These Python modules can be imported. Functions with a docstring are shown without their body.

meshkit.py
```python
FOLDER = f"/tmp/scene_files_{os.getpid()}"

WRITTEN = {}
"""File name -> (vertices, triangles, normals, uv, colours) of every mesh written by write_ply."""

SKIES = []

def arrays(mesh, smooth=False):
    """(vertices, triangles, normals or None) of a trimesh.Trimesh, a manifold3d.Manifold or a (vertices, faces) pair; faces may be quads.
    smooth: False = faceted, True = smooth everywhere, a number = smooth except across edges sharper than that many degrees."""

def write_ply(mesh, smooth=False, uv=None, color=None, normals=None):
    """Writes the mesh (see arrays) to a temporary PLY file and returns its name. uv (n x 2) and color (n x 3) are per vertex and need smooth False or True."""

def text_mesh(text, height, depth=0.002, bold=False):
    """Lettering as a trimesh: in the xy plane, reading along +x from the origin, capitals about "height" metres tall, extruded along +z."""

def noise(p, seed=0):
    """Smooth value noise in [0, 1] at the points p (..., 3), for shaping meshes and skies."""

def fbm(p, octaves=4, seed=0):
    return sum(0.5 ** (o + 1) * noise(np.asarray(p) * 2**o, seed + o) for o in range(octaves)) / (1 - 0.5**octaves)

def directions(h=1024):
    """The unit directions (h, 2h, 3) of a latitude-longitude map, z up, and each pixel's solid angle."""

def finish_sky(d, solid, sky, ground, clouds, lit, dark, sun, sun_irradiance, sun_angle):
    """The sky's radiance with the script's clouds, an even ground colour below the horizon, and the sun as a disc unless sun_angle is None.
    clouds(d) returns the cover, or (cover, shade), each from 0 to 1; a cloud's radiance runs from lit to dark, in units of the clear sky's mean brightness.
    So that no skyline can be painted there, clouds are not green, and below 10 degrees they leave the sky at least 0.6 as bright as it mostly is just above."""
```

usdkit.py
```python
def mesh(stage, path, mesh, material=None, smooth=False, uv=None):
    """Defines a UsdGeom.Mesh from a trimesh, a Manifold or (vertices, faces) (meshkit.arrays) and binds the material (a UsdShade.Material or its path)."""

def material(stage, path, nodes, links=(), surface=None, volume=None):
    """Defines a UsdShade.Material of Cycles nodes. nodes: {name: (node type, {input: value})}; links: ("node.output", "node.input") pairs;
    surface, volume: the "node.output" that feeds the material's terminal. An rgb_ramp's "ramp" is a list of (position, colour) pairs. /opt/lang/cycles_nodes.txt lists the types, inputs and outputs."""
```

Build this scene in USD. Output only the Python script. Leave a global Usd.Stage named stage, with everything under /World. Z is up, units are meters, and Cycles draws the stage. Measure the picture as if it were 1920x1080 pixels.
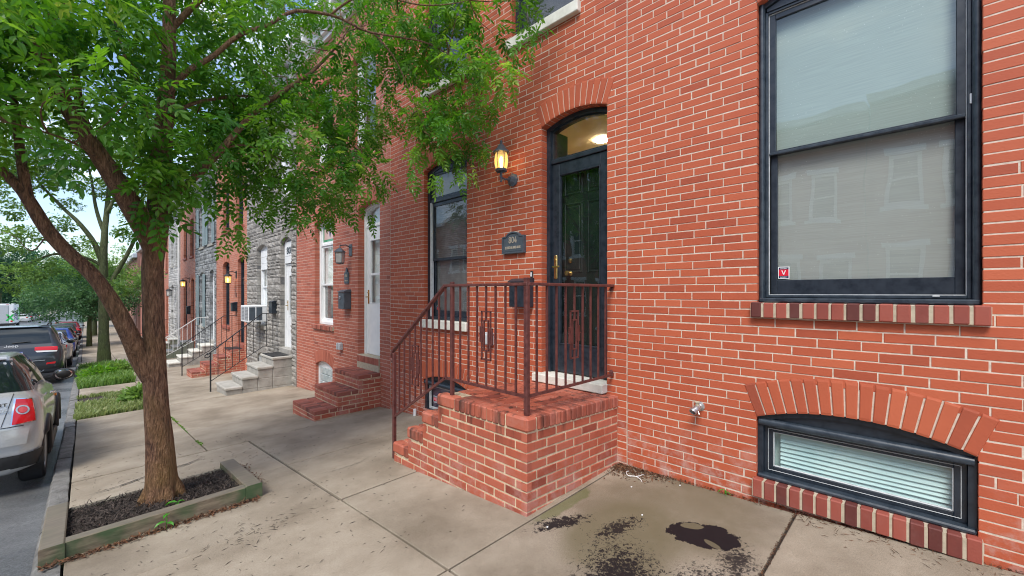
import math, random, numpy as np, trimesh, manifold3d, usdkit, meshkit
from scipy.interpolate import PchipInterpolator
from shapely.geometry import Polygon, box as sbox
from shapely.ops import unary_union
from pxr import Usd, UsdGeom, UsdLux, UsdShade, Gf, Sdf, Vt

# ------------------------------------------------------------------ stage, camera, sky, sun, exposure
EXPOSURE = 1.35
SKY_STRENGTH = .10
SUN_INT, SUN_ANGLE = .35, 24.
stage = Usd.Stage.CreateInMemory()
WORLD = UsdGeom.Xform.Define(stage, '/World')
UsdGeom.Scope.Define(stage, '/World/Looks')
random.seed(7)
rng = np.random.default_rng(7)

EYE = 1.60
F2, R2 = np.array([.7120, .7022]), np.array([.7022, -.7120])     # view direction and its right, on plan
cam = UsdGeom.Camera.Define(stage, '/World/camera')
cam.CreateHorizontalApertureAttr(36.0)
cam.CreateFocalLengthAttr(790 / 1920 * 36.0)
cam.CreateVerticalApertureOffsetAttr(9 / 1920 * 36.0)
cam.CreateClippingRangeAttr(Gf.Vec2f(0.05, 5000))
cam.CreateExposureAttr(EXPOSURE)
M = Gf.Matrix4d(R2[0], R2[1], 0, 0, 0, 0, 1, 0, -F2[0], -F2[1], 0, 0, 0, 0, EYE, 1)
UsdGeom.Xformable(cam).AddTransformOp().Set(M)

SUN = np.array([-.62, -.30, .90]); SUN /= np.linalg.norm(SUN)
SUN_EL, SUN_ROT = math.asin(SUN[2]), math.atan2(SUN[0], SUN[1])
sky_mat = usdkit.material(stage, '/World/Looks/sky_look', {
    'tc': ('texture_coordinate', {}),
    'sk': ('sky_texture', {'sky_type': 'single_scattering', 'sun_disc': False, 'sun_elevation': SUN_EL, 'sun_rotation': SUN_ROT, 'aerosol_density': 1.0, 'air_density': 1.0}),
    'mp': ('mapping', {'scale': (1.0, 1.0, 2.6)}),
    'n1': ('noise_texture', {'scale': 2.1, 'detail': 8.0, 'roughness': 0.56}),
    'rr': ('rgb_ramp', {'ramp': [(0, (0, 0, 0)), (.50, (0, 0, 0)), (.68, (1, 1, 1)), (1, (1, 1, 1))]}),
    'mx': ('mix', {'color2': (8.2, 8.5, 9.0)}),
    'bg': ('background_shader', {'strength': SKY_STRENGTH}),
}, [('tc.generated', 'mp.vector'), ('mp.vector', 'n1.vector'), ('n1.fac', 'rr.fac'), ('rr.color', 'mx.fac'), ('sk.color', 'mx.color1'), ('mx.color', 'bg.color')], surface='bg.background')
dome = UsdLux.DomeLight.Define(stage, '/World/sky')
UsdShade.MaterialBindingAPI.Apply(dome.GetPrim()).Bind(sky_mat)
dome.GetPrim().SetCustomDataByKey('kind', 'structure')
sun = UsdLux.DistantLight.Define(stage, '/World/sun')
sun.CreateNormalizeAttr(True); sun.CreateIntensityAttr(SUN_INT); sun.CreateAngleAttr(SUN_ANGLE); sun.CreateColorAttr(Gf.Vec3f(1, .95, .87))
UsdGeom.Xformable(sun).AddTransformOp().Set(Gf.Matrix4d(Gf.Rotation(Gf.Vec3d(0, 0, 1), Gf.Vec3d(*map(float, SUN))), Gf.Vec3d(0, 0, 0)))

# ------------------------------------------------------------------ helpers
USED = {}
def uname(parent, name):
    key = (parent, name)
    n = USED.get(key, -1) + 1
    USED[key] = n
    return name if n == 0 else f'{name}_{n:03d}'
def tag(p, label=None, cat=None, group=None, kind=None):
    for k, v in (('label', label), ('category', cat), ('group', group), ('kind', kind)):
        if v: p.SetCustomDataByKey(k, v)
    return p
def pth(parent):
    return '/World' if parent is None else (parent if isinstance(parent, str) else str(parent.GetPath()))
def thing(name, label, cat, loc=(0, 0, 0), group=None, kind=None, parent=None, yaw=0):
    pp = pth(parent)
    x = UsdGeom.Xform.Define(stage, f'{pp}/{uname(pp, name)}')
    if any(loc) : x.AddTranslateOp().Set(Gf.Vec3d(*map(float, loc)))
    if yaw: x.AddRotateZOp().Set(yaw)
    return tag(x.GetPrim(), label, cat, group, kind)

class MB:
    """collects triangles; build() makes them one mesh"""
    def __init__(s): s.v, s.f, s.t, s.n = [], [], [], 0
    def add(s, v, f, tone=.5, tone2=.5):
        v = np.asarray(v, float); f = np.asarray(f, int)
        if f.shape[1] == 4: f = np.vstack([f[:, [0, 1, 2]], f[:, [0, 2, 3]]])
        s.v.append(v); s.f.append(f + s.n); s.n += len(v)
        if np.ndim(tone) == 2: s.t.append(np.asarray(tone))
        else: s.t.append(np.tile((tone, tone2), (len(v), 1)))
        return s
    def tm(s, m, tone=.5):
        if hasattr(m, 'to_mesh'):
            q = m.to_mesh(); return s.add(q.vert_properties[:, :3], q.tri_verts, tone)
        return s.add(m.vertices, m.faces, tone)
    def mb(s, o):
        for v, f, t in o.parts(): s.add(v, f, t)
        return s
    def parts(s):
        n = 0
        for v, f, t in zip(s.v, s.f, s.t):
            yield v, f - n, t
            n += len(v)
    def arrays(s): return np.vstack(s.v), np.vstack(s.f), np.vstack(s.t)
    def warp(s, fn):
        s.v = [fn(v) for v in s.v]; return s
    def build(s, name, mat, parent=None, label=None, cat=None, group=None, kind=None, smooth=False, loc=None):
        if not s.v: return None
        v, f, t = s.arrays(); pp = pth(parent)
        if loc is not None: v = v - np.asarray(loc, float)
        if smooth is False: m = usdkit.mesh(stage, f'{pp}/{uname(pp, name)}', (v, f), mat, smooth=False, uv=t)
        elif smooth is True: m = usdkit.mesh(stage, f'{pp}/{uname(pp, name)}', (v, f), mat, smooth=True, uv=t)
        else: m = usdkit.mesh(stage, f'{pp}/{uname(pp, name)}', (v, f), mat, smooth=smooth)
        if loc is not None: m.AddTranslateOp().Set(Gf.Vec3d(*map(float, loc)))
        return tag(m.GetPrim(), label, cat, group, kind)
    # ---- shapes
    def box(s, lo, hi, tone=.5, c=0.0):
        lo, hi = np.minimum(lo, hi), np.maximum(lo, hi)
        return s.obox((lo + hi) / 2, (hi - lo) / 2, tone=tone, c=c)
    def obox(s, c0, h, ax=None, tone=.5, c=0.0):
        h = np.asarray(h, float)
        if c > 0:
            c = min(c, *(h * .8)); v = CBV[0] * (h - c) + CBV[1] * c; f = CBF
        else: v, f = BV * h, BF
        if ax is not None: v = v @ np.asarray(ax)
        return s.add(v + np.asarray(c0, float), f, tone)
    def bar(s, p0, p1, w, h, up=(0, 0, 1), tone=.5, c=0.0):
        p0, p1 = np.asarray(p0, float), np.asarray(p1, float); d = p1 - p0; L = np.linalg.norm(d); d /= L
        up = np.asarray(up, float)
        if abs(d @ up) > .95: up = np.array([0, 1., 0])
        a = np.cross(d, up); a /= np.linalg.norm(a); b = np.cross(a, d)
        return s.obox((p0 + p1) / 2, (L / 2, w / 2, h / 2), np.array([d, -a, b]), tone, c)
    def tube(s, pts, r, n=8, tone=.5, caps=True, noise=None):
        p = np.asarray(pts, float); k = len(p); r = np.broadcast_to(np.asarray(r, float), (k,))
        t = np.gradient(p, axis=0); t /= np.linalg.norm(t, axis=1, keepdims=True) + 1e-12
        a = np.zeros_like(t); ref = np.array([1., 0, 0]) if abs(t[0][0]) < .8 else np.array([0, 1., 0])
        for i in range(k):
            ref = ref - t[i] * (ref @ t[i]); ref /= np.linalg.norm(ref); a[i] = ref
        b = np.cross(t, a); th = np.arange(n) * 2 * np.pi / n
        rr = np.tile(r[:, None], (1, n))
        if noise is not None: rr = rr * noise(p, th)
        v = p[:, None] + rr[..., None] * (np.cos(th)[None, :, None] * a[:, None] + np.sin(th)[None, :, None] * b[:, None])
        v = v.reshape(-1, 3)
        i, j = np.meshgrid(np.arange(k - 1), np.arange(n), indexing='ij'); j2 = (j + 1) % n
        q = np.stack([i * n + j, i * n + j2, (i + 1) * n + j2, (i + 1) * n + j], -1).reshape(-1, 4)
        f = np.vstack([q[:, [0, 1, 2]], q[:, [0, 2, 3]]])
        if caps:
            v = np.vstack([v, p[0], p[-1]]); c0, c1 = k * n, k * n + 1; jj = np.arange(n); j2 = (jj + 1) % n
            f = np.vstack([f, np.stack([np.full(n, c0), j2, jj], 1), np.stack([np.full(n, c1), (k - 1) * n + jj, (k - 1) * n + j2], 1)])
        return s.add(v, f, tone)
    def cyl(s, p0, p1, r, n=12, r1=None, tone=.5):
        return s.tube([p0, p1], [r, r if r1 is None else r1], n, tone)
    def lathe(s, prof, c0, n=16, axis=(0, 0, 1), tone=.5):
        prof = np.asarray(prof, float); ax = np.asarray(axis, float); ax /= np.linalg.norm(ax)
        a = np.cross(ax, [1., 0, 0] if abs(ax[0]) < .8 else [0, 1., 0]); a /= np.linalg.norm(a); b = np.cross(ax, a)
        th = np.arange(n) * 2 * np.pi / n; k = len(prof)
        v = np.asarray(c0, float) + prof[:, 1][:, None, None] * ax + prof[:, 0][:, None, None] * (np.cos(th)[None, :, None] * a + np.sin(th)[None, :, None] * b)
        i, j = np.meshgrid(np.arange(k - 1), np.arange(n), indexing='ij'); j2 = (j + 1) % n
        q = np.stack([i * n + j, i * n + j2, (i + 1) * n + j2, (i + 1) * n + j], -1).reshape(-1, 4)
        return s.add(v.reshape(-1, 3), q, tone)
    def poly(s, pg, x0, x1, tone=.5):
        """a shapely polygon in (y, z) as a slab from x0 to x1"""
        for g in getattr(pg, 'geoms', [pg]):
            if g.is_empty or g.area < 1e-7: continue
            m = trimesh.creation.extrude_polygon(g, abs(x1 - x0), engine='earcut')
            v = m.vertices
            s.add(np.stack([v[:, 2] + min(x0, x1), v[:, 0], v[:, 1]], 1), m.faces, tone)
        return s
    def sheet(s, fn, us, vs, tone=.5):
        """grid surface fn(u, v) -> points, normal along dU x dV"""
        U, V = np.meshgrid(us, vs, indexing='ij'); p = fn(U.ravel(), V.ravel()); nv = len(vs)
        i, j = np.meshgrid(np.arange(len(us) - 1), np.arange(nv - 1), indexing='ij')
        q = np.stack([i * nv + j, (i + 1) * nv + j, (i + 1) * nv + j + 1, i * nv + j + 1], -1).reshape(-1, 4)
        return s.add(p, q, tone)
_b = trimesh.creation.box((2, 2, 2)); BV, BF = np.array(_b.vertices), np.array(_b.faces)
_pts, _sg, _of = [], [], []
for sx in (-1, 1):
    for sy in (-1, 1):
        for sz in (-1, 1):
            for k in range(3):
                o = np.zeros(3); o[k] = (sx, sy, sz)[k]
                _sg.append((sx, sy, sz)); _of.append(o)
CBV = (np.array(_sg, float), np.array(_of))
_h = trimesh.Trimesh(CBV[0] * .9 + CBV[1] * .1, [[0, 1, 2]], process=False).convex_hull
_src = CBV[0] * .9 + CBV[1] * .1
_map = np.array([np.argmin(np.linalg.norm(_src - v, axis=1)) for v in _h.vertices]); CBF = _map[_h.faces]

def at(px, py, S):
    """the point of the street S metres ahead that the photograph shows at (px, py)"""
    u, v = (px - 960) / 790, (549 - py) / 790
    dx, dy = F2[0] + R2[0] * u, F2[1] + R2[1] * u
    t = S / dy
    return np.array([t * dx, S, EYE + t * v])
def proj(p):
    p = np.atleast_2d(p); d = p[:, :2] @ F2; r = p[:, :2] @ R2
    d = np.where(d > .05, d, np.nan)
    return 960 + 790 * r / d, 549 - 790 * (p[:, 2] - EYE) / d, d

# ------------------------------------------------------------------ materials
def mat(name, nodes, links, surface='p.BSDF'):
    return usdkit.material(stage, '/World/Looks/' + name, nodes, links, surface)
def pmat(name, c1, c2=None, scale=8, rough=.6, rough2=None, bump=0., bscale=60, detail=5, metallic=0., coat=0., spec=.5, dist=.02, tone=None, lo=.35, hi=.65, stretch=None):
    """noise-mottled principled material; tone=(dark, light): multiplies by the st.x of each piece"""
    c2 = c2 or tuple(min(1, x * 1.25) for x in c1)
    N = {'g': ('geometry', {}), 'n': ('noise_texture', {'scale': scale, 'detail': detail, 'roughness': .6}),
         'r': ('rgb_ramp', {'ramp': [(0, c1), (lo, c1), (hi, c2), (1, c2)]}),
         'p': ('principled_bsdf', {'roughness': rough, 'metallic': metallic, 'coat_weight': coat, 'specular_ior_level': spec})}
    L = [('n.fac', 'r.fac')]
    if stretch:
        N['mp'] = ('mapping', {'scale': stretch}); L += [('g.position', 'mp.vector'), ('mp.vector', 'n.vector')]; V = 'mp.vector'
    else: L += [('g.position', 'n.vector')]; V = 'g.position'
    out = 'r.color'
    if tone:
        N['uv'] = ('uvmap', {'attribute': 'st'}); N['sx'] = ('separate_xyz', {}); N['tr'] = ('map_range', {'to_min': tone[0], 'to_max': tone[1]})
        N['tm'] = ('vector_math', {'math_type': 'scale'})
        L += [('uv.UV', 'sx.vector'), ('sx.x', 'tr.value'), (out, 'tm.vector1'), ('tr.result', 'tm.scale')]; out = 'tm.vector'
    L += [(out, 'p.base_color')]
    if rough2 is not None:
        N['rm'] = ('map_range', {'from_min': .35, 'from_max': .65, 'to_min': rough, 'to_max': rough2, 'clamp': True}); L += [('n.fac', 'rm.value'), ('rm.result', 'p.roughness')]
    if bump:
        N['n2'] = ('noise_texture', {'scale': bscale, 'detail': 6., 'roughness': .65}); N['b'] = ('bump', {'strength': bump, 'distance': dist})
        L += [(V, 'n2.vector'), ('n2.fac', 'b.height'), ('b.normal', 'p.normal')]
    return mat(name, N, L)
def brick_mat(name, dark, mid, light, frost=.35, z0=-3, z1=-2, rough=.62, frost_col=(.50, .40, .36), streak=None):
    """per-brick tone (st.x), mottling, pits and pale salt bloom between heights z0..z1"""
    N = {'g': ('geometry', {}), 'uv': ('uvmap', {'attribute': 'st'}), 'sx': ('separate_xyz', {}),
         'n': ('noise_texture', {'scale': 9., 'detail': 6., 'roughness': .62}),
         'n3': ('noise_texture', {'scale': 1.1, 'detail': 3.}),
         'a': ('math', {'math_type': 'multiply_add', 'value2': .26, 'value3': -.13}),
         'a3': ('math', {'math_type': 'multiply_add', 'value2': .22, 'value3': -.11}),
         's1': ('math', {'math_type': 'add'}), 's2': ('math', {'math_type': 'add'}),
         'r': ('rgb_ramp', {'ramp': [(0, dark), (.18, dark), (.45, mid), (.75, light), (1, tuple(x * 1.08 for x in light))]}),
         'n2': ('noise_texture', {'scale': 7., 'detail': 7., 'roughness': .7}),
         'fr': ('map_range', {'from_min': .47, 'from_max': .70, 'to_min': 0, 'to_max': 1, 'clamp': True}),
         'px': ('separate_xyz', {}), 'zr': ('map_range', {'range_type': 'smoothstep', 'from_min': z0, 'from_max': z1, 'to_min': frost, 'to_max': .0, 'clamp': True}),
         'fm': ('math', {'math_type': 'multiply'}), 'mx': ('mix', {'color2': frost_col}),
         'nb': ('noise_texture', {'scale': 90., 'detail': 5., 'roughness': .7}), 'b': ('bump', {'strength': .5, 'distance': .004}),
         'p': ('principled_bsdf', {'roughness': rough, 'specular_ior_level': .35})}
    L = [('g.position', 'n.vector'), ('g.position', 'n3.vector'), ('g.position', 'n2.vector'), ('g.position', 'nb.vector'), ('uv.UV', 'sx.vector'),
         ('n.fac', 'a.value1'), ('n3.fac', 'a3.value1'), ('sx.x', 's1.value1'), ('a.value', 's1.value2'), ('s1.value', 's2.value1'), ('a3.value', 's2.value2'), ('s2.value', 'r.fac'),
         ('n2.fac', 'fr.value'), ('g.position', 'px.vector'), ('px.z', 'zr.value'), ('fr.result', 'fm.value1'), ('zr.result', 'fm.value2'), ('fm.value', 'mx.fac'),
         ('r.color', 'mx.color1'), ('nb.fac', 'b.height'), ('b.normal', 'p.normal')]
    if streak:                          # black run-off streaks below an edge, between heights streak[0]..streak[1]
        N['smp'] = ('mapping', {'scale': (11., 11., 1.3)}); N['sn'] = ('noise_texture', {'scale': 1., 'detail': 4., 'roughness': .6}); N['sr'] = ('map_range', {'from_min': .52, 'from_max': .66, 'to_max': streak[2], 'clamp': True})
        N['sz'] = ('map_range', {'range_type': 'smoothstep', 'from_min': streak[0], 'from_max': streak[1], 'clamp': True}); N['sm'] = ('math', {'math_type': 'multiply'}); N['sx2'] = ('mix', {'color2': (.022, .018, .016)})
        L += [('g.position', 'smp.vector'), ('smp.vector', 'sn.vector'), ('sn.fac', 'sr.value'), ('px.z', 'sz.value'), ('sr.result', 'sm.value1'), ('sz.result', 'sm.value2'), ('sm.value', 'sx2.fac'), ('mx.color', 'sx2.color1'), ('sx2.color', 'p.base_color')]
    else: L.append(('mx.color', 'p.base_color'))
    return mat(name, N, L)
def glass_mat(name, tint=(.985, .99, .988), rough=.0, drops=0., base=.0):
    N = {'t': ('transparent_bsdf', {'color': tint}), 'gl': ('glossy_bsdf', {'color': (1, 1, 1), 'roughness': rough}), 'lw': ('layer_weight', {'blend': .5}), 'p5': ('math', {'math_type': 'power', 'value2': 5.}),
         'f': ('math', {'math_type': 'multiply_add', 'value2': .95, 'value3': .045}), 'm': ('mix_closure', {})}
    L = [('t.BSDF', 'm.closure1'), ('gl.BSDF', 'm.closure2'), ('lw.facing', 'p5.value1'), ('p5.value', 'f.value1'), ('f.value', 'm.fac')]
    N['g'] = ('geometry', {}); N['n'] = ('noise_texture', {'scale': 3., 'detail': 1.}); N['b'] = ('bump', {'strength': .06, 'distance': .02})
    L += [('g.position', 'n.vector'), ('n.fac', 'b.height'), ('b.normal', 'gl.normal')]
    return mat(name, N, L, 'm.closure')
K = {}
K['brick'] = brick_mat('red_brick', (.315, .066, .033), (.41, .089, .041), (.475, .115, .053), .85, .05, .75)
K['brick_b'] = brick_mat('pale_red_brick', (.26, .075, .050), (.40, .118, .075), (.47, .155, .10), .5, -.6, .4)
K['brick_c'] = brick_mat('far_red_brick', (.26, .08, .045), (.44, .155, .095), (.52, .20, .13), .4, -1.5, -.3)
K['arch_brick'] = brick_mat('arch_red_brick', (.30, .068, .036), (.41, .092, .043), (.465, .115, .054), .1, -3, -2)
K['sill_brick'] = brick_mat('sill_dark_brick', (.11, .030, .025), (.21, .050, .038), (.29, .072, .050), .08, -1, 3)
K['stoop_brick'] = brick_mat('stoop_brick', (.22, .050, .034), (.40, .100, .056), (.46, .135, .085), .95, .05, .62, .6, (.46, .235, .20), streak=(.42, .68, .75))
K['cap_brick'] = brick_mat('cap_brick', (.09, .040, .03), (.31, .080, .05), (.42, .115, .068), .2, .0, 3., streak=(.0, .3, .8))
K['step_brick'] = brick_mat('step_dark_brick', (.16, .05, .038), (.30, .085, .058), (.37, .115, .08), .3, -2, 2)
K['mortar'] = pmat('mortar', (.50, .41, .33), (.66, .57, .48), 30, .9, bump=.4, bscale=200, dist=.004)
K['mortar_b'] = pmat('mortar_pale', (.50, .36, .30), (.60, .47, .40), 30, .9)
K['stoop_mortar'] = pmat('stoop_mortar', (.50, .38, .25), (.66, .54, .38), 25, .9, bump=.4, bscale=200, dist=.004)
K['dark_mortar'] = pmat('sill_mortar', (.38, .33, .24), (.50, .43, .32), 25, .9)
K['stone'] = pmat('grey_formstone', (.215, .200, .180), (.385, .365, .335), 9, .8, bump=.8, bscale=35, dist=.015, tone=(.72, 1.15))
K['stone_b'] = pmat('dark_formstone', (.13, .14, .15), (.36, .37, .375), 7, .8, bump=.8, bscale=35, dist=.015, tone=(.6, 1.25))
K['stone_joint'] = pmat('formstone_joint', (.10, .10, .10), (.16, .155, .15), 20, .9)
K['concrete'] = pmat('step_concrete', (.27, .26, .235), (.40, .385, .35), 6, .8, bump=.5, bscale=120, dist=.004)
K['pale_concrete'] = pmat('pale_concrete', (.34, .325, .285), (.47, .45, .41), 6, .8, bump=.5, bscale=120, dist=.004)
K['green_concrete'] = pmat('mossy_concrete', (.20, .215, .14), (.33, .33, .28), 4, .85, bump=.5, bscale=120, dist=.004)
K['white_stone'] = pmat('white_sill_stone', (.56, .55, .49), (.70, .69, .63), 8, .7, bump=.3, bscale=60, dist=.004)
K['black_paint'] = pmat('blue_black_paint', (.012, .018, .026), (.022, .030, .042), 12, .28, .42, bump=.15, bscale=40, dist=.003)
K['slate_paint'] = pmat('slate_blue_paint', (.060, .078, .098), (.085, .105, .130), 15, .35, .5)
K['frame_paint'] = pmat('dark_frame_paint', (.020, .029, .040), (.036, .049, .064), 14, .25, .42, bump=.15, bscale=50, dist=.003)
K['white_paint'] = pmat('white_paint', (.72, .745, .76), (.80, .815, .82), 6, .4, .55)
K['pale_metal'] = pmat('pale_channel', (.40, .42, .43), (.52, .54, .55), 20, .45)
K['maroon'] = pmat('maroon_paint', (.070, .022, .020), (.135, .042, .036), 30, .34, .6, bump=.25, bscale=150, dist=.002)
K['black_iron'] = pmat('black_iron', (.012, .012, .014), (.03, .03, .032), 30, .4, .6)
K['white_iron'] = pmat('white_iron', (.62, .62, .60), (.75, .75, .73), 20, .45)
K['brass'] = pmat('brass', (.70, .48, .17), (.80, .60, .26), 20, .22, metallic=1.)
K['steel'] = pmat('weathered_steel', (.45, .46, .46), (.62, .63, .63), 40, .35, metallic=.9)
K['grey_plastic'] = pmat('grey_plastic', (.42, .44, .46), (.48, .50, .52), 10, .5)
K['green_door'] = pmat('dark_green_door', (.006, .013, .011), (.010, .019, .016), 10, .25)
K['glass'] = glass_mat('window_glass')
K['green_glass'] = glass_mat('greenish_glass', (.955, .985, .98))
K['lamp_glass'] = mat('amber_lamp_glass', {'p': ('principled_bsdf', {'base_color': (.95, .78, .45), 'roughness': .25, 'transmission_weight': .85, 'ior': 1.2, 'emission_color': (1, .62, .22), 'emission_strength': .12})}, [])
K['frost_glass'] = mat('frosted_lamp_glass', {'p': ('principled_bsdf', {'base_color': (.8, .8, .78), 'roughness': .4, 'transmission_weight': .6, 'ior': 1.3})}, [])
K['bulb'] = mat('lit_bulb', {'e': ('emission', {'color': (1, .66, .28), 'strength': 9.})}, [], 'e.emission')
K['dim_bulb'] = mat('dim_bulb', {'e': ('emission', {'color': (1, .66, .30), 'strength': 5.})}, [], 'e.emission')
K['ceiling_bulb'] = mat('ceiling_bulb', {'e': ('emission', {'color': (1, .84, .58), 'strength': 75.})}, [], 'e.emission')
K['hall_paint'] = pmat('cream_hall_paint', (.58, .46, .30), (.62, .50, .33), 4, .7)
K['dark_room'] = pmat('dark_room', (.02, .02, .022), (.03, .03, .03), 4, .8)
K['asphalt'] = None
def shade_mat(name, c, scale=220, amt=.06, speck=0.):
    a = tuple(x * (1 - amt) for x in c); b = tuple(min(1, x * (1 + amt)) for x in c)
    N = {'g': ('geometry', {}), 'mp': ('mapping', {'scale': (1, .02, 1)}), 'n': ('noise_texture', {'scale': scale, 'detail': 2.}), 'r': ('rgb_ramp', {'ramp': [(0, a), (.4, a), (.6, b), (1, b)]}),
         'v': ('voronoi_texture', {'scale': 45.}), 'vr': ('rgb_ramp', {'ramp': [(0, (1, 1, 1)), (.10, (1, 1, 1)), (.14, (0, 0, 0)), (1, (0, 0, 0))]}),
         'n2': ('noise_texture', {'scale': 5.}), 'mr': ('map_range', {'from_min': .45, 'from_max': .6, 'to_max': speck, 'clamp': True}), 'mm': ('math', {'math_type': 'multiply'}),
         'mx': ('mix', {'color2': (.75, .78, .78)}), 'p': ('principled_bsdf', {'roughness': .75})}
    L = [('g.position', 'mp.vector'), ('mp.vector', 'n.vector'), ('n.fac', 'r.fac'), ('g.position', 'v.vector'), ('v.distance', 'vr.fac'), ('vr.color', 'mm.value1'), ('g.position', 'n2.vector'), ('n2.fac', 'mr.value'),
         ('mr.result', 'mm.value2'), ('mm.value', 'mx.fac'), ('r.color', 'mx.color1'), ('mx.color', 'p.base_color')]
    return mat(name, N, L)
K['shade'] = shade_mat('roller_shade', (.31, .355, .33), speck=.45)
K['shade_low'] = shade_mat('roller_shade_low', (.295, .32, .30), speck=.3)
K['beige_shade'] = shade_mat('beige_shade', (.26, .235, .17))
K['blind'] = pmat('white_blind', (.62, .68, .67), (.70, .76, .75), 5, .5)
K['mint_blind'] = pmat('mint_blind', (.40, .60, .60), (.48, .67, .66), 3, .45)
K['grey_blind'] = pmat('grey_blind', (.13, .135, .135), (.19, .195, .195), 8, .6)
K['curtain'] = pmat('pale_curtain', (.68, .71, .71), (.78, .80, .79), 10, .8)
# ------------------------------------------------------------------ ground
WALL = 3.30            # the house fronts stand on x = WALL, the street runs along y
_hw = PchipInterpolator([-60, -30, -3, .89, 1.9, 3.7, 9.97, 14.1, 25, 40, 80, 140, 250, 500, 900], [-1.0, .2, 1.30, 1.457, 1.50, 1.62, 2.07, 2.29, 2.83, 3.40, 4.25, 5.7, 8.3, 14.3, 24.])
KERB_IN, KERB_OUT, KERB_FAR, FRONT_FAR = -.10, -.235, -8.8, -13.0
def walk_z(x, y): return EYE - _hw(y) - .02 * (WALL - np.asarray(x, float))
def road_z(x, y):
    x = np.asarray(x, float)
    return EYE - _hw(y) - .0707 - .125 + .018 * np.minimum(np.minimum(KERB_OUT - x, 4.2), np.maximum(x - KERB_FAR, -.5))
def ground_sheet(name, x0, x1, y0, y1, zf, material, nx, ny, off=0., parent=None, **kw):
    ys = np.unique(np.concatenate([np.linspace(y0, min(y1, 60), ny), np.linspace(min(y1, 60), y1, max(2, ny // 3))]))
    m = MB().sheet(lambda u, v: np.stack([u, v, zf(u, v) + off], 1), np.linspace(x0, x1, nx), ys)
    return m.build(name, material, parent, smooth=True, **kw)

# asphalt: wet in patches, worn pale, oil-dark seam along the gutter
K['asphalt'] = mat('wet_asphalt', {
    'g': ('geometry', {}), 'n': ('noise_texture', {'scale': .7, 'detail': 5.}), 'n2': ('noise_texture', {'scale': 55., 'detail': 6., 'roughness': .8}), 'n3': ('noise_texture', {'scale': 160., 'detail': 3.}),
    'r': ('rgb_ramp', {'ramp': [(0, (.085, .09, .095)), (.4, (.12, .125, .13)), (.6, (.19, .195, .20)), (1, (.24, .245, .245))]}),
    'r2': ('rgb_ramp', {'ramp': [(0, (.45, .45, .45)), (.38, (.55, .55, .55)), (.55, (1, 1, 1)), (.72, (1.7, 1.7, 1.65)), (1, (2.2, 2.2, 2.1))]}),
    'm': ('mix', {'mix_type': 'multiply', 'fac': 1.}), 'rr': ('map_range', {'from_min': .42, 'from_max': .58, 'to_min': .16, 'to_max': .42, 'clamp': True}),
    'b': ('bump', {'strength': .7, 'distance': .008}), 'p': ('principled_bsdf', {'roughness': .5})},
    [('g.position', 'n.vector'), ('g.position', 'n2.vector'), ('g.position', 'n3.vector'), ('n.fac', 'r.fac'), ('n2.fac', 'r2.fac'), ('r.color', 'm.color1'), ('r2.color', 'm.color2'), ('m.color', 'p.base_color'),
     ('n.fac', 'rr.value'), ('rr.result', 'p.roughness'), ('n2.fac', 'b.height'), ('b.normal', 'p.normal')])
K['soil'] = pmat('dark_soil', (.030, .022, .017), (.065, .050, .040), 30, .9, bump=.8, bscale=80, dist=.02)
K['terrain'] = pmat('earth', (.05, .06, .03), (.09, .10, .05), .4, .9)
K['kerb'] = pmat('kerb_stone', (.17, .165, .155), (.33, .325, .31), 7, .75, bump=.9, bscale=30, dist=.02, tone=(.75, 1.15))

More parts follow.
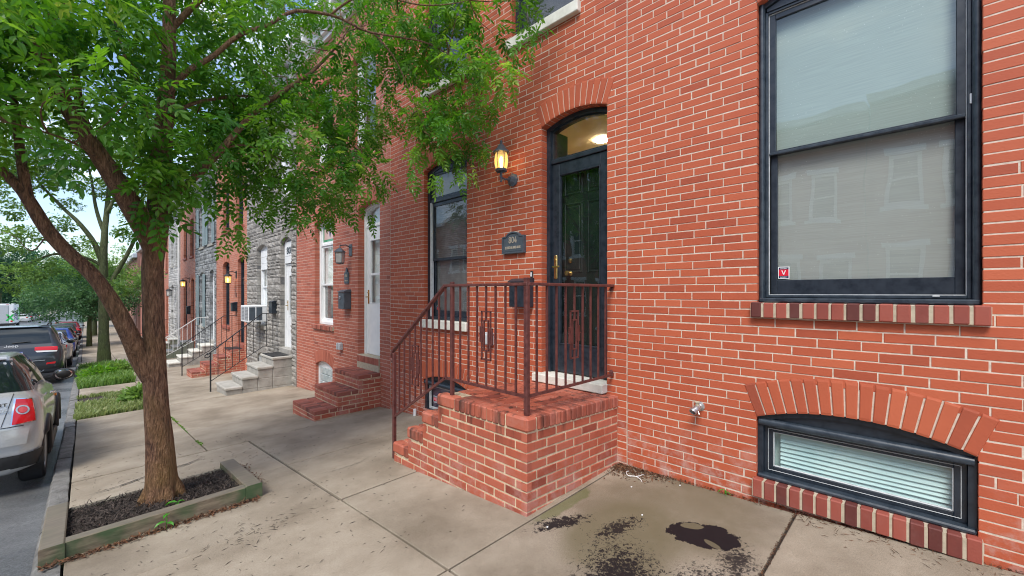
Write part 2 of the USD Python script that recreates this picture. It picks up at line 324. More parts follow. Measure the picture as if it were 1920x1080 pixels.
# concrete slabs: mottled, fine grit, damp near the stoop, black paint flaking off in two places
SLAB_N = {
    'g': ('geometry', {}), 'xyz': ('separate_xyz', {}), 'uv': ('uvmap', {'attribute': 'st'}), 'sx': ('separate_xyz', {}),
    'n': ('noise_texture', {'scale': 1.5, 'detail': 7., 'roughness': .62}), 'n2': ('noise_texture', {'scale': 180., 'detail': 4., 'roughness': .8}),
    'r': ('rgb_ramp', {'ramp': [(0, (.175, .142, .103)), (.34, (.225, .187, .140)), (.50, (.315, .268, .207)), (.66, (.395, .343, .272)), (1, (.45, .395, .32))]}),
    'r2': ('rgb_ramp', {'ramp': [(0, (.40, .38, .35)), (.36, (.72, .70, .68)), (.5, (1, 1, 1)), (.64, (1.2, 1.2, 1.2)), (1, (1.6, 1.6, 1.6))]}),
    'm1': ('mix', {'mix_type': 'multiply', 'fac': 1.}), 'tn': ('map_range', {'to_min': .86, 'to_max': 1.12}), 'ts': ('vector_math', {'math_type': 'scale'}),
    'b': ('bump', {'strength': .35, 'distance': .004}), 'p': ('principled_bsdf', {'roughness': .62, 'specular_ior_level': .22})}
SLAB_L = [('g.position', 'n.vector'), ('g.position', 'n2.vector'), ('n.fac', 'r.fac'), ('n2.fac', 'r2.fac'), ('r.color', 'm1.color1'), ('r2.color', 'm1.color2'), ('uv.UV', 'sx.vector'), ('sx.x', 'tn.value'),
          ('m1.color', 'ts.vector1'), ('tn.result', 'ts.scale'), ('n2.fac', 'b.height'), ('b.normal', 'p.normal')]
def slab_material(name, masks):
    """masks: list of (cx, cy, rx, ry, angle, noise scale, threshold, softness, colour, amount): stains with a shape of their own"""
    N, L, out = dict(SLAB_N), list(SLAB_L), 'ts.vector'
    for k, (cx, cy, rx, ry, ang, ns, th, so, col, am) in enumerate(masks):
        q = lambda s: f'{s}_{k}'
        N[q('mp')] = ('mapping', {'mapping_type': 'texture', 'location': (cx, cy, 0), 'rotation': (0, 0, ang), 'scale': (rx, ry, 100.)})
        N[q('ln')] = ('vector_math', {'math_type': 'length'})
        N[q('no')] = ('noise_texture', {'scale': ns, 'detail': 6. if ns < 20 else 4., 'roughness': .62 if ns < 20 else .8, 'distortion': 0. if ns < 20 else .8})
        N[q('ed')] = ('map_range', {'from_min': .0 if ns > 20 else .45, 'from_max': 1.05, 'to_min': 0. if ns < 20 else -.12, 'to_max': .9 if ns < 20 else .30, 'clamp': True})
        N[q('su')] = ('math', {'math_type': 'subtract'})
        N[q('mr')] = ('map_range', {'from_min': th, 'from_max': th + so, 'to_min': 0., 'to_max': am, 'clamp': True})
        N[q('mx')] = ('mix', {'color2': col})
        L += [('g.position', q('mp') + '.vector'), (q('mp') + '.vector', q('ln') + '.vector1'), ('g.position', q('no') + '.vector'), (q('ln') + '.value', q('ed') + '.value'), (q('no') + '.fac', q('su') + '.value1'), (q('ed') + '.result', q('su') + '.value2'),
              (q('su') + '.value', q('mr') + '.value'), (q('mr') + '.result', q('mx') + '.fac'), (out, q('mx') + '.color1')]
        out = q('mx') + '.color'
    L.append((out, 'p.base_color'))
    return mat(name, N, L)
DAMP, PAINT = (.14, .118, .074), (.007, .006, .009)
K['slab'] = slab_material('pavement_slab', [])
K['slab_damp'] = slab_material('stained_slab', [
    (2.75, 1.30, 1.3, .95, 0., 2.2, .12, .45, DAMP, .75),
    (2.42, 1.86, .50, .12, 0., 9., .16, .2, (.085, .105, .030), .6),
    (2.3, 1.35, .75, .55, .4, 3., .12, .35, (.13, .110, .062), .7),
    (2.64, .97, .22, .32, .30, 17., .23, .02, PAINT, .98),
    (2.70, 1.06, .05, .10, .6, 12., .10, .05, DAMP, .9),
    (2.58, .90, .03, .08, -.4, 12., .10, .05, DAMP, .8),
    (2.00, 1.16, .62, .46, .5, 44., .485, .02, PAINT, .95),
    (2.20, 1.72, .34, .14, -.5, 30., .43, .02, PAINT, .95),
    (2.38, 1.40, .42, .16, -.3, 34., .48, .02, PAINT, .9),
    (2.50, .74, .36, .20, .2, 44., .485, .02, PAINT, .9),
    (2.15, .78, .50, .34, 0., 50., .485, .02, PAINT, .9)])

walk = ground_sheet('sidewalk', -.09, WALL + .02, -8, 320, walk_z, K['soil'], 8, 120, -.022, kind='structure')
YL = [-7.2, -5.9, -4.6, -3.3, -2.0, -.68, .615, 1.90, 3.30, 4.56, 5.95, 7.45, 9.0, 10.25, 11.9, 13.5, 15.1, 16.8, 18.5, 20.2, 22, 24, 26, 28, 30, 33, 36, 40]
JOINT = .017
def slab(x0, x1, y0, y1, k):
    nx, ny = max(2, int((x1 - x0) / .25)), max(2, int((y1 - y0) / .25))
    xs = np.concatenate([[x0, x0 + .006], np.linspace(x0 + .006, x1 - .006, nx)[1:-1], [x1 - .006, x1]])
    ys = np.concatenate([[y0, y0 + .006], np.linspace(y0 + .006, y1 - .006, ny)[1:-1], [y1 - .006, y1]])
    tilt = rng.normal(0, .0018, 3)
    def fn(u, v):
        edge = (u <= x0 + 1e-6) | (u >= x1 - 1e-6) | (v <= y0 + 1e-6) | (v >= y1 - 1e-6)
        z = walk_z(u, v) + tilt[0] + tilt[1] * (u - x0) + tilt[2] * (v - y0) + .004 * (meshkit.noise(np.stack([u * 1.2, v * 1.2, u * 0 + k], 1)) - .5)
        return np.stack([u, v, z - .006 * edge], 1)
    m = MB(); t = rng.uniform(.15, .85)
    m.sheet(fn, xs, ys, t)
    loop = [(x, ys[0]) for x in xs] + [(xs[-1], y) for y in ys[1:]] + [(x, ys[-1]) for x in xs[::-1][1:]] + [(xs[0], y) for y in ys[::-1][1:]]
    top = fn(np.array([p[0] for p in loop]), np.array([p[1] for p in loop])); bot = top - [0, 0, .03]; n = len(loop)
    q = [[i + n, i + 1 + n, i + 1, i] for i in range(n - 1)]
    m.add(np.vstack([top, bot]), q, t)
    damp = x1 > 1.3 and .0 < y0 < 1.5
    m.build('slab', K['slab_damp'] if damp else K['slab'], walk, smooth=True)
for k, (a, b) in enumerate(zip(YL[:-1], YL[1:])):
    lines = [KERB_IN, 1.42, WALL - .01] if b < 6 else ([KERB_IN, 1.0, WALL - .01] if a < 10 else ([.95, WALL - .01] if (a < 13 or 15 < a < 21) else [KERB_IN, .95, WALL - .01]))
    if b < 1: lines = [KERB_IN, 1.42, WALL - .01]
    for x0, x1 in zip(lines[:-1], lines[1:]):
        slab(x0 + JOINT / 2, x1 - JOINT / 2, a + JOINT / 2, b - JOINT / 2, k)
MB().sheet(lambda u, v: np.stack([u, v, walk_z(u, v)], 1), np.linspace(KERB_IN, WALL - .01, 4), np.linspace(40.02, 320, 60)).build('far_paving', K['slab'], walk, smooth=True)
ground_sheet('road', KERB_FAR, KERB_OUT + .02, -60, 600, road_z, K['asphalt'], 24, 200, 0., kind='structure')
ground_sheet('terrain', -400, 420, -60, 900, lambda x, y: EYE - _hw(y) - .9, K['terrain'], 12, 120, 0., kind='structure')
# kerb of worn granite lengths
kerb = MB(); kerb.sheet(lambda u, v: np.stack([u, v, walk_z(u, v) - .05], 1), [KERB_OUT + .02, KERB_IN], np.linspace(-30, 320, 160))
kerb = kerb.build('kerb', K['soil'], kind='structure')
y = -6.0
while y < 60:
    L = rng.uniform(.9, 1.7) if y < 25 else 4.
    y1 = y + L; m = MB(); ny = max(4, int(L / .12)); ys = np.linspace(y + .008, y1 - .008, ny)
    prof = np.array([(KERB_OUT - .012, -.26), (KERB_OUT, -.03), (KERB_OUT + .018, -.004), (KERB_IN - .03, .0), (KERB_IN - .006, -.008), (KERB_IN - .004, -.2)])
    off = rng.normal(0, .004, 2)
    P = np.array([[px + off[0] + .012 * (meshkit.noise(np.array([yy * 5, j * 1.7, 3.])) - .5), yy, walk_z(KERB_OUT, yy) + pz + off[1] + (.016 * (meshkit.noise(np.array([yy * 4, j * 2.3, 9.])) - .6) if 0 < j < 5 else 0)] for yy in ys for j, (px, pz) in enumerate(prof)])
    nP = len(prof); q = [[i * nP + j, (i + 1) * nP + j, (i + 1) * nP + j + 1, i * nP + j + 1] for i in range(ny - 1) for j in range(nP - 1)]
    q = [c[::-1] for c in q]
    m.add(P, q, rng.random())
    for i, rev in ((0, 0), (ny - 1, 1)):
        idx = [i * nP + j for j in range(nP)]; pts = P[idx]; fan = [[0, j, j + 1] if not rev else [0, j + 1, j] for j in range(1, nP - 1)]
        m.add(pts, fan, .5)
    m.build('kerb_stone', K['kerb'], kerb, smooth=35); y = y1
# the far side of the street
ground_sheet('opposite_sidewalk', FRONT_FAR, KERB_FAR, -60, 320, lambda x, y: road_z(KERB_FAR + 0 * x, y) + .12 + .01 * (KERB_FAR - x), K['slab'], 4, 100, 0., kind='structure')
MB().sheet(lambda u, v: np.stack([KERB_FAR + 0 * u + .004, v, road_z(KERB_FAR, v) - .05 + u], 1), [.17, 0.], np.linspace(-60, 320, 120)).build('opposite_kerb', K['kerb'], kind='structure')
# ------------------------------------------------------------------ row houses
BCH, BJ, BLEN = .0598, .0068, .2175          # course, joint, brick pitch
PARTS_MAX = 300
class Opening:
    """a wall opening between ya..yb, zb..zs with a segmental head of the given rise and a ring of arch bricks"""
    def __init__(s, ya, yb, zb, zs, rise=.07, band=.225, sill=0., sill_out=.04, sill_z=.1):
        s.ya, s.yb, s.zb, s.zs, s.rise, s.band, s.sill, s.sill_out, s.sill_z = ya, yb, zb, zs, rise, band, sill, sill_out, sill_z
        s.yc, w = (ya + yb) / 2, (yb - ya)
        if rise > 0:
            s.R = (w * w / 4 + rise * rise) / (2 * rise); s.zc = zs + rise - s.R; s.th = math.asin(w / 2 / s.R)
    def head(s, inset=0., n=14):
        """the head's curve from yb to ya"""
        if s.rise <= 0: return [(s.yb - inset, s.zs - inset), (s.ya + inset, s.zs - inset)]
        R = s.R - inset; th = math.asin(min(1, ((s.yb - s.ya) / 2 - inset) / R))
        return [(s.yc + R * math.sin(t), s.zc + R * math.cos(t)) for t in np.linspace(th, -th, n)]
    def poly(s, inset=0., zb=None, zt=None):
        z0 = (s.zb + inset) if zb is None else zb
        p = Polygon([(s.ya + inset, z0), (s.yb - inset, z0)] + s.head(inset))
        if zt is not None: p = p.intersection(sbox(s.ya - 1, z0 - 1, s.yb + 1, zt))
        return p
    def blocked(s, z0, z1):
        """the part of a brick course between z0 and z1 that the opening, its arch and its sill take up"""
        out = []
        for z in (z0 + .006, z1 - .006):
            if s.zb <= z <= s.zs: out.append((s.ya, s.yb))
            elif z > s.zs and s.rise > 0:
                RE = s.R + s.band; dz = z - s.zc
                if dz < RE:
                    h = min(math.sqrt(RE * RE - dz * dz), dz * math.tan(s.th)); out.append((s.yc - h, s.yc + h))
            elif s.sill_z and s.zb - s.sill_z + .004 < z < s.zb: out.append((s.ya - s.sill, s.yb + s.sill))
        if len(out) < 2: return None
        return max(out[0][0], out[1][0]), min(out[0][1], out[1][1])

def brick_geo(P, U, N, u0, u1, z0, z1, depth, proud, ch=.0025, jit=.0012, r=None):
    """one brick on the face with origin P, run U (horizontal) and outward normal N: eased front edges, uneven corners"""
    r = r or rng
    c = min(ch, (u1 - u0) * .2)
    j = r.uniform(-jit, jit, 8)
    a = np.array([[u0 + j[0] + c, z0 + j[1] + c, proud], [u1 + j[2] - c, z0 + j[3] + c, proud], [u1 + j[2] - c, z1 + j[5] - c, proud], [u0 + j[0] + c, z1 + j[7] - c, proud],
                  [u0 + j[0], z0 + j[1], proud - c], [u1 + j[2], z0 + j[3], proud - c], [u1 + j[2], z1 + j[5], proud - c], [u0 + j[0], z1 + j[7], proud - c],
                  [u0, z0, -depth], [u1, z0, -depth], [u1, z1, -depth], [u0, z1, -depth]])
    v = np.asarray(P) + a[:, :1] * np.asarray(U) + a[:, 2:] * np.asarray(N); v[:, 2] += a[:, 1]
    return v
_BF = []
_BF += [[0, 1, 2, 3]]
for k in range(4):
    _BF += [[4 + k, 4 + (k + 1) % 4, (k + 1) % 4, k], [8 + k, 8 + (k + 1) % 4, 4 + (k + 1) % 4, 4 + k]]
_BF = np.array(_BF)
def bface(U, N): return _BF if np.dot(np.cross(U, (0, 0, 1)), N) > 0 else _BF[:, ::-1]
FX_U, FX_N = np.array([0, 1., 0]), np.array([-1., 0, 0])
BRICK_FACE = bface(FX_U, FX_N)

def emit_pieces(pieces, name, stuff_name, material, parent, limit=PARTS_MAX, minpx=10., smooth=False):
    """the pieces that show largest as parts of their own, the rest as one part. pieces: list of (verts, faces, tone)"""
    if not pieces: return
    sizes = []
    for v, f, t in pieces:
        X, Y, D = proj(v[:8])
        if np.isnan(X).any() or X.max() < 0 or X.min() > 1920 or Y.max() < 0 or Y.min() > 1080: sizes.append(0.); continue
        w, h = X.max() - X.min(), Y.max() - Y.min()
        sizes.append(w * h if max(w, h) >= minpx else 0.)
    order = np.argsort(sizes)[::-1]; chosen = {int(i) for i in order[:limit] if sizes[i] > 0}
    rest = MB()
    for i, (v, f, t) in enumerate(pieces):
        if i in chosen: MB().add(v, f, t).build(name, material, parent, smooth=smooth)
        else: rest.add(v, f, t)
    rest.build(stuff_name, material, parent, kind='stuff', smooth=smooth)

def facade(house, y0, y1, zbot, ztop, ops, bmat, mmat, style='brick', phase=0, seed=1, amat=None, tone=(.52, .10), reveal=.13, lead=.003):
    r = np.random.default_rng(seed)
    slabp = sbox(y0, zbot, y1, ztop)
    for o in ops: slabp = slabp.difference(o.poly(-.004))
    wall = MB().poly(slabp, WALL + .0025, WALL + .28).build('wall', mmat, house)
    pieces = []
    rows = int((ztop - zbot) / BCH)
    if style == 'brick':
        for k in range(rows):
            z0 = zbot + k * BCH; z1 = z0 + BCH
            blk = sorted([b for b in (o.blocked(z0, z1) for o in ops) if b])
            us = [y0 + lead]
            first = BLEN * (.5 if (k + phase) % 2 else 1.) - .0
            while us[-1] < y1 - lead:
                us.append((us[0] + first if len(us) == 1 else us[-1] + BLEN) + r.normal(0, .0035))
            us[-1] = y1 - lead
            if len(us) > 2 and us[-1] - us[-2] < .04: us.pop(-2)
            free = [(y0 + lead, y1 - lead)]
            for ba, bb in blk:
                free = [t for s0, s1 in free for t in ((s0, min(s1, ba)), (max(s0, bb), s1)) if t[1] - t[0] > .02]
            for fa, fb in free:
                cuts = [fa] + [u for u in us[1:-1] if fa + .05 < u < fb - .05] + [fb]
                segs = [(a + (BJ / 2 if a != fa else 0), b - (BJ / 2 if b != fb else 0)) for a, b in zip(cuts[:-1], cuts[1:])]
                for s0, s1 in segs:
                    near = any(o.ya - .02 <= s0 <= o.yb + .02 or o.ya - .02 <= s1 <= o.yb + .02 for o in ops if o.zb - .2 < z0 < o.zs + .1)
                    dz = r.normal(0, .0006)
                    v = brick_geo((WALL, 0, 0), FX_U, FX_N, s0, s1, z0 + BJ / 2 + dz, z1 - BJ / 2 + dz, reveal if near else .02, float(np.clip(r.normal(0, .0008), -.001, .002)), r=r)
                    pieces.append((v, BRICK_FACE, float(np.clip(r.normal(*tone), 0, 1) if r.random() > .012 else r.uniform(.2, .38))))
        emit_pieces(pieces, 'brick', 'far_bricks', bmat, wall)
        arch_rings(wall, ops, amat or bmat, r)
    else:
        z = zbot
        while z < ztop - .05:
            h = r.choice([.075, .10, .13, .17], p=[.25, .3, .28, .17]); z1 = min(z + h, ztop)
            blk = sorted([b for b in (o.blocked(z, z1) for o in ops) if b])
            u = y0 + .004
            while u < y1 - .01:
                u1 = min(u + r.uniform(.22, .6), y1 - .004)
                if y1 - u1 < .12: u1 = y1 - .004
                segs = [(u + .005, u1 - .005)]
                for ba, bb in blk:
                    segs = [t for s0, s1 in segs for t in ((s0, min(s1, ba)), (max(s0, bb), s1)) if t[1] - t[0] > .03]
                for s0, s1 in segs:
                    nu, nz = 4, 3
                    uu, zz = np.meshgrid(np.linspace(s0, s1, nu + 1), np.linspace(z + .005, z1 - .005, nz + 1), indexing='ij')
                    edge = (np.arange(nu + 1)[:, None] % nu == 0) | (np.arange(nz + 1)[None] % nz == 0)
                    pr = np.where(edge, .004 + r.uniform(0, .004, uu.shape), r.uniform(.012, .034, uu.shape))
                    v = np.stack([WALL - pr.ravel(), uu.ravel(), zz.ravel()], 1); n1 = nz + 1
                    q = [[i * n1 + j, i * n1 + j + 1, (i + 1) * n1 + j + 1, (i + 1) * n1 + j] for i in range(nu) for j in range(nz)]
                    ring = [i * n1 for i in range(nu + 1)] + [nu * n1 + j for j in range(1, n1)] + [i * n1 + nz for i in range(nu - 1, -1, -1)] + [j for j in range(nz - 1, 0, -1)]
                    bk = v[ring].copy(); bk[:, 0] = WALL + .10; m = len(v); nr = len(ring)
                    q += [[ring[i], ring[(i + 1) % nr], m + (i + 1) % nr, m + i] for i in range(nr)]
                    pieces.append((np.vstack([v, bk]), np.array(q), float(r.random())))
                u = u1
            z = z1
        pieces = [(np.asarray(v), np.vstack([f[:, [0, 1, 2]], f[:, [0, 2, 3]]]), t) for v, f, t in pieces]
        # sizes are judged on the whole face
        emit_pieces([(v, f, t) for v, f, t in pieces], 'stone', 'far_stones', bmat, wall, minpx=7.)
        arch_rings(wall, ops, bmat, r, stone=True)
    return wall

def arch_rings(wall, ops, amat, r, stone=False):
    for o in ops:
        if o.rise <= 0 or o.band <= 0: continue
        w = .30 if stone else .0655
        n = max(5, int(round(2 * o.th * (o.R + o.band * .4) / w))); n += 1 - n % 2
        for k in range(n):
            t0, t1 = -o.th + 2 * o.th * k / n, -o.th + 2 * o.th * (k + 1) / n
            g = (.008 if stone else .0095) / 2
            pts = []
            for R, out in ((o.R, .0), (o.R + o.band, .0)):
                gg = g / R
                for t in (t0 + gg, t1 - gg): pts.append((o.yc + R * math.sin(t), o.zc + R * math.cos(t)))
            (ay, az), (by, bz), (cy, cz), (dy, dz) = pts            # inner left, inner right, outer left, outer right
            q2 = np.array([(ay, az), (by, bz), (dy, dz), (cy, cz)]); c = q2.mean(0)
            q1 = c + (q2 - c) * (1 - .006 / np.abs(q2 - c).max(0).min())
            pr = (.012 if stone else .0045) + abs(r.normal(0, .0012))
            v = np.vstack([np.c_[np.full(4, WALL - pr), q1], np.c_[np.full(4, WALL - pr + .003), q2], np.c_[np.full(4, WALL + .12), q2]])
            MB().add(v, BRICK_FACE, float(np.clip(r.normal(.5, .12), 0, 1))).build('arch_stone' if stone else 'arch_brick', amat, wall)

def sill_bricks(house, o, material, mm, name='sill', n=None, out=.045, drop=0.):
    """a row of headers on edge under a window, wide cream joints"""
    y0, y1 = o.ya - o.sill, o.yb + o.sill; z0, z1 = o.zb - o.sill_z, o.zb - .002
    bed = MB().box((WALL - out + .006, y0 + .004, z0 + .003), (WALL + .13, y1 - .004, z1 - .006)).build(name, mm, house)
    n = n or int((y1 - y0) / .072); p = (y1 - y0) / n
    for k in range(n):
        a, b = y0 + k * p + .0065, y0 + (k + 1) * p - .0065
        MB().box((WALL - out + rng.normal(0, .002), a, z0 + rng.normal(0, .0015)), (WALL + .10, b, z1 + rng.normal(0, .0012)), tone=float(rng.random()), c=.006).build('sill_brick', material, bed)

def rect(a, b, c, d): return sbox(min(a, c), min(b, d), max(a, c), max(b, d))
def ring_box(mb, ya, yb, za, zb, w, x0, x1, wb=None, wt=None, tone=.5):
    """four bars round a rectangle"""
    wb, wt = wb or w, wt or w
    mb.box((x0, ya, za), (x1, ya + w, zb), tone, .003); mb.box((x0, yb - w, za), (x1, yb, zb), tone, .003)
    mb.box((x0 + .001, ya + w, za), (x1 - .001, yb - w, za + wb), tone, .003); mb.box((x0 + .001, ya + w, zb - wt), (x1 - .001, yb - w, zb), tone, .003)
def pane(parent, ya, yb, za, zb, x, material, name='pane'):
    return MB().box((x, ya, za), (x + .005, yb, zb)).build(name, material, parent)

def house_body(house, y0, y1, zbot, ztop, cornice_mat, corn_z, shell):
    """roof, party walls and back, so that the house is closed; a cornice with brackets along the eaves"""
    MB().box((WALL + .281, y0 + .002, zbot), (WALL + .40, y1 - .002, zbot + .05)).box((WALL + 9, y0 + .002, zbot), (WALL + 9.25, y1 - .002, ztop)).box((WALL + .281, y0 + .002, zbot + .05), (WALL + 8.999, y0 + .06, ztop)).box((WALL + .281, y1 - .06, zbot + .05), (WALL + 8.999, y1 - .002, ztop)).build('party_wall', shell, house)
    MB().box((WALL + .02, y0 + .002, ztop + .001), (WALL + 9.2, y1 - .002, ztop + .10)).build('roof', K['dark_room'], house)
    c = MB(); c.box((WALL - .06, y0 + .003, corn_z), (WALL + .02, y1 - .003, corn_z + .08)); c.box((WALL - .12, y0 + .003, corn_z + .081), (WALL + .02, y1 - .003, corn_z + .34)); c.box((WALL - .34, y0 + .003, corn_z + .341), (WALL + .02, y1 - .003, corn_z + .45), c=.01)
    n = 9
    for k in range(n):
        yy = y0 + .2 + (y1 - y0 - .4) * k / (n - 1); c.box((WALL - .29, yy - .04, corn_z + .12), (WALL - .121, yy + .04, corn_z + .34), c=.01)
    c.build('cornice', cornice_mat, house)
# ------------------------------------------------------------------ windows and doors
def window_unit(house, o, casing, sash, shade, split=.5, transom=0., rec=.06, cw=.05, sw=.045, name='window', tshade=None, gl='glass', shade_low=None, deep=.10, channel=None, label=None):
    """casing round the opening, an optional transom light, two sashes with panes, a shade behind each"""
    w = MB().poly(o.poly(.003).difference(o.poly(cw, zb=o.zb + cw * .7)), WALL + rec, WALL + rec + .12).build(name, casing, house, label=label)
    ya, yb, za = o.ya + cw, o.yb - cw, o.zb + cw * .7
    zt = o.zs - .0
    x1, x2 = WALL + rec + .025, WALL + rec + .055
    # the segment under the arch
    MB().poly(o.poly(cw * .8, zb=zt - .03), x1 - .012, x1 + .05).build('head_panel', casing, w)
    top = zt - .03
    if transom:
        zt2 = top - transom
        MB().box((x1 - .02, ya, zt2 - .045), (x1 + .05, yb, zt2), c=.004).build('transom_bar', casing, w)
        t = MB(); ring_box(t, ya, yb, zt2, top, .035, x1, x1 + .03); t.build('transom_sash', sash, w)
        pane(w, ya + .035, yb - .035, zt2 + .035, top - .035, x1 + .012, K[gl], 'transom_pane')
        MB().box((x1 + deep, ya, zt2), (x1 + deep + .01, yb, top)).build('shade', tshade or shade, w)
        top = zt2 - .045
    zm = za + (top - za) * split
    if channel:
        c = MB(); ring_box(c, ya, yb, za, top, .010, x1 - .006, x1 + .012); c.build('screen_track', channel, w); ya += .012; yb -= .012
    u = MB(); ring_box(u, ya, yb, zm - .02, top, sw, x1, x1 + .028, wb=.035); u.build('upper_sash', sash, w)
    pane(w, ya + sw, yb - sw, zm + .015, top - sw, x1 + .012, K[gl])
    l = MB(); ring_box(l, ya, yb, za, zm + .02, sw, x2, x2 + .028, wb=sw * 1.7, wt=.035); l.build('lower_sash', sash, w)
    pane(w, ya + sw, yb - sw, za + sw * 1.7, zm - .015, x2 + .012, K[gl])
    MB().box((x2 + deep, ya, zm), (x2 + deep + .008, yb, top)).build('shade', shade, w)
    MB().box((x2 + deep - .004, ya, za), (x2 + deep + .004, yb, zm - .001)).build('shade', shade_low or shade, w)
    MB().box((x2 + deep + .06, o.ya - .15, o.zb - .1), (x2 + deep + .07, o.yb + .15, o.zs + .2)).build('window_back', K['dark_room'], w)
    return w

def slats(w, ya, yb, za, zb, x, pitch, material, wave=0., name='blind'):
    m = MB(); z = za; k = 0
    while z < zb:
        t = rng.uniform(.25, .5) if wave else .3
        dz = wave * math.sin(k * 1.3) * .3
        m.sheet(lambda u, v: np.stack([x + v * pitch * .75 * np.cos(t), u, z + dz + v * pitch * 1.06 + .002 * np.sin(u * 7 + k)], 1), np.linspace(yb, ya, 6), np.linspace(0, 1, 3)); z += pitch; k += 1
    return m.build(name, material, w, smooth=True)

def door_unit(house, o, frame, leaf, zdoor0, zdoor1, glazed=(.12, .35, .95), rec=.09, panes=1, name='door', handle=None, hz=1.0, back=None, transom_back=None, gl='glass', bars=()):
    """frame, transom light, and a leaf with a glazed upper part; glazed = (stile, bottom, top) as stile width and fractions of the height"""
    fr = MB().poly(o.poly(.003).difference(o.poly(.045, zb=o.zb)), WALL + rec, WALL + rec + .12).build('door_frame', frame, house)
    x1 = WALL + rec + .03; ya, yb = o.ya + .046, o.yb - .046
    MB().box((x1 - .015, ya, zdoor1), (x1 + .08, yb, zdoor1 + .04), c=.005).build('transom_bar', frame, fr)
    MB().poly(o.poly(.046, zb=zdoor1 + .04).difference(o.poly(.06, zb=zdoor1 + .055)), x1, x1 + .03).build('transom_frame', frame, fr)
    MB().poly(o.poly(.06, zb=zdoor1 + .055), x1 + .012, x1 + .018).build('transom_pane', K[gl], fr)
    if transom_back: MB().box((x1 + .11, o.ya - .1, zdoor1 + .03), (x1 + .12, o.yb + .1, o.zs + .2)).build('transom_back', transom_back, fr)
    s, b, t = glazed; H = zdoor1 - zdoor0; zb, zt = zdoor0 + b * H, zdoor0 + t * H
    d = MB(); d.box((x1, ya + .004, zdoor0), (x1 + .04, ya + s, zdoor1 - .004), c=.004); d.box((x1, yb - s, zdoor0), (x1 + .04, yb - .004, zdoor1 - .004), c=.004)
    d.box((x1 + .001, ya + s, zdoor0), (x1 + .039, yb - s, zb), c=.004); d.box((x1 + .001, ya + s, zt), (x1 + .039, yb - s, zdoor1 - .004), c=.004)
    g = .014
    ring_box(d, ya + s, yb - s, zb, zt, g, x1 - .006, x1 + .03)
    for f in bars:
        z = zb + f * (zt - zb); d.box((x1 + .002, ya + s, z - .02), (x1 + .036, yb - s, z + .02), c=.003)
    d = d.build(name, leaf, house)
    pane(d, ya + s + g, yb - s - g, zb + g, zt - g, x1 + .016, K[gl])
    if back: MB().box((x1 + .10, ya, zdoor0), (x1 + .11, yb, zdoor1)).build('door_back', back, d)
    if handle:
        y = yb - s * .55; z = zdoor0 + hz
        h = MB(); h.box((x1 - .008, y - .02, z - .12), (x1, y + .02, z + .12), c=.005); h.cyl((x1, y, z), (x1 - .05, y, z), .010, 8); h.tube([(x1 - .05, y + .004, z), (x1 - .052, y - .04, z - .004), (x1 - .048, y - .085, z + .004)], [.009, .008, .006], 8); h.lathe([(0, 0), (.012, 0), (.012, .012), (0, .012)], (x1 - .008, y, z + .075), 10, (-1, 0, 0))
        h.build('handle', handle, d, smooth=40)
    return d, fr, x1

def house_thing(label): return thing('brick_house' if 'stone' not in label.split()[0:3] and 'formstone' not in label else 'stone_house', label, 'house', group='row houses along the pavement')

# ---- 802: the near house on the right, with the big shaded window
h = house_thing('red brick house at the near right with a big black framed shaded window')
W2 = Opening(-.205, .848, 1.535, 3.62, .10, .225, .035, .045, .105)
B2 = Opening(-.19, .853, .316, .735, .095, .225, .02, .045, .125)
ops = [W2, B2]
wall802 = facade(h, -2.2, 1.852, -.25, 5.2, ops, K['brick'], K['mortar'], seed=2, amat=K['arch_brick'])
house_body(h, -2.2, 1.852, -.25, 5.2, K['white_paint'], 4.72, K['dark_room'])
w = MB()
w.poly(W2.poly(.002).difference(W2.poly(.034, zb=W2.zb + .03)), WALL + .055, WALL + .16)
w = w.build('window', K['frame_paint'], h)
MB().tube([(WALL + .05, W2.ya + .016, W2.zb + .01), (WALL + .05, W2.ya + .016, W2.zs)], .016, 10).tube([(WALL + .05, W2.yb - .016, W2.zb + .01), (WALL + .05, W2.yb - .016, W2.zs)], .016, 10).build('moulding', K['frame_paint'], w, smooth=True)
MB().box((WALL + .025, W2.ya + .004, W2.zb + .001), (WALL + .12, W2.yb - .004, W2.zb + .028), c=.006).build('window_ledge', K['frame_paint'], w)
MB().poly(W2.poly(.045, zb=W2.zs - .05), WALL + .065, WALL + .13).build('head_panel', K['black_paint'], w)
ya, yb, za, zt, zm = W2.ya + .034, W2.yb - .034, W2.zb + .032, W2.zs - .05, 2.585
t = MB(); ring_box(t, ya, yb, za, zt, .017, WALL + .072, WALL + .10); t.build('channel', K['frame_paint'], w)
t = MB(); ring_box(t, ya + .017, yb - .017, za + .017, zt - .017, .005, WALL + .083, WALL + .10); t.build('screen_track', K['pale_metal'], w)
ya += .022; yb -= .022; za += .022
t = MB(); ring_box(t, ya, yb, zm - .022, zt - .024, .036, WALL + .088, WALL + .115, wb=.03); t.build('upper_sash', K['black_paint'], w)
MB().box((WALL + .074, ya, zm - .024), (WALL + .087, yb, zm - .004), c=.004).build('meeting_rail', K['frame_paint'], w)
pane(w, ya + .036, yb - .036, zm + .008, zt - .06, WALL + .10, K['green_glass'])
t = MB(); ring_box(t, ya, yb, za, zm + .012, .040, WALL + .118, WALL + .145, wb=.10, wt=.03); t.build('lower_sash', K['black_paint'], w)
pane(w, ya + .04, yb - .04, za + .10, zm - .018, WALL + .13, K['glass'])
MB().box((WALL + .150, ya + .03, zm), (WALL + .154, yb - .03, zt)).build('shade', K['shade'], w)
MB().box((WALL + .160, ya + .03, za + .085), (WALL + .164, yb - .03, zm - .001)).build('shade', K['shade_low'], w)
MB().box((WALL + .20, W2.ya - .1, W2.zb - .1), (WALL + .21, W2.yb + .1, W2.zs + .2)).build('window_back', K['dark_room'], w)
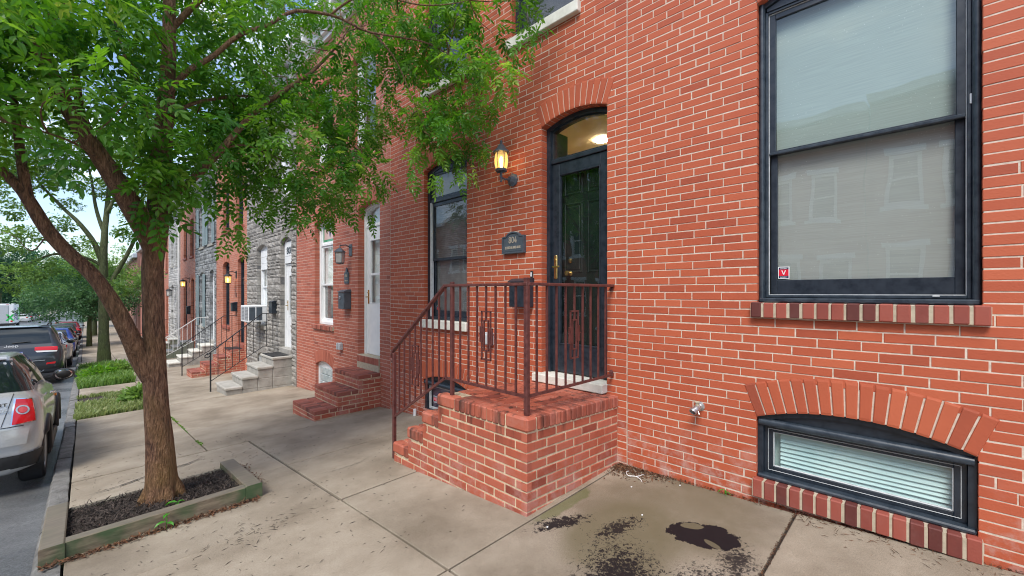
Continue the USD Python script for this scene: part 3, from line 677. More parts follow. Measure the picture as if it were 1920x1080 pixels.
MB().box((WALL + .066, ya - .026, zm + .04), (WALL + .072, ya - .014, zm + .095), c=.003).build('latch', K['white_paint'], w)
MB().box((WALL + .058, ya + .10, za - .012), (WALL + .064, ya + .13, za + .0), c=.002).build('latch', K['pale_metal'], w)
sill_bricks(h, W2, K['sill_brick'], K['dark_mortar'], n=15)
# basement window
w = MB().poly(B2.poly(.002).difference(B2.poly(.035, zb=B2.zb + .02)), WALL + .03, WALL + .16).build('basement_window', K['black_paint'], h)
MB().poly(B2.poly(.03, zb=B2.zs - .035), WALL + .05, WALL + .11).build('head_panel', K['black_paint'], w)
MB().tube([(WALL + .034, B2.ya + .012, B2.zs - .035), (WALL + .034, B2.yb - .012, B2.zs - .035)], .026, 12).build('moulding', K['frame_paint'], w, smooth=True)
MB().box((WALL + .0, B2.ya + .004, B2.zb), (WALL + .12, B2.yb - .004, B2.zb + .026), c=.008).build('window_ledge', K['frame_paint'], w)
ya, yb, za, zt = B2.ya + .035, B2.yb - .035, B2.zb + .026, B2.zs - .062
t = MB(); ring_box(t, ya, yb, za, zt, .052, WALL + .062, WALL + .10, wb=.050, wt=.04); t.build('sash', K['black_paint'], w)
t = MB(); ring_box(t, ya + .022, yb - .022, za + .022, zt - .018, .004, WALL + .059, WALL + .065); t.build('screen_track', K['pale_metal'], w)
t = MB(); ring_box(t, ya + .051, yb - .051, za + .049, zt - .039, .007, WALL + .068, WALL + .09); t.build('glazing_bead', K['pale_metal'], w)
pane(w, ya + .058, yb - .058, za + .056, zt - .046, WALL + .08, K['glass'])
slats(w, ya + .04, yb - .085, za + .035, zt - .04, WALL + .115, .030, K['mint_blind'], .008)
MB().box((WALL + .16, B2.ya - .05, B2.zb - .05), (WALL + .17, B2.yb + .05, B2.zs + .1)).build('window_back', K['mint_blind'], w)
sill_bricks(h, B2, K['sill_brick'], K['dark_mortar'], n=15, out=.05)

# ---- 804: brick house with the black door, stoop and lantern
h = house_thing('red brick house with black storm door, brick stoop and lit lantern')
D4 = Opening(2.055, 2.83, .70, 3.30, .075, .225, 0, 0, 0.)
W4 = Opening(4.037, 4.967, 1.235, 3.27, .085, .225, .045, .05, .11)
B4 = Opening(4.03, 4.985, -.03, .40, .09, .225, 0, 0, 0.)
U4a, U4b = Opening(2.39, 3.26, 4.37, 5.93, .085, .225, .05, .05, .12), Opening(4.04, 4.93, 4.37, 5.93, .085, .225, .05, .05, .12)
facade(h, 1.856, 5.885, -.6, 7.2, [D4, W4, B4, U4a, U4b], K['brick'], K['mortar'], seed=4, amat=K['arch_brick'], phase=1)
house_body(h, 1.858, 5.885, -.6, 7.2, K['white_paint'], 6.76, K['dark_room'])
for o in (W4, U4a, U4b):
    MB().box((WALL - .055, o.ya - o.sill, o.zb - .11), (WALL + .14, o.yb + o.sill, o.zb - .001), c=.006).build('window_sill', K['white_stone'], h)
w4 = window_unit(h, W4, K['black_paint'], K['black_paint'], K['grey_blind'], split=.50, transom=.36, cw=.06, sw=.05, tshade=K['beige_shade'], deep=.045)
slats(w4, W4.ya + .09, W4.yb - .09, W4.zb + .12, 2.86, WALL + .155, .027, K['grey_blind'])
MB().box((WALL + .055, W4.yb - .094, W4.zb + .04), (WALL + .10, W4.yb - .064, 2.84), c=.003).build('screen_track', K['pale_metal'], w4)
for o in (U4a, U4b): window_unit(h, o, K['black_paint'], K['black_paint'], K['dark_room'], deep=.12, name='upper_window')
w = MB().poly(B4.poly(.002).difference(B4.poly(.05, zb=B4.zb + .03)), WALL + .03, WALL + .16).build('basement_window', K['black_paint'], h)
MB().poly(B4.poly(.03, zb=B4.zs - .02), WALL + .05, WALL + .11).build('head_panel', K['black_paint'], w)
MB().tube([(WALL + .03, B4.ya + .012, B4.zs - .035), (WALL + .03, B4.yb - .012, B4.zs - .035)], .030, 12).build('moulding', K['black_paint'], w, smooth=True)
t = MB(); ring_box(t, B4.ya + .05, B4.yb - .05, B4.zb + .03, B4.zs - .06, .03, WALL + .06, WALL + .09); t.build('sash', K['pale_metal'], w)
pane(w, B4.ya + .08, B4.yb - .08, B4.zb + .06, B4.zs - .09, WALL + .075, K['glass'])
MB().box((WALL + .13, B4.ya, B4.zb), (WALL + .14, B4.yb, B4.zs)).build('shade', pmat('lilac_shade', (.16, .13, .20), (.22, .19, .27), 3, .6), w)
# door
d, fr, x1 = door_unit(h, D4, K['black_paint'], K['black_paint'], .795, 2.93, glazed=(.095, .13, .945), rec=.085, handle=K['brass'], hz=1.07)
MB().box((WALL - .085, D4.ya - .004, .70), (WALL + .24, D4.yb + .06, .782), c=.006).build('threshold', K['white_stone'], h)
gd = MB(); gx = x1 + .10; gd.box((gx, D4.ya + .03, .79), (gx + .04, D4.yb - .03, 2.95)); gd = gd.build('inner_door', K['green_door'], h)
for r0, r1 in ((.12, .42), (.47, .80), (.84, .95)):
    for c0, c1 in ((.14, .46), (.54, .86)):
        t = MB(); ya_, yb_ = D4.ya + .03 + c0 * .715, D4.ya + .03 + c1 * .715; za_, zb_ = .79 + r0 * 2.16, .79 + r1 * 2.16
        ring_box(t, ya_, yb_, za_, zb_, .018, gx - .008, gx + .004); t.box((gx - .005, ya_ + .035, za_ + .035), (gx + .002, yb_ - .035, zb_ - .035), c=.006)
        t.build('door_panel', K['green_door'], gd)
MB().lathe([(0, .0), (.028, .0), (.028, .008), (.012, .014), (.012, .035), (.026, .045), (.030, .06), (.022, .075), (0, .08)], (gx, 2.62, 1.80), 14, (-1, 0, 0)).build('door_knob', K['brass'], gd, smooth=40)
MB().lathe([(0, .0), (.026, .0), (.026, .010), (.018, .02), (0, .022)], (gx, 2.62, 1.93), 14, (-1, 0, 0)).build('deadbolt', K['brass'], gd, smooth=40)
for yy in (D4.ya + .003, D4.yb - .033): MB().box((WALL + .21, yy, .79), (WALL + .40, yy + .03, 3.30)).build('jamb_lining', K['black_paint'], fr)
MB().box((gx - .075, 2.712, .80), (gx - .06, 2.752, 2.92)).build('door_jamb', K['grey_plastic'], fr)
# the lit hall behind the transom
hall = MB(); hx0, hx1, hy0, hy1, hz0, hz1 = WALL + .285, WALL + 3.4, D4.ya - .12, 3.70, .7, 3.62
hall.box((hx0, hy0, hz1), (hx1, hy1, hz1 + .05)).box((hx1, hy0, hz0), (hx1 + .05, hy1, hz1)).box((hx0, hy0 - .05, hz0), (hx1, hy0, hz1)).box((hx0, hy1, hz0), (hx1, hy1 + .05, hz1)).box((hx0, hy0, hz0 - .05), (hx1, hy1, hz0)).build('hall', K['hall_paint'], h)
MB().lathe([(0, 0), (.075, 0), (.09, -.012), (0, -.012)], (4.79, 3.06, hz1 - .004), 20).build('hall_ceiling_light', K['ceiling_bulb'], h, smooth=40)

# ---- 806: brick house with white trim
def far_ops(y0, dz, low=True, rise=.085, band=.225, sill_z=.09):
    o = [Opening(y0 + .32, y0 + 1.08, .70 + dz, 3.30 + dz, rise, band, 0, 0, 0), Opening(y0 + 2.12, y0 + 3.03, 1.235 + dz, 3.27 + dz, rise, band, .05, .05, sill_z),
         Opening(y0 + .45, y0 + 1.31, 4.37 + dz, 5.93 + dz, rise, band, .05, .05, sill_z), Opening(y0 + 2.15, y0 + 3.03, 4.37 + dz, 5.93 + dz, rise, band, .05, .05, sill_z)]
    if low: o.append(Opening(y0 + 2.15, y0 + 2.98, -.05 + dz, .43 + dz, .09, .225, 0, 0, 0))
    return o
h = house_thing('faded red brick house with white half glazed door and stained glass transom')
y6, dz6 = 5.892, -.27
o6 = far_ops(y6, dz6); D6, W6, U6a, U6b, B6 = o6
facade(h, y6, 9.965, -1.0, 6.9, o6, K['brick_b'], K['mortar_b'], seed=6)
house_body(h, y6, 9.965, -1.0, 6.9, K['white_paint'], 6.46, K['dark_room'])
door_unit(h, D6, K['white_paint'], K['white_paint'], D6.zb + .12, 2.72, glazed=(.12, .40, .90), rec=.11, handle=K['brass'], hz=.98, back=K['curtain'], transom_back=K['white_paint'], bars=(.46,))
t = MB(); 
MB().box((WALL - .02, D6.ya + .002, D6.zb - .12), (WALL + .2, D6.yb - .002, D6.zb + .115)).build('threshold', K['dark_mortar'], h)
for k in range(10):
    p = (D6.yb - D6.ya) / 10
    MB().box((WALL - .026, D6.ya + k * p + .004, D6.zb + .005), (WALL + .1, D6.ya + (k + 1) * p - .004, D6.zb + .112), tone=float(rng.random()), c=.005).build('threshold_brick', K['step_brick'], h)
w6 = window_unit(h, W6, K['white_paint'], K['white_paint'], K['curtain'], split=.49, transom=.38, rec=.10, cw=.075, sw=.04, tshade=K['curtain'], shade_low=K['grey_blind'], deep=.03)
# stained glass in the transom: green border, pink field, a dark heart-shaped motif
sg = {n: mat('stained_' + n, {'p': ('principled_bsdf', {'base_color': c, 'roughness': .15})}, []) for n, c in (('green', (.06, .30, .16)), ('pink', (.62, .45, .42)), ('violet', (.10, .07, .20)))}
ta, tb, tz0, tz1, tx = W6.ya + .115, W6.yb - .115, W6.zs - .375, W6.zs - .07, WALL + .131
t = MB(); ring_box(t, ta, tb, tz0, tz1, .045, tx, tx + .004); t.build('stained_border', sg['green'], w6)
n = 7
for k in range(n):
    a = ta + .048 + (tb - ta - .096) * k / n; b = ta + .048 + (tb - ta - .096) * (k + 1) / n - .004
    MB().box((tx, a, tz0 + .048), (tx + .004, b, tz1 - .048)).build('stained_glass', sg['pink'], w6)
yc, zc = (ta + tb) / 2, (tz0 + tz1) / 2
MB().poly(Polygon([(yc, zc - .075), (yc + .035, zc - .01), (yc + .05, zc + .055), (yc + .02, zc + .06), (yc, zc + .02), (yc - .02, zc + .06), (yc - .05, zc + .055), (yc - .035, zc - .01)]), tx - .004, tx - .001).build('stained_motif', sg['violet'], w6)
for o in (U6a, U6b): window_unit(h, o, K['white_paint'], K['white_paint'], K['grey_blind'], rec=.10, cw=.07, name='upper_window')
for o in (W6, U6a, U6b): sill_bricks(h, o, K['step_brick'], K['dark_mortar'], n=14)
w = MB().poly(B6.poly(.002).difference(B6.poly(.05, zb=B6.zb)), WALL + .06, WALL + .16).build('basement_window', K['white_paint'], h)
MB().poly(B6.poly(.03, zb=B6.zs - .06), WALL + .08, WALL + .12).build('head_panel', K['white_paint'], w)
gb = pmat('glass_block', (.30, .36, .37), (.48, .54, .55), 9, .12)
for r_ in range(3):
    for c_ in range(5):
        a = B6.ya + .055 + c_ * .145; z = B6.zb + .01 + r_ * .138
        MB().box((WALL + .075, a, z), (WALL + .12, a + .14, z + .133), c=.012).build('glass_block', gb, w)

# ---- the rest of the row: stone fronts and brick fronts in turn
ROW = [  # start, label, style, casing, door leaf, dz
    (9.97, 'grey formstone house with white door and window air conditioner', 'stone', 'white_paint', 'white_paint', -.50),
    (14.02, 'orange red brick house with black door and lit carriage lamp', 'brick', 'black_paint', 'black_paint', -.73),
    (18.07, 'dark blotchy formstone house with grey blue shutters', 'stone_b', 'white_paint', 'white_paint', -.95),
    (22.12, 'red brick house with plain dark windows and a white globe lamp', 'brick', 'black_paint', 'black_paint', -1.16),
    (26.17, 'light grey formstone house with slim white pipe and dark lantern', 'stone', 'white_paint', 'black_paint', -1.36),
    (30.22, 'pinkish brick house with a small air conditioner upstairs', 'brick', 'maroon', 'maroon', -1.55)]
K['stone_c'] = pmat('light_formstone', (.33, .325, .315), (.52, .51, .49), 7, .8, bump=.6, bscale=35, dist=.015, tone=(.75, 1.2))
ROWOPS = []
for k, (y0, lab, style, cas, leaf, dz) in enumerate(ROW):
    h = house_thing(lab); y1 = y0 + 4.045
    ops = far_ops(y0, dz, low=k < 2, rise=.09 if style == 'brick' else .11, band=.225 if style == 'brick' else .16); ROWOPS.append(ops)
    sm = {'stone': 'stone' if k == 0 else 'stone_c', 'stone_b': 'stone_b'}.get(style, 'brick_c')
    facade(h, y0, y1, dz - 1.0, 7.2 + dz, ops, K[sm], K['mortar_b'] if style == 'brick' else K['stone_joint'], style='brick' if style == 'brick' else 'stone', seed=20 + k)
    house_body(h, y0, y1, dz - 1.0, 7.2 + dz, K['white_paint'] if k % 2 else K['grey_plastic'], 6.76 + dz, K['dark_room'])
    door_unit(h, ops[0], K[cas], K[leaf], ops[0].zb + .1, 2.75 + dz, glazed=(.17, .38, .88) if leaf == 'white_paint' else (.1, .2, .92), rec=.09, handle=K['brass'] if k < 2 else None, back=K['dark_room'], transom_back=K['white_paint'] if k == 0 else K['dark_room'])
    MB().box((WALL - .03, ops[0].ya + .002, ops[0].zb - .14), (WALL + .2, ops[0].yb - .002, ops[0].zb + .098), c=.005).build('threshold', K['concrete'] if style != 'brick' else K['step_brick'], h)
    for o, nm in ((ops[1], 'window'), (ops[2], 'upper_window'), (ops[3], 'upper_window')):
        window_unit(h, o, K[cas], K[cas], K['curtain'] if cas == 'white_paint' else K['dark_room'], split=.5, transom=.36 if nm == 'window' and cas != 'white_paint' else 0, rec=.09, cw=.06, name=nm, deep=.03)
        MB().box((WALL - .05, o.ya - .05, o.zb - .09), (WALL + .12, o.yb + .05, o.zb - .001), c=.006).build('window_sill', K['step_brick'] if style == 'brick' else K['concrete'], h)
    if k == 0:      # boarded head panels with grooves over the white door and window
        for o, top in ((ops[0], 2.80 + dz), (ops[1], 2.72 + dz)):
            for j in range(3):
                p = o.poly(.05, zb=top + j * .17, zt=top + j * .17 + .163)
                MB().poly(p, WALL + .075, WALL + .10).build('head_board', K['white_paint'], h)
    if k < 2:
        o = ops[4]; w = MB().poly(o.poly(.002).difference(o.poly(.04, zb=o.zb + .03)), WALL + .04, WALL + .14).build('basement_window', K[cas], h)
        MB().poly(o.poly(.03, zb=o.zb), WALL + .09, WALL + .10).build('pane', K['dark_room'], w)
    if k == 2:      # louvred shutters
        for o in (ops[1], ops[2], ops[3]):
            for ya in (o.ya - .36, o.yb + .01):
                s = MB(); ring_box(s, ya, ya + .35, o.zb, o.zs, .045, WALL - .075, WALL - .04); s = s.build('shutter', pmat(uname('', 'shutter_paint'), (.20, .27, .29), (.26, .33, .35), 10, .5), h)
                l = MB()
                z = o.zb + .06
                while z < o.zs - .06: l.box((WALL - .07, ya + .045, z), (WALL - .045, ya + .305, z + .026)); z += .038
                l.build('louvre', pmat(uname('', 'louvre_paint'), (.18, .25, .27), (.24, .31, .33), 10, .5), s)
    if k == 4: MB().cyl((WALL - .05, y0 + .12, dz - .3), (WALL - .05, y0 + .12, 6.7 + dz), .04, 10).build('downpipe', K['white_paint'], h, smooth=40)
# houses further down the street, beyond the stoops
FAR = ['tan brick house past the stone fronts, seen behind the trunk', 'brown brick house beside a white downpipe in the distance', 'dull red brick house just before the far corner', 'dark brown brick house at the far end of the row', 'dim brick house in the far haze of the street', 'last narrow brick house before the distant trees', 'small far brick house half hidden by leaves']
for k in range(7):
    y0 = 34.4 + 4.3 * k + (3 if k > 2 else 0); zg = float(walk_z(WALL, y0)); h = thing('brick_house', FAR[k], 'house', group='distant brick houses')
    bm = pmat(f'distant_brick_{k}', [(.34, .17, .12), (.30, .14, .10), (.36, .14, .10), (.24, .12, .09), (.30, .16, .12), (.32, .14, .10), (.28, .14, .11)][k], None, 12, .8)
    p = sbox(y0, zg - .5, y0 + 4.25, zg + 7.2); wins = []
    for a, b, z0, z1 in ((.35, 1.15, .6, 3.0), (2.1, 3.0, 1.2, 3.1), (.45, 1.3, 4.2, 5.8), (2.1, 3.0, 4.2, 5.8)): wins.append((y0 + a, y0 + b, zg + z0, zg + z1)); p = p.difference(rect(y0 + a, zg + z0, y0 + b, zg + z1))
    MB().poly(p, WALL, WALL + .25).build('wall', bm, h)
    for i, (a, b, z0, z1) in enumerate(wins):
        t = MB(); ring_box(t, a, b, z0, z1, .07, WALL + .06, WALL + .12); t.box((WALL + .07, a + .07, (z0 + z1) / 2 - .03), (WALL + .11, b - .07, (z0 + z1) / 2 + .03))
        f = t.build('door' if i == 0 else 'window', K['white_paint'], h); MB().box((WALL + .1, a, z0), (WALL + .115, b, z1)).build('pane', K['black_paint'], f)
    MB().box((WALL + .01, y0, zg + 7.201), (WALL + 9, y0 + 4.25, zg + 7.35)).box((WALL + 8, y0, zg - .5), (WALL + 9, y0 + 4.25, zg + 7.2)).box((WALL + .251, y0, zg - .5), (WALL + 7.99, y0 + .2, zg + 7.2)).build('roof', K['dark_room'], h)
    MB().box((WALL - .3, y0, zg + 6.8), (WALL - .001, y0 + 4.25, zg + 7.19), c=.03).build('cornice', K['grey_plastic'], h)
# the row across the street (seen in the panes)
opp = None
CLS = UsdGeom.Xform.Define(stage, '/World/' + uname('/World', 'opposite_house'))
def opposite(root):
    p = sbox(-2.5, -1, 2.5, 8.2); wins = []
    for a, b, z0, z1 in ((-2.1, -1.2, .4, 2.9), (-.5, .45, 1.1, 3.0), (1.05, 2.0, 1.1, 3.0), (-1.7, -.8, 4.4, 6.2), (-.3, .6, 4.4, 6.2), (1.05, 2.0, 4.4, 6.2)): wins.append((a, b, z0, z1)); p = p.difference(rect(a, z0, b, z1))
    MB().poly(p, -.3, 0).build('wall', pmat('opposite_brick', (.30, .10, .075), (.36, .13, .095), 3, .8), root)
    for i, (a, b, z0, z1) in enumerate(wins):
        t = MB(); ring_box(t, a, b, z0, z1, .11, -.14, -.06); t.box((-.13, a + .11, (z0 + z1) / 2 - .03), (-.07, b - .11, (z0 + z1) / 2 + .03)); t.box((-.05, a - .1, z0 - .12), (.06, b + .1, z0)); t.box((-.05, a - .1, z1), (.06, b + .1, z1 + .2))
        f = t.build('door' if i == 0 else 'window', K['white_paint'], root); MB().box((-.16, a, z0), (-.15, b, z1)).build('pane', K['black_paint'], f)
    MB().box((-8, -2.5, 8.201), (.3, 2.5, 8.5)).build('cornice', K['white_paint'], root); MB().box((-8, -2.5, -1), (-7.7, 2.5, 8.2)).box((-7.69, -2.5, -1), (-.31, -2.3, 8.2)).build('party_wall', K['dark_room'], root)
opposite(CLS.GetPrim())
OL = 'red brick house with white framed windows across the street'
def set_house(x, y):
    UsdGeom.Xformable(x).AddTranslateOp().Set(Gf.Vec3d(FRONT_FAR, y, float(road_z(KERB_FAR, y)) + .2)); tag(x.GetPrim(), OL, 'house', OL)
set_house(CLS, -6.0)
for k in range(1, 11):
    x = UsdGeom.Xform.Define(stage, '/World/' + uname('/World', 'opposite_house')); x.GetPrim().GetReferences().AddInternalReference(CLS.GetPath())
    x.ClearXformOpOrder(); op = x.GetPrim().GetAttribute('xformOp:translate')
    UsdGeom.Xformable(x).AddTranslateOp().Set(Gf.Vec3d(FRONT_FAR, -6 + 5.05 * k, float(road_z(KERB_FAR, -6 + 5.05 * k)) + .2))
    tag(x.GetPrim(), OL, 'house', OL); x.GetPrim().SetInstanceable(True)
# ------------------------------------------------------------------ stoops
def masonry(pieces, P, U, N, z0, z1, course, profile, blen, j, depth=.05, phase=0, tone=(.52, .12), seed=3):
    """running-bond bricks on one face; profile(zlo, zhi) -> (u0, u1) or None"""
    r = np.random.default_rng(seed); f = bface(U, N); f = np.vstack([f[:, [0, 1, 2]], f[:, [0, 2, 3]]]); k = 0; z = z0
    while z < z1 - .01:
        zt = min(z + course, z1); pr = profile(z, zt)
        if pr:
            a, b = pr; us = [a]
            # bond lines are fixed along the face so that courses of different lengths stay in bond
            first = math.ceil((a + .05) / blen * 2) / 2
            off = .5 if (k + phase) % 2 else 0.
            n = math.ceil((a + .045) / blen - off)
            while (n + off) * blen < b - .045: us.append((n + off) * blen + r.normal(0, .002)); n += 1
            us.append(b)
            for s0, s1 in zip(us[:-1], us[1:]):
                g0 = 0 if s0 == a else j / 2; g1 = 0 if s1 == b else j / 2
                v = brick_geo(P, U, N, s0 + g0, s1 - g1, z + j / 2, zt - j / 2, depth, float(np.clip(r.normal(0, .001), -.0015, .003)), ch=.0035, jit=.002, r=r)
                pieces.append((v, f, float(np.clip(r.normal(*tone), 0, 1))))
        z = zt; k += 1

def brick_steps(label, y0, y1, xs, tops, zfoot, material, mm, name='brick_steps', course=.066, seed=9, cap=None, phase=0):
    """steps climbing towards the wall: xs are the riser fronts from the street inwards, tops the tread heights; seen from the near side (y0)"""
    t = thing(name, label, 'steps', group='front steps of the row')
    core = MB(); n = len(xs); pieces = []; e = .004; CAP = .065
    for i in range(n):
        x1 = WALL if i == n - 1 else xs[i + 1] - .001 + .02
        core.box((xs[i] + e, y0 + e, zfoot - .3), (x1, y1 - e, tops[i] - .012))
    core.build('mortar_core', mm, t)
    r = np.random.default_rng(seed)
    # near side: bricks under each tread, measured outwards from the wall
    def prof(za, zb):
        for i in range(n):
            if (za + zb) / 2 < tops[i] - CAP: return (0, WALL - xs[i] )
        return None
    masonry(pieces, (WALL, y0, 0), np.array([-1., 0, 0]), np.array([0, -1., 0]), zfoot - .15, tops[-1] - CAP, course, lambda a, b: prof(a, b), .205, .011, seed=seed, phase=phase)
    masonry(pieces, (WALL, y1, 0), np.array([-1., 0, 0]), np.array([0, 1., 0]), zfoot - .15, tops[-1] - CAP, course, lambda a, b: prof(a, b), .205, .011, seed=seed + 1, phase=phase)
    for i in range(n):
        zb = (zfoot - .15) if i == 0 else tops[i - 1]
        masonry(pieces, (xs[i], y0, 0), np.array([0, 1., 0]), np.array([-1., 0, 0]), zb, tops[i] - CAP, course, lambda a, b: (.0, y1 - y0), .205, .011, seed=seed + 5 + i)
        # tread: bricks on edge, nosing row then a second row
        x_in = WALL - .002 if i == n - 1 else xs[i + 1]; m = int(round((y1 - y0) / .068)); p = (y1 - y0) / m
        rows_x = [xs[i] - .008]
        while rows_x[-1] + .205 < x_in - .06: rows_x.append(rows_x[-1] + .21)
        rows_x.append(x_in)
        for ra, rb in zip(rows_x[:-1], rows_x[1:]):
            for k in range(m):
                b = MB().box((ra + .004, y0 + k * p + .0025, tops[i] - CAP + .004), (rb - .005, y0 + (k + 1) * p - .0025, tops[i] + r.normal(0, .001)), c=.005)
                v, f, _ = b.arrays(); pieces.append((v, f, float(np.clip(r.normal(.45, .2), 0, 1)), 1))
    emit_pieces([p[:3] for p in pieces if len(p) == 3], 'brick', 'hidden_bricks', material, t, minpx=7.)
    emit_pieces([p[:3] for p in pieces if len(p) == 4], 'tread_brick', 'hidden_tread_bricks', cap or material, t, minpx=6.)
    return t

# the near stoop: a landing at the door, three steps down along the wall; it has settled towards the house
SX0, SY0 = 2.115, 1.945
STEPS = [(2.97, .742), (3.205, .545), (3.445, .352), (3.70, .152)]       # far edge along y, tread height at the front edge
KT = .042
def settle(v):
    v = v.copy(); v[:, 2] -= KT * (v[:, 0] - SX0); return v
st = thing('brick_stoop', 'stained red brick stoop with maroon railing below the black door', 'stoop', group=None)
CAP = .105
core = MB(); e = .004
core.box((SX0 + e, SY0 + e, -.35), (WALL, STEPS[0][0] - e, STEPS[0][1] - .012))
for (ya, _), (yb, z) in zip(STEPS[:-1], STEPS[1:]): core.box((SX0 + e, ya - e + .001, -.35), (WALL, yb - e, z - .012))
core.warp(settle).build('mortar_core', K['stoop_mortar'], st)
pieces, caps, r = [], [], np.random.default_rng(31)
def prof804(za, zb):
    zc = (za + zb) / 2; best = None
    for ye, z in STEPS:
        if zc < z - CAP: best = ye
    return None if best is None else (0., best - SY0)
ZB = STEPS[0][1] - CAP - 11 * .0675
masonry(pieces, (SX0, SY0, 0), np.array([0, 1., 0]), np.array([-1., 0, 0]), ZB, STEPS[0][1] - CAP, .0675, prof804, .2165, .0115, seed=11)
masonry(pieces, (SX0, SY0, 0), np.array([1., 0, 0]), np.array([0, -1., 0]), ZB, STEPS[0][1] - CAP, .0675, lambda a, b: (0., WALL - SX0 - .006), .2165, .0115, seed=12, phase=1)
prev = STEPS[0]
for (ya, z1), (yb, z0) in zip(STEPS, STEPS[1:] + [(None, .0)]):
    masonry(pieces, (WALL, ya, 0), np.array([-1., 0, 0]), np.array([0, 1., 0]), z0 if yb else ZB, z1 - CAP, .0675, lambda a, b: (0., WALL - SX0), .2165, .0115, seed=14)
pieces = [(settle(v), f, t) for v, f, t in pieces]
emit_pieces(pieces, 'brick', 'hidden_bricks', K['stoop_brick'], st, minpx=8.)
def cap(lo, hi, tone, c=.012):
    b = MB().box(lo, hi, c=c); v, f, _ = b.arrays(); caps.append((settle(v), f, tone))
z = STEPS[0][1]
# corner blocks, then headers on edge along both open sides
cap((SX0 - .012, SY0 - .012, z - CAP + .006), (SX0 + .10, SY0 + .205, z + .002), .75, .016)
cap((SX0 - .012, STEPS[0][0] - .215, z - CAP + .006), (SX0 + .10, STEPS[0][0] + .008, z + .001), .8, .016)
y = SY0 + .213
while y < STEPS[0][0] - .24:
    cap((SX0 - .01 + r.normal(0, .0015), y + .003, z - CAP + .006), (SX0 + .20, y + .061, z + r.normal(0, .0012)), float(np.clip(r.normal(.55, .14), 0, 1)), .009); y += .0655
x = SX0 + .108
while x < WALL - .02:
    cap((x + .003, SY0 - .01 + r.normal(0, .0015), z - CAP + .006), (min(x + .062, WALL - .003), SY0 + .20, z + r.normal(0, .0012)), float(np.clip(r.normal(.52, .16), 0, 1)), .009); x += .066
for (ya, _), (yb, zz) in zip(STEPS[:-1], STEPS[1:]):
    cap((SX0 - .012, yb - .175, zz - CAP + .006), (SX0 + .10, yb + .008, zz + .001), .8, .014)
    cap((SX0 - .010, ya + .002, zz - CAP + .006), (SX0 + .10, yb - .183, zz), .4, .010)
    x = SX0 + .108
    while x < WALL - .02:
        cap((x + .003, ya + .004, zz - CAP + .006), (min(x + .062, WALL - .003), yb + .008, zz + r.normal(0, .001)), float(np.clip(r.normal(.45, .2), 0, 1)), .009); x += .066
emit_pieces(caps, 'cap_brick', 'hidden_cap_bricks', K['cap_brick'], st, minpx=5.)
# landing paved flat inside the edging
pav = []
y = SY0 + .208; k = 0
while y < STEPS[0][0] - .03:
    x = SX0 + .208 - (.1 if k % 2 else 0) ; y1 = min(y + .098, STEPS[0][0] + .004)
    while x < WALL - .02:
        a, b = max(x, SX0 + .205), min(x + .204, WALL - .003)
        if b - a > .03:
            bb = MB().box((a + .004, y + .004, z - .05), (b - .004, y1 - .004, z - .003 + r.normal(0, .001)), c=.004); v, f, _ = bb.arrays(); pav.append((settle(v), f, float(np.clip(r.normal(.55, .25), 0, 1))))
        x += .208
    y += .102; k += 1
emit_pieces(pav, 'landing_brick', 'hidden_landing_bricks', K['stoop_brick'], st, minpx=5.)

# maroon railing
rl = thing('stair_railing', 'maroon steel railing with box ornaments around the brick stoop', 'railing')
RX, RY0, RY1, RY2 = SX0 + .055, SY0 + .05, 2.845, 3.79
ZT, ZL = EYE + .062, EYE - .727
def gz_(x, y): return float(walk_z(x, y))
MB().box((RX - .017, RY0 - .017, STEPS[0][1] - .01), (RX + .017, RY0 + .017, ZT + .045), c=.003).build('post', K['maroon'], rl)
MB().box((RX - .015, RY1 - .015, STEPS[0][1] - .02), (RX + .015, RY1 + .015, ZT + .03), c=.003).build('post', K['maroon'], rl)
p3z = EYE - .60
MB().box((RX - .016, RY2 - .016, gz_(RX, RY2) - .03), (RX + .016, RY2 + .016, p3z), c=.003).build('post', K['maroon'], rl)
tr = MB().bar((RX, RY0, ZT), (WALL - .002, RY0, ZT), .042, .022, c=.004).bar((RX, RY0 - .016, ZT - .001), (RX, 2.955, ZT - .001), .042, .022, c=.004)
tr.bar((RX, 2.945, ZT - .004), (RX, RY2 + .03, p3z + .012), .042, .022, c=.004)
tr.tube([(RX, RY2 + .02, p3z + .012), (RX, RY2 + .06, p3z - .025), (RX, RY2 + .065, p3z - .06), (RX, RY2 + .04, p3z - .085), (RX, RY2 + .018, p3z - .075)], .013, 8)
tr.build('top_rail', K['maroon'], rl)
ZL3 = EYE - 1.235
br = MB().bar((RX, RY0 - .012, ZL - .001), (RX, 2.945, ZL - .001), .02, .02).bar((RX, 2.94, ZL), (RX, RY2, ZL3), .02, .02).bar((RX, RY0, ZL), (WALL - .002, RY0, ZL), .019, .019)
br.build('bottom_rail', K['maroon'], rl)
for zz in (ZT - .03, ZL + .022): MB().lathe([(0, 0), (.014, 0), (.02, .006), (.016, .016), (0, .02)], (WALL - .001, RY0 + .01, zz), 10, (-1, 0, 0)).build('wall_bolt', K['maroon'], rl, smooth=40)
def baluster(x, y, z0, z1, r=.0068): MB().bar((x, y, z0), (x, y, z1), r * 2, r * 2, up=(0, 1, 0)).build('baluster', K['maroon'], rl)
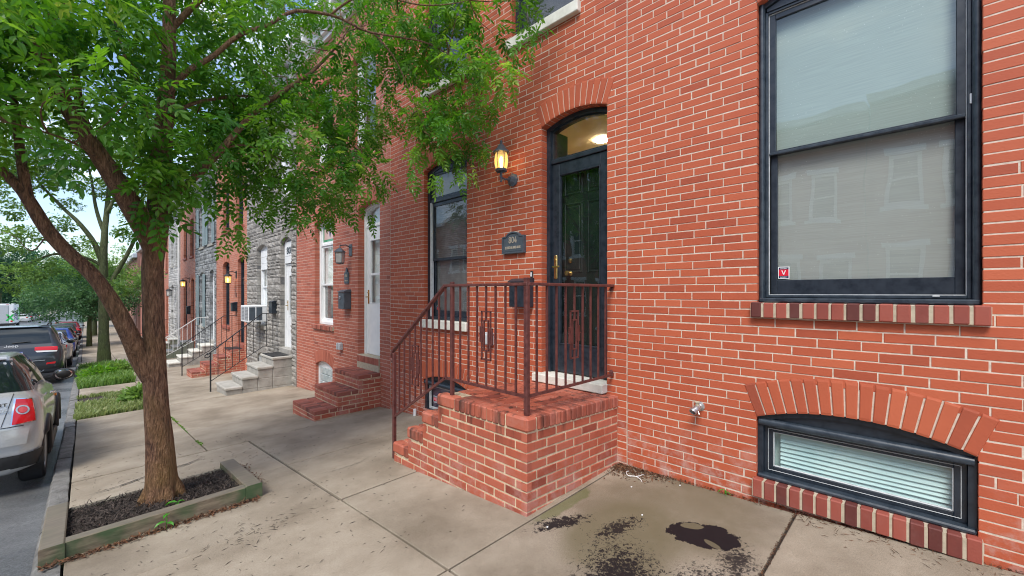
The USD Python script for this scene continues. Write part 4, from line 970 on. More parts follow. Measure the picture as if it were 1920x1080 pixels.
def ornament(c, d, zc, z0, z1):
    """two interlocked tall rectangles with stubs, on a bar that runs above and below"""
    d = np.asarray(d, float); c = np.asarray(c, float); o = MB(); r_ = .0055
    def bx(a0, a1, za, zb, off):
        for a in (a0, a1): o.bar(c + d * a + [0, 0, za], c + d * a + [0, 0, zb], 2 * r_, 2 * r_, up=(0, 1, 0))
        for zz in (za, zb): o.bar(c + d * (a0 - r_) + [0, 0, zz], c + d * (a1 + r_) + [0, 0, zz], 2 * r_ - off, 2 * r_ - off)
    bx(-.050, .050, zc - .185, zc + .185, .0); bx(-.024, .024, zc - .115, zc + .115, .0006)
    bx(-.066, -.040, zc - .065, zc + .055, .0008); bx(.040, .066, zc - .05, zc + .065, .0008)
    o.bar(c + [0, 0, z0], c + [0, 0, zc - .115], .0134, .0134, up=(0, 1, 0)); o.bar(c + [0, 0, zc + .115], c + [0, 0, z1], .0134, .0134, up=(0, 1, 0))
    for a in (-.08, .058): o.bar(c + d * a + [0, 0, zc + .01], c + d * (a + .022) + [0, 0, zc + .01], .009, .009)
    o.build('ornament', K['maroon'], rl)
for k in range(1, 10):
    x = RX + (WALL - RX) * k / 10 - .008
    if k == 5: ornament((x, RY0, 0), (1, 0, 0), EYE - .33, ZL, ZT)
    else: baluster(x, RY0, ZL, ZT)
for k in range(1, 8):
    y = RY0 + (RY1 - RY0) * k / 8
    if k == 4: ornament((RX, y, 0), (0, 1, 0), EYE - .33, ZL, ZT)
    else: baluster(RX, y, ZL, ZT)
for k in range(1, 10):
    y = RY1 + (RY2 - RY1) * k / 10
    f = np.clip((y - 2.945) / (RY2 + .03 - 2.945), 0, 1); zt = ZT - .004 + (p3z + .012 - ZT + .004) * f
    f2 = np.clip((y - 2.94) / (RY2 - 2.94), 0, 1); zl = ZL + (ZL3 - ZL) * f2
    if k == 6: ornament((RX, y, 0), (0, 1, 0), (zt + zl) / 2 - .03, zl, zt)
    else: baluster(RX, y, zl, zt)

# 806: brick steps
zf = float(walk_z(2.3, 6.7)); zd = D6.zb + .0
tz = [zf + .175, zf + .175 + (zd - .10 - zf - .175) / 2, zd - .10]
brick_steps('dark topped red brick steps below the white door', 6.18, 7.08, [2.29, 2.62, 2.94], tz, zf, K['stoop_brick'], K['stoop_mortar'], cap=K['step_brick'], seed=41)

def block_steps(label, y0, y1, xs, tops, zfoot, material, slabm, name='concrete_steps', lip=.02, slabh=.055):
    t = thing(name, label, 'steps', group='front steps of the row'); n = len(xs)
    for i in range(n):
        x1 = WALL if i == n - 1 else xs[i + 1] - .002
        b = MB(); zb = zfoot - .3; hh = tops[i] - slabh - zb
        k = max(1, int(round(hh / .2)))
        for q in range(k):
            b.box((xs[i] + .001 * q, y0 + .012 + .002 * (q % 2), zb + hh * q / k), (x1, y1 - .012, zb + hh * (q + 1) / k - .006), c=.008)
        b.box((xs[i] + .008, y0 + .018, zb), (x1 - .001, y1 - .018, tops[i] - slabh - .001))
        b.build('step_block', material, t)
        MB().box((xs[i] - lip, y0 - lip * .5, tops[i] - slabh), (WALL - .001 if i == n - 1 else xs[i + 1] + .0, y1 + lip * .5, tops[i]), c=.012).build('tread', slabm, t)
    return t
def iron_railing(label, y, x0, x1, z0a, ztop0, ztop1, material, step_z, name='stair_railing', spread=.13, w=.028, curl=True, xw=None):
    """rail from the post at (x0) up to x1 then level to the wall; balusters down to a lower rail"""
    t = thing(name, label, 'railing', group='iron stair railings')
    xw = xw or WALL - .002; b = .012
    MB().box((x0 - .013, y - .013, z0a - .02), (x0 + .013, y + .013, ztop0), c=.002).build('post', material, t)
    top = MB().bar((x0 - .06, y, ztop0 + .012 - .06 * (ztop1 - ztop0) / (x1 - x0)), (x1, y, ztop1), .034, w * .6).bar((x1 - .008, y, ztop1), (xw, y, ztop1), .034, w * .6)
    if curl: top.tube([(x0 - .05, y, ztop0 + .0), (x0 - .10, y, ztop0 - .05), (x0 - .10, y, ztop0 - .09), (x0 - .05, y, ztop0 - .10), (x0, y, ztop0 - .06)], .010, 6)
    top.build('top_rail', material, t)
    zl0, zl1 = ztop0 - .62, ztop1 - .78
    MB().bar((x0, y, zl0), (x1 + .02, y, zl1), .018, .012).bar((x1 + .01, y, zl1), (xw, y, zl1), .018, .012).build('bottom_rail', material, t)
    n = int((xw - x0) / spread)
    for k in range(1, n):
        x = x0 + (xw - x0) * k / n; f = min(1, (x - x0) / (x1 - x0))
        MB().bar((x, y, zl0 + (zl1 - zl0) * f), (x, y, ztop0 + (ztop1 - ztop0) * f), b, b, up=(0, 1, 0)).build('baluster', material, t)
    return t
def std_steps(k):
    y0 = ROW[k][0]; o = ROWOPS[k][0]; zf = float(walk_z(2.1, y0 + .7)); top = o.zb - .02
    return y0, o, zf, top
y0, o, zf, top = std_steps(0)
rise = (top - zf) / 4
block_steps('weathered concrete steps up to the white door of the formstone house', 10.22, 11.12, [2.03, 2.32, 2.61, 2.90], [zf + rise * (i + 1) for i in range(4)], zf, K['concrete'], K['pale_concrete'])
iron_railing('black iron railing of the concrete steps', 11.16, 1.93, 2.93, float(walk_z(1.93, 11.16)), zf + .82, top + .93, K['black_iron'], 0)
tag(MB().box((2.90, 10.30, top + .001), (3.26, 11.02, top + .014), c=.004).build('door_mat', K['black_iron']), 'black rubber mat on the concrete steps at the white door', 'door mat')
y0, o, zf, top = std_steps(1); rise = (top - zf) / 4
brick_steps('red brick steps of the house with the carriage lamp', 14.28, 15.12, [2.05, 2.36, 2.67, 2.95], [zf + rise * (i + 1) for i in range(4)], zf, K['stoop_brick'], K['stoop_mortar'], cap=K['step_brick'], seed=51)
iron_railing('black iron railing of the farther brick steps', 15.16, 1.95, 2.95, float(walk_z(1.95, 15.2)), zf + .85, top + .95, K['black_iron'], 0, curl=False)
tag(MB().box((2.93, 14.36, top + .001), (3.26, 15.05, top + .014), c=.004).build('door_mat', K['black_iron']), 'dark mat on the brick steps below the carriage lamp', 'door mat')
y0, o, zf, top = std_steps(2); rise = (top - zf) / 4
block_steps('pale white edged concrete steps with a white railing', 18.30, 19.2, [2.0, 2.32, 2.64, 2.92], [zf + rise * (i + 1) for i in range(4)], zf, K['concrete'], K['white_stone'])
iron_railing('white painted iron railing of the pale steps', 19.25, 1.95, 2.92, float(walk_z(1.95, 19.3)), zf + .9, top + .95, K['white_iron'], 0, curl=False, w=.04)
y0, o, zf, top = std_steps(3); rise = (top - zf) / 4
block_steps('mossy grey concrete steps behind the white railing', 22.4, 23.3, [1.95, 2.28, 2.61, 2.92], [zf + rise * (i + 1) for i in range(4)], zf, K['green_concrete'], K['pale_concrete'])
y0, o, zf, top = std_steps(4); rise = (top - zf) / 4
block_steps('distant concrete steps at the light grey formstone house', 26.45, 27.35, [1.95, 2.28, 2.61, 2.92], [zf + rise * (i + 1) for i in range(4)], zf, K['green_concrete'], K['white_stone'])
iron_railing('thin dark railing of the distant concrete steps', 27.4, 1.9, 2.9, float(walk_z(1.95, 27.4)), zf + .9, top + .95, K['black_iron'], 0, curl=False)
pl = thing('planter', 'green planter on the distant concrete steps', 'planter', (2.2, 26.9, zf + rise + .001))
MB().lathe([(0, 0), (.11, 0), (.13, .02), (.17, .2), (.185, .2), (.185, .23), (.15, .23), (.14, .19), (0, .19)], (0, 0, 0), 14).build('pot', pmat('green_pot', (.03, .16, .09), None, 6, .5), pl, smooth=40)
MB().lathe([(0, .191), (.139, .191), (.06, .26), (0, .28)], (0, 0, 0), 12).build('potting_soil', K['soil'], pl)
# ------------------------------------------------------------------ lamps, plaques, mailboxes and other small things on the walls
def txt(mb, s, h, y, z, x, depth=.003, bold=True, squash=1., tone=.5):
    """lettering on the wall, centred at (y, z), read from the street"""
    m = meshkit.text_mesh(s, h, depth, bold); v = m.vertices.copy(); w = v[:, 0].max() + v[:, 0].min()
    v[:, 0] = (v[:, 0] - w / 2) * squash
    mb.add(np.stack([x - v[:, 2], y - v[:, 0], z - h / 2 + v[:, 1]], 1), m.faces, tone); return mb
K['letter'] = pmat('cast_letter', (.42, .36, .28), (.50, .44, .35), 20, .5)

def coach_lamp(label, y, z, lit, out=.24, s=1., metal='slate_paint', glass='lamp_glass'):
    """round lantern on an arm with an eight-sided wall plate"""
    t = thing('wall_lantern', label, 'lantern', (WALL, y, z)); M_ = K[metal]
    MB().lathe([(0, 0), (.062 * s, 0), (.062 * s, .012 * s), (.045 * s, .02 * s), (.026 * s, .055 * s), (0, .06 * s)], (-.001, 0, 0), 8, (-1, 0, 0)).build('wall_plate', M_, t)
    MB().tube([(-.05 * s, 0, 0), (-.11 * s, 0, -.012 * s), (-.17 * s, 0, .0), (-out * s, 0, .03 * s)], [.012 * s, .009 * s, .009 * s, .011 * s], 8).tube([(-out * s, 0, -.035 * s), (-out * s, 0, .045 * s)], [.006 * s, .012 * s], 8).lathe([(0, -.05 * s), (.010 * s, -.045 * s), (.012 * s, -.035 * s), (0, -.025 * s)], (-out * s, 0, 0), 8).tube([(-out * s, -.05 * s, .045 * s), (-out * s, .05 * s, .045 * s)], .006 * s, 6).build('arm', M_, t, smooth=40)
    c0 = (-out * s, 0, .05 * s)
    MB().lathe([(0, 0), (.052 * s, .0), (.056 * s, .015 * s), (.05 * s, .022 * s), (0, .022 * s)], c0, 14).build('lamp_base', M_, t, smooth=40)
    MB().lathe([(.048 * s, .022 * s), (.058 * s, .06 * s), (.062 * s, .10 * s), (.058 * s, .14 * s), (.05 * s, .165 * s), (.047 * s, .165 * s), (.055 * s, .14 * s), (.059 * s, .10 * s), (.055 * s, .06 * s), (.045 * s, .022 * s), (.048 * s, .022 * s)], c0, 18).build('lamp_glass', K[glass], t, smooth=True)
    for k in range(6):
        a = k * math.pi / 3 + .2
        MB().tube([(c0[0] + q * s * math.cos(a), q * s * math.sin(a), c0[2] + h * s) for q, h in ((.051, .02), (.061, .06), (.065, .10), (.061, .14), (.053, .165))], .0035 * s, 5).build('cage_bar', M_, t)
    MB().lathe([(.060 * s, .163 * s), (.075 * s, .166 * s), (.073 * s, .180 * s), (.045 * s, .205 * s), (.028 * s, .235 * s), (.012 * s, .245 * s), (.010 * s, .26 * s), (.014 * s, .27 * s), (0, .29 * s)], c0, 16).build('lamp_roof', M_, t, smooth=40)
    MB().lathe([(0, .03 * s), (.012 * s, .03 * s), (.014 * s, .075 * s), (.018 * s, .10 * s), (.012 * s, .125 * s), (0, .14 * s)], c0, 10).build('bulb', K['bulb'] if lit else K['frost_glass'], t, smooth=True)
    return t
coach_lamp('lit slate grey round lantern on the brick beside the black door', 3.235, EYE + 1.235, True, .155, 1.18)
def box_lantern(label, y, z, lit, s=1., metal='black_iron', drop=True):
    """square lantern hanging from a curved arm"""
    t = thing('wall_lantern', label, 'lantern', (WALL, y, z)); M_ = K[metal]; o = .17 * s
    MB().box((-.014, -.05 * s, -.08 * s), (-.001, .05 * s, .10 * s), c=.004).build('wall_plate', M_, t)
    MB().tube([(-.01, 0, .05 * s), (-.08 * s, 0, .085 * s), (-o, 0, .07 * s), (-o, 0, .02 * s)], .009 * s, 8).build('arm', M_, t, smooth=True)
    MB().lathe([(.002, .04 * s), (.03 * s, .025 * s), (.085 * s, -.02 * s), (.088 * s, -.035 * s), (.0, -.034 * s)], (-o, 0, 0), 4 if drop else 16).build('lamp_roof', M_, t)
    MB().lathe([(.068 * s, -.04 * s), (.060 * s, -.19 * s), (.056 * s, -.19 * s), (.064 * s, -.04 * s), (.068 * s, -.04 * s)], (-o, 0, 0), 4 if drop else 14).build('lamp_glass', K['lamp_glass'] if lit else K['frost_glass'], t)
    for k in range(4):
        a = k * math.pi / 2
        MB().bar((-o + .071 * s * math.cos(a), .071 * s * math.sin(a), -.035 * s), (-o + .062 * s * math.cos(a), .062 * s * math.sin(a), -.195 * s), .007 * s, .007 * s, up=(0, 1, 0)).build('cage_bar', M_, t)
    MB().lathe([(0, -.188 * s), (.064 * s, -.188 * s), (.055 * s, -.205 * s), (0, -.215 * s)], (-o, 0, 0), 4 if drop else 14).build('lamp_base', M_, t)
    MB().lathe([(0, -.18 * s), (.016 * s, -.17 * s), (.022 * s, -.12 * s), (.012 * s, -.08 * s), (0, -.07 * s)], (-o, 0, 0), 10).build('bulb', K['dim_bulb'] if lit else K['frost_glass'], t, smooth=True)
    return t
box_lantern('unlit black box lantern beside the white half glazed door', 7.25, EYE + .74, False, 1.15, 'slate_paint')
box_lantern('lit bell shaped lantern on the orange red brick house', 15.25, EYE + .55, True, 1.3, drop=False)
box_lantern('white glowing lamp on the farther red brick house', 23.6, EYE + .55, True, 1.4, drop=False)
box_lantern('dark lantern on the light grey formstone house', 27.6, EYE + .15, False, 1.6)

# address plaque with arched top
t = thing('address_plaque', 'slate grey arched address plaque with cast number 804', 'plaque', (WALL, 3.21, EYE + .545))
def plaque_shape(w, h, r):
    p = [(-w, -h), (w, -h), (w, h * .62)] + [(w * .62 * math.cos(a), h * .62 + h * .42 * math.sin(a)) for a in np.linspace(.12, math.pi - .12, 10)] + [(-w, h * .62)]
    return Polygon(p)
MB().poly(plaque_shape(.165, .115, 0), -.030, -.001).build('backing', K['slate_paint'], t)
rim = plaque_shape(.165, .115, 0); MB().poly(rim.difference(rim.buffer(-.014)), -.040, -.0301).build('rim', K['slate_paint'], t)
MB().poly(plaque_shape(.146, .096, 0).buffer(-.006), -.033, -.0302).build('field', K['slate_paint'], t)
b = MB(); txt(b, '804', .066, 0, .030, -.033, .005, False, .72); b.build('house_number', K['letter'], t)
b = MB(); txt(b, 'S HIGHLAND AVE', .026, 0, -.052, -.033, .004, True, .78); b.build('street_name', K['letter'], t)
t = thing('address_plaque', 'small dark pointed address plaque under the unlit box lantern', 'plaque', (WALL, 7.40, EYE + .30))
MB().poly(Polygon([(-.085, -.135), (.085, -.135), (.085, .055), (.04, .075), (.03, .115), (0, .15), (-.03, .115), (-.04, .075), (-.085, .055)]), -.018, -.001).build('backing', K['slate_paint'], t)
b = MB(); txt(b, '806', .05, 0, .005, -.018, .004, False, .75); txt(b, 'S HIGHLAND', .020, 0, -.085, -.018, .003, True, .7); b.build('house_number', K['letter'], t)

def mailbox(label, y, z, w, h, d, material, lid=True):
    t = thing('mailbox', label, 'mailbox', (WALL, y, z))
    MB().box((-d, -w / 2, -h / 2), (-.001, w / 2, h * .36), c=.006).build('box_body', material, t)
    v = np.array([(-d - .012, -w / 2 - .008, h * .365), (-.001, -w / 2 - .008, h * .365), (-.001, -w / 2 - .008, h * .52), (-d * .55, -w / 2 - .008, h * .5), (-d - .012, -w / 2 - .008, h * .40)])
    v2 = v + [0, w + .016, 0]; n = len(v)
    q = [[i, i + 1, i + 1 + n, i + n] for i in range(n - 1)] + [[n - 1, 0, n, 2 * n - 1]]
    m = MB().add(np.vstack([v, v2]), q); m.add(v, [[0, j + 1, j] for j in range(1, n - 1)]); m.add(v2, [[0, j, j + 1] for j in range(1, n - 1)]); m.build('lid', material, t)
    return t
mailbox('black mailbox behind the maroon railing beside the black door', 3.06, EYE - .0, .25, .30, .12, K['black_paint'])
t = mailbox('slate grey mailbox with a round lock beside the white door', 7.36, EYE - .115, .24, .34, .13, K['slate_paint'])
MB().lathe([(0, 0), (.028, 0), (.03, .006), (.02, .012), (0, .014)], (-.131, .04, .03), 14, (-1, 0, 0)).build('lock', K['steel'], t, smooth=40)
mailbox('black mailbox behind the railing of the formstone house', 11.42, EYE - .35, .26, .32, .12, K['black_paint'])
mailbox('black mailbox on the orange red brick house', 15.22, EYE - .43, .22, .28, .14, K['black_paint'])
mailbox('black mailbox on the farther red brick house', 22.95 + .45, EYE - .77, .25, .36, .14, K['black_paint'])
t = thing('doorbell', 'slim black doorbell with a pale button above the black mailbox', 'doorbell', (WALL, 2.955, EYE + .185))
MB().box((-.018, -.016, -.045), (-.001, .016, .045), c=.004).build('housing', K['black_iron'], t); MB().box((-.021, -.008, -.014), (-.0181, .008, .030), c=.001).build('button', K['white_paint'], t)
# covered outlets and vents
t = thing('outlet_cover', 'light grey covered outlet box behind the maroon railing', 'outlet box', (WALL, 3.60, EYE - .53))
MB().box((-.05, -.06, -.075), (-.001, .06, .075), c=.01).build('housing', K['grey_plastic'], t); MB().box((-.075, -.05, -.065), (-.0501, .05, .055), c=.012).build('cover', K['grey_plastic'], t); MB().cyl((-.03, 0, -.075), (-.03, 0, -.11), .012, 8).build('cable_gland', K['grey_plastic'], t)
t = thing('outlet_cover', 'tilted grey vent box low on the faded brick beside the white door', 'vent', (WALL, 7.62, EYE - .975))
MB().box((-.07, -.055, -.06), (-.001, .01, .06), c=.008).build('housing', K['grey_plastic'], t); MB().box((-.085, .012, -.06), (-.02, .06, .062), c=.008).build('cover', K['grey_plastic'], t)
MB().box((-.02, -.02, .061), (-.005, .03, .075), c=.002).build('bracket', K['steel'], t)
tag(MB().box((WALL - .012, 15.22, EYE - .13), (WALL - .001, 15.29, EYE - .0), c=.003).build('doorbell_plate', K['black_iron']), 'small dark doorbell plate under the lit bell lantern', 'doorbell')
# wall hydrant
t = thing('wall_tap', 'pale metal hose tap sticking out of the brick below the big window', 'hose tap', (WALL, 1.235, EYE - .865))
MB().lathe([(0, 0), (.034, 0), (.034, .006), (.018, .012), (.018, .04), (.024, .045), (.024, .06), (0, .06)], (0, 0, 0), 12, (-1, 0, 0)).build('flange', K['steel'], t, smooth=40)
MB().tube([(-.055, 0, 0), (-.075, .0, -.004), (-.095, .01, -.02)], [.022, .024, .022], 12).lathe([(.015, 0), (.027, 0), (.029, .006), (.029, .022), (.022, .022), (.020, .004)], (-.09, .012, -.016), 12, (-.75, .2, -.62)).build('spout', K['steel'], t, smooth=40)
MB().lathe([(0, 0), (.013, 0), (.013, .02), (.02, .022), (.02, .03), (0, .032)], (-.062, 0, .016), 8, (0, 0, 1)).build('valve', K['dark_mortar'], t)
MB().tube([(-.09, -.02, -.02), (-.10, -.03, -.035), (-.088, -.015, -.045)], .004, 6).build('vacuum_breaker', K['steel'], t)
# security stickers
def sticker(label, y, z, x, w, h):
    t = thing('security_sticker', label, 'sticker', (x, y, z)); hw = w / 2
    MB().poly(sbox(-hw, 0, hw, h).buffer(.002), -.0012, 0).build('sticker_edge', K['white_paint'], t)
    MB().box((-.0016, -hw + .003, .003), (-.0013, hw - .003, h - .003)).build('sticker_band', mat(uname('', 'sticker_navy'), {'p': ('principled_bsdf', {'base_color': (.02, .03, .07), 'roughness': .3})}, []), t)
    MB().box((-.0021, -hw + .003, h * .22), (-.0018, hw - .003, h * .78)).build('sticker_field', mat(uname('', 'sticker_red'), {'p': ('principled_bsdf', {'base_color': (.62, .02, .04), 'roughness': .3})}, []), t)
    b = MB(); txt(b, 'V', h * .36, 0, h * .52, -.0022, .0006, True); 
    if w > .06: txt(b, 'SECURITY', h * .075, 0, h * .86, -.0017, .0006, True); txt(b, 'SECURITY', h * .075, 0, h * .115, -.0017, .0006, True)
    b.build('sticker_letter', K['white_paint'], t)
sticker('red and navy security sticker with a white V on the big window', .715, 1.70, WALL + .1285, .064, .080)
sticker('small red V sticker in the lower pane of the far black window', 4.82, 1.335, WALL + .138, .07, .085)
sticker('tiny red V sticker on the basement window behind the stoop', 4.80, .10, WALL + .070, .07, .085)
# window air conditioner of the formstone house
t = thing('air_conditioner', 'white window air conditioner above the concrete steps', 'air conditioner', (WALL, 12.5, ROWOPS[0][1].zb + .12))
MB().box((-.42, -.36, .0), (.02, .36, .42), c=.012).build('cabinet', K['white_paint'], t)
for yy, w_ in ((-.20, .28), (.14, .28)): 
    g = MB().box((-.424, yy - w_ / 2, .05), (-.4201, yy + w_ / 2, .38)).build('grille', pmat(uname('', 'ac_grille'), (.22, .23, .24), None, 30, .6), t)
    for k in range(9): MB().box((-.432, yy - w_ / 2, .06 + k * .036), (-.4245, yy + w_ / 2, .072 + k * .036)).build('fin', K['grey_plastic'], g)
for xx in (-.33, -.17): MB().box((xx - .07, -.3645, .05), (xx + .06, -.3605, .38)).build('side_grille', K['slate_paint'], t)
MB().box((-.05, .36, .0), (.03, .42, .40)).build('side_panel', K['white_paint'], t)
MB().bar((-.36, .1, -.02), (-.02, .1, -.24), .03, .02).build('bracket', K['steel'], t)
t = thing('air_conditioner', 'small white air conditioner in an upper window far down the row', 'air conditioner', (WALL, 33.0, ROWOPS[5][3].zb + .0))
MB().box((-.4, -.33, 0), (.05, .33, .45), c=.012).build('cabinet', K['white_paint'], t); MB().box((-.404, -.28, .05), (-.401, .28, .40)).build('grille', K['grey_plastic'], t)
# figures 808 over the white door
o = ROWOPS[0][0]
t = thing('house_number_sign', 'row of dark house numerals over the white door of the formstone house', 'house number', (WALL + .0, (o.ya + o.yb) / 2, 2.80 - .50 + .30))
b = MB(); txt(b, '808', .15, 0, 0, .073, .006, True, .9); b.build('numeral', K['slate_paint'], t)
# white pipe stub by the near steps, paint drips of caulk, and the vent pipe low on the wall behind the stoop
tag(MB().cyl((WALL - .05, 5.12, float(walk_z(WALL, 5.1)) - .02), (WALL - .05, 5.12, float(walk_z(WALL, 5.1)) + .09), .022, 10).build('drain_stub', K['white_paint'], smooth=40), 'short white drain pipe stub at the wall behind the stoop', 'pipe')
# ------------------------------------------------------------------ trees
def bark_mat(name, a, b, c, moss, mossz, amount=.5, sc=1.):
    N = {'g': ('geometry', {}), 'mp': ('mapping', {'scale': (38. * sc, 38. * sc, 8. * sc)}), 'n': ('noise_texture', {'scale': 1.6, 'detail': 8., 'roughness': .72, 'distortion': .6}),
         'v': ('voronoi_texture', {'scale': 2.6, 'feature': 'f1', 'detail': 2.}), 'n2': ('noise_texture', {'scale': 2.6, 'detail': 5.}),
         'r': ('rgb_ramp', {'ramp': [(0, a), (.36, a), (.52, b), (.68, c), (1, c)]}), 'xyz': ('separate_xyz', {}),
         'zr': ('map_range', {'range_type': 'smoothstep', 'from_min': mossz - .7, 'from_max': mossz + .4, 'to_min': 1., 'to_max': .35, 'clamp': True}), 'nr': ('map_range', {'from_min': .42, 'from_max': .62, 'to_max': amount, 'clamp': True}),
         'mm': ('math', {'math_type': 'multiply'}), 'mx': ('mix', {'color2': moss}), 'ad': ('math', {'math_type': 'multiply_add', 'value2': .6}),
         'b': ('bump', {'strength': 1., 'distance': .022}), 'p': ('principled_bsdf', {'roughness': .62, 'specular_ior_level': .35})}
    L = [('g.position', 'mp.vector'), ('mp.vector', 'n.vector'), ('mp.vector', 'v.vector'), ('g.position', 'n2.vector'), ('n.fac', 'r.fac'), ('g.position', 'xyz.vector'), ('xyz.z', 'zr.value'), ('n2.fac', 'nr.value'), ('zr.result', 'mm.value1'), ('nr.result', 'mm.value2'),
         ('mm.value', 'mx.fac'), ('r.color', 'mx.color1'), ('mx.color', 'p.base_color'), ('v.distance', 'ad.value1'), ('n.fac', 'ad.value3'), ('ad.value', 'b.height'), ('b.normal', 'p.normal')]
    return mat(name, N, L)
K['bark'] = bark_mat('brown_bark', (.048, .024, .016), (.195, .098, .056), (.37, .215, .130), (.28, .17, .05), .7, .55)
K['bark_green'] = bark_mat('mossy_bark', (.035, .040, .018), (.085, .10, .040), (.16, .18, .085), (.08, .11, .03), 1., .6, .6)
def leaf_mat(name, dark, mid, light, trans=.45, rough=.38, yellow=None):
    N = {'uv': ('uvmap', {'attribute': 'st'}), 'sx': ('separate_xyz', {}), 'r': ('rgb_ramp', {'ramp': [(0, dark), (.45, mid), (.85, light), (1, yellow or light)]}),
         'g': ('geometry', {}), 'n': ('noise_texture', {'scale': 1.3, 'detail': 2.}), 'a': ('math', {'math_type': 'multiply_add', 'value2': .5, 'value3': -.25}), 's': ('math', {'math_type': 'add'}),
         'p': ('principled_bsdf', {'roughness': rough, 'specular_ior_level': .45}), 't': ('translucent_bsdf', {}), 'h': ('hsv', {'saturation': 1.1, 'value': 1.5, 'hue': .485}), 'm': ('mix_closure', {'fac': trans})}
    L = [('uv.UV', 'sx.vector'), ('g.position', 'n.vector'), ('n.fac', 'a.value1'), ('sx.x', 's.value1'), ('a.value', 's.value2'), ('s.value', 'r.fac'), ('r.color', 'p.base_color'), ('r.color', 'h.color'), ('h.color', 't.color'), ('p.BSDF', 'm.closure1'), ('t.BSDF', 'm.closure2')]
    return mat(name, N, L, 'm.closure')
K['leaf'] = leaf_mat('ash_leaf', (.032, .135, .018), (.092, .255, .029), (.19, .375, .055), .52, .36, (.30, .41, .08))
K['leaf_pale'] = leaf_mat('pale_leaf', (.075, .16, .035), (.13, .25, .055), (.21, .35, .085), .45, .45, (.20, .30, .08))
K['leaf_far'] = leaf_mat('far_leaf', (.025, .085, .030), (.050, .14, .045), (.10, .21, .065), .3, .5)
K['leaf_dark'] = leaf_mat('dark_leaf', (.012, .050, .024), (.024, .085, .036), (.045, .125, .05), .25, .5)

def leaflet(L, W, droop=.15, fold=.25):
    """one pointed leaflet along +x, folded on its midrib"""
    return (np.array([[0, 0, 0], [L * .33, W * .5, fold * W * .4], [L * .72, W * .38, fold * W * .3 - droop * L * .35], [L, 0, -droop * L], [L * .72, -W * .38, fold * W * .3 - droop * L * .35], [L * .33, -W * .5, fold * W * .4], [L * .5, 0, -droop * L * .2]]),
            np.array([[0, 6, 1], [1, 6, 2], [2, 6, 3], [3, 6, 4], [4, 6, 5], [5, 6, 0]]))
def compound(r, n=4, L=.062, W=.026):
    """a feathered leaf: pairs of leaflets along a drooping stalk and one at the end"""
    V, F, k = [], [], 0; rl = L * n * .72
    def put(o, ang, s, tw):
        nonlocal k
        v, f = leaflet(L * s, W * s, r.uniform(.1, .35)); c, sn = math.cos(tw), math.sin(tw)
        v = np.stack([v[:, 0], v[:, 1] * c - v[:, 2] * sn, v[:, 1] * sn + v[:, 2] * c], 1); c, sn = math.cos(ang), math.sin(ang)
        v = np.stack([v[:, 0] * c - v[:, 1] * sn, v[:, 0] * sn + v[:, 1] * c, v[:, 2]], 1) + o
        V.append(v); F.append(f + k); k += len(v)
    for i in range(n):
        t = (i + .6) / n; o = np.array([rl * t, 0, -.22 * rl * t * t])
        for sg in (1, -1): put(o, sg * r.uniform(.75, 1.15), r.uniform(.8, 1.1) * (.8 + .3 * math.sin(math.pi * t)), sg * r.uniform(-.5, .3))
    put(np.array([rl, 0, -.22 * rl]), r.uniform(-.2, .2), 1.05, 0)
    s = .0012; v = np.array([[0, -s, 0], [0, s, 0], [rl * .5, s, -.055 * rl], [rl * .5, -s, -.055 * rl], [rl, s, -.22 * rl], [rl, -s, -.22 * rl]]); V.append(v); F.append(np.array([[0, 3, 1], [1, 3, 2], [3, 5, 2], [2, 5, 4]]) + k)
    return np.vstack(V), np.vstack(F)
def rots(r, d, spin=None):
    """frames whose x axis is d (n, 3), leaf upper side up as far as the direction allows, with some roll"""
    d = d / np.linalg.norm(d, axis=1, keepdims=True); up = np.tile([0, 0, 1.], (len(d), 1)) + r.normal(0, .45, (len(d), 3))
    b = np.cross(up, d); b /= np.linalg.norm(b, axis=1, keepdims=True) + 1e-9; c = np.cross(d, b)
    return np.stack([d, b, c], 1)
def leaves_mesh(mb, r, pos, d, scale, templates, tone):
    """adds one leaf per position, all of one template at a time"""
    R = rots(r, d); which = r.integers(0, len(templates), len(pos))
    for k, (v, f) in enumerate(templates):
        i = np.nonzero(which == k)[0]
        if not len(i): continue
        V = np.einsum('vj,njk->nvk', v, R[i]) * scale[i][:, None, None] + pos[i][:, None]
        F = f[None] + (np.arange(len(i)) * len(v))[:, None, None]
        mb.add(V.reshape(-1, 3), F.reshape(-1, 3), np.repeat(np.stack([tone[i], tone[i]], 1), len(v), 0))
def curve(pts, n):
    p = np.asarray(pts, float); t = np.r_[0, np.cumsum(np.linalg.norm(np.diff(p, axis=0), axis=1))]
    return PchipInterpolator(t, p)(np.linspace(0, t[-1], n))

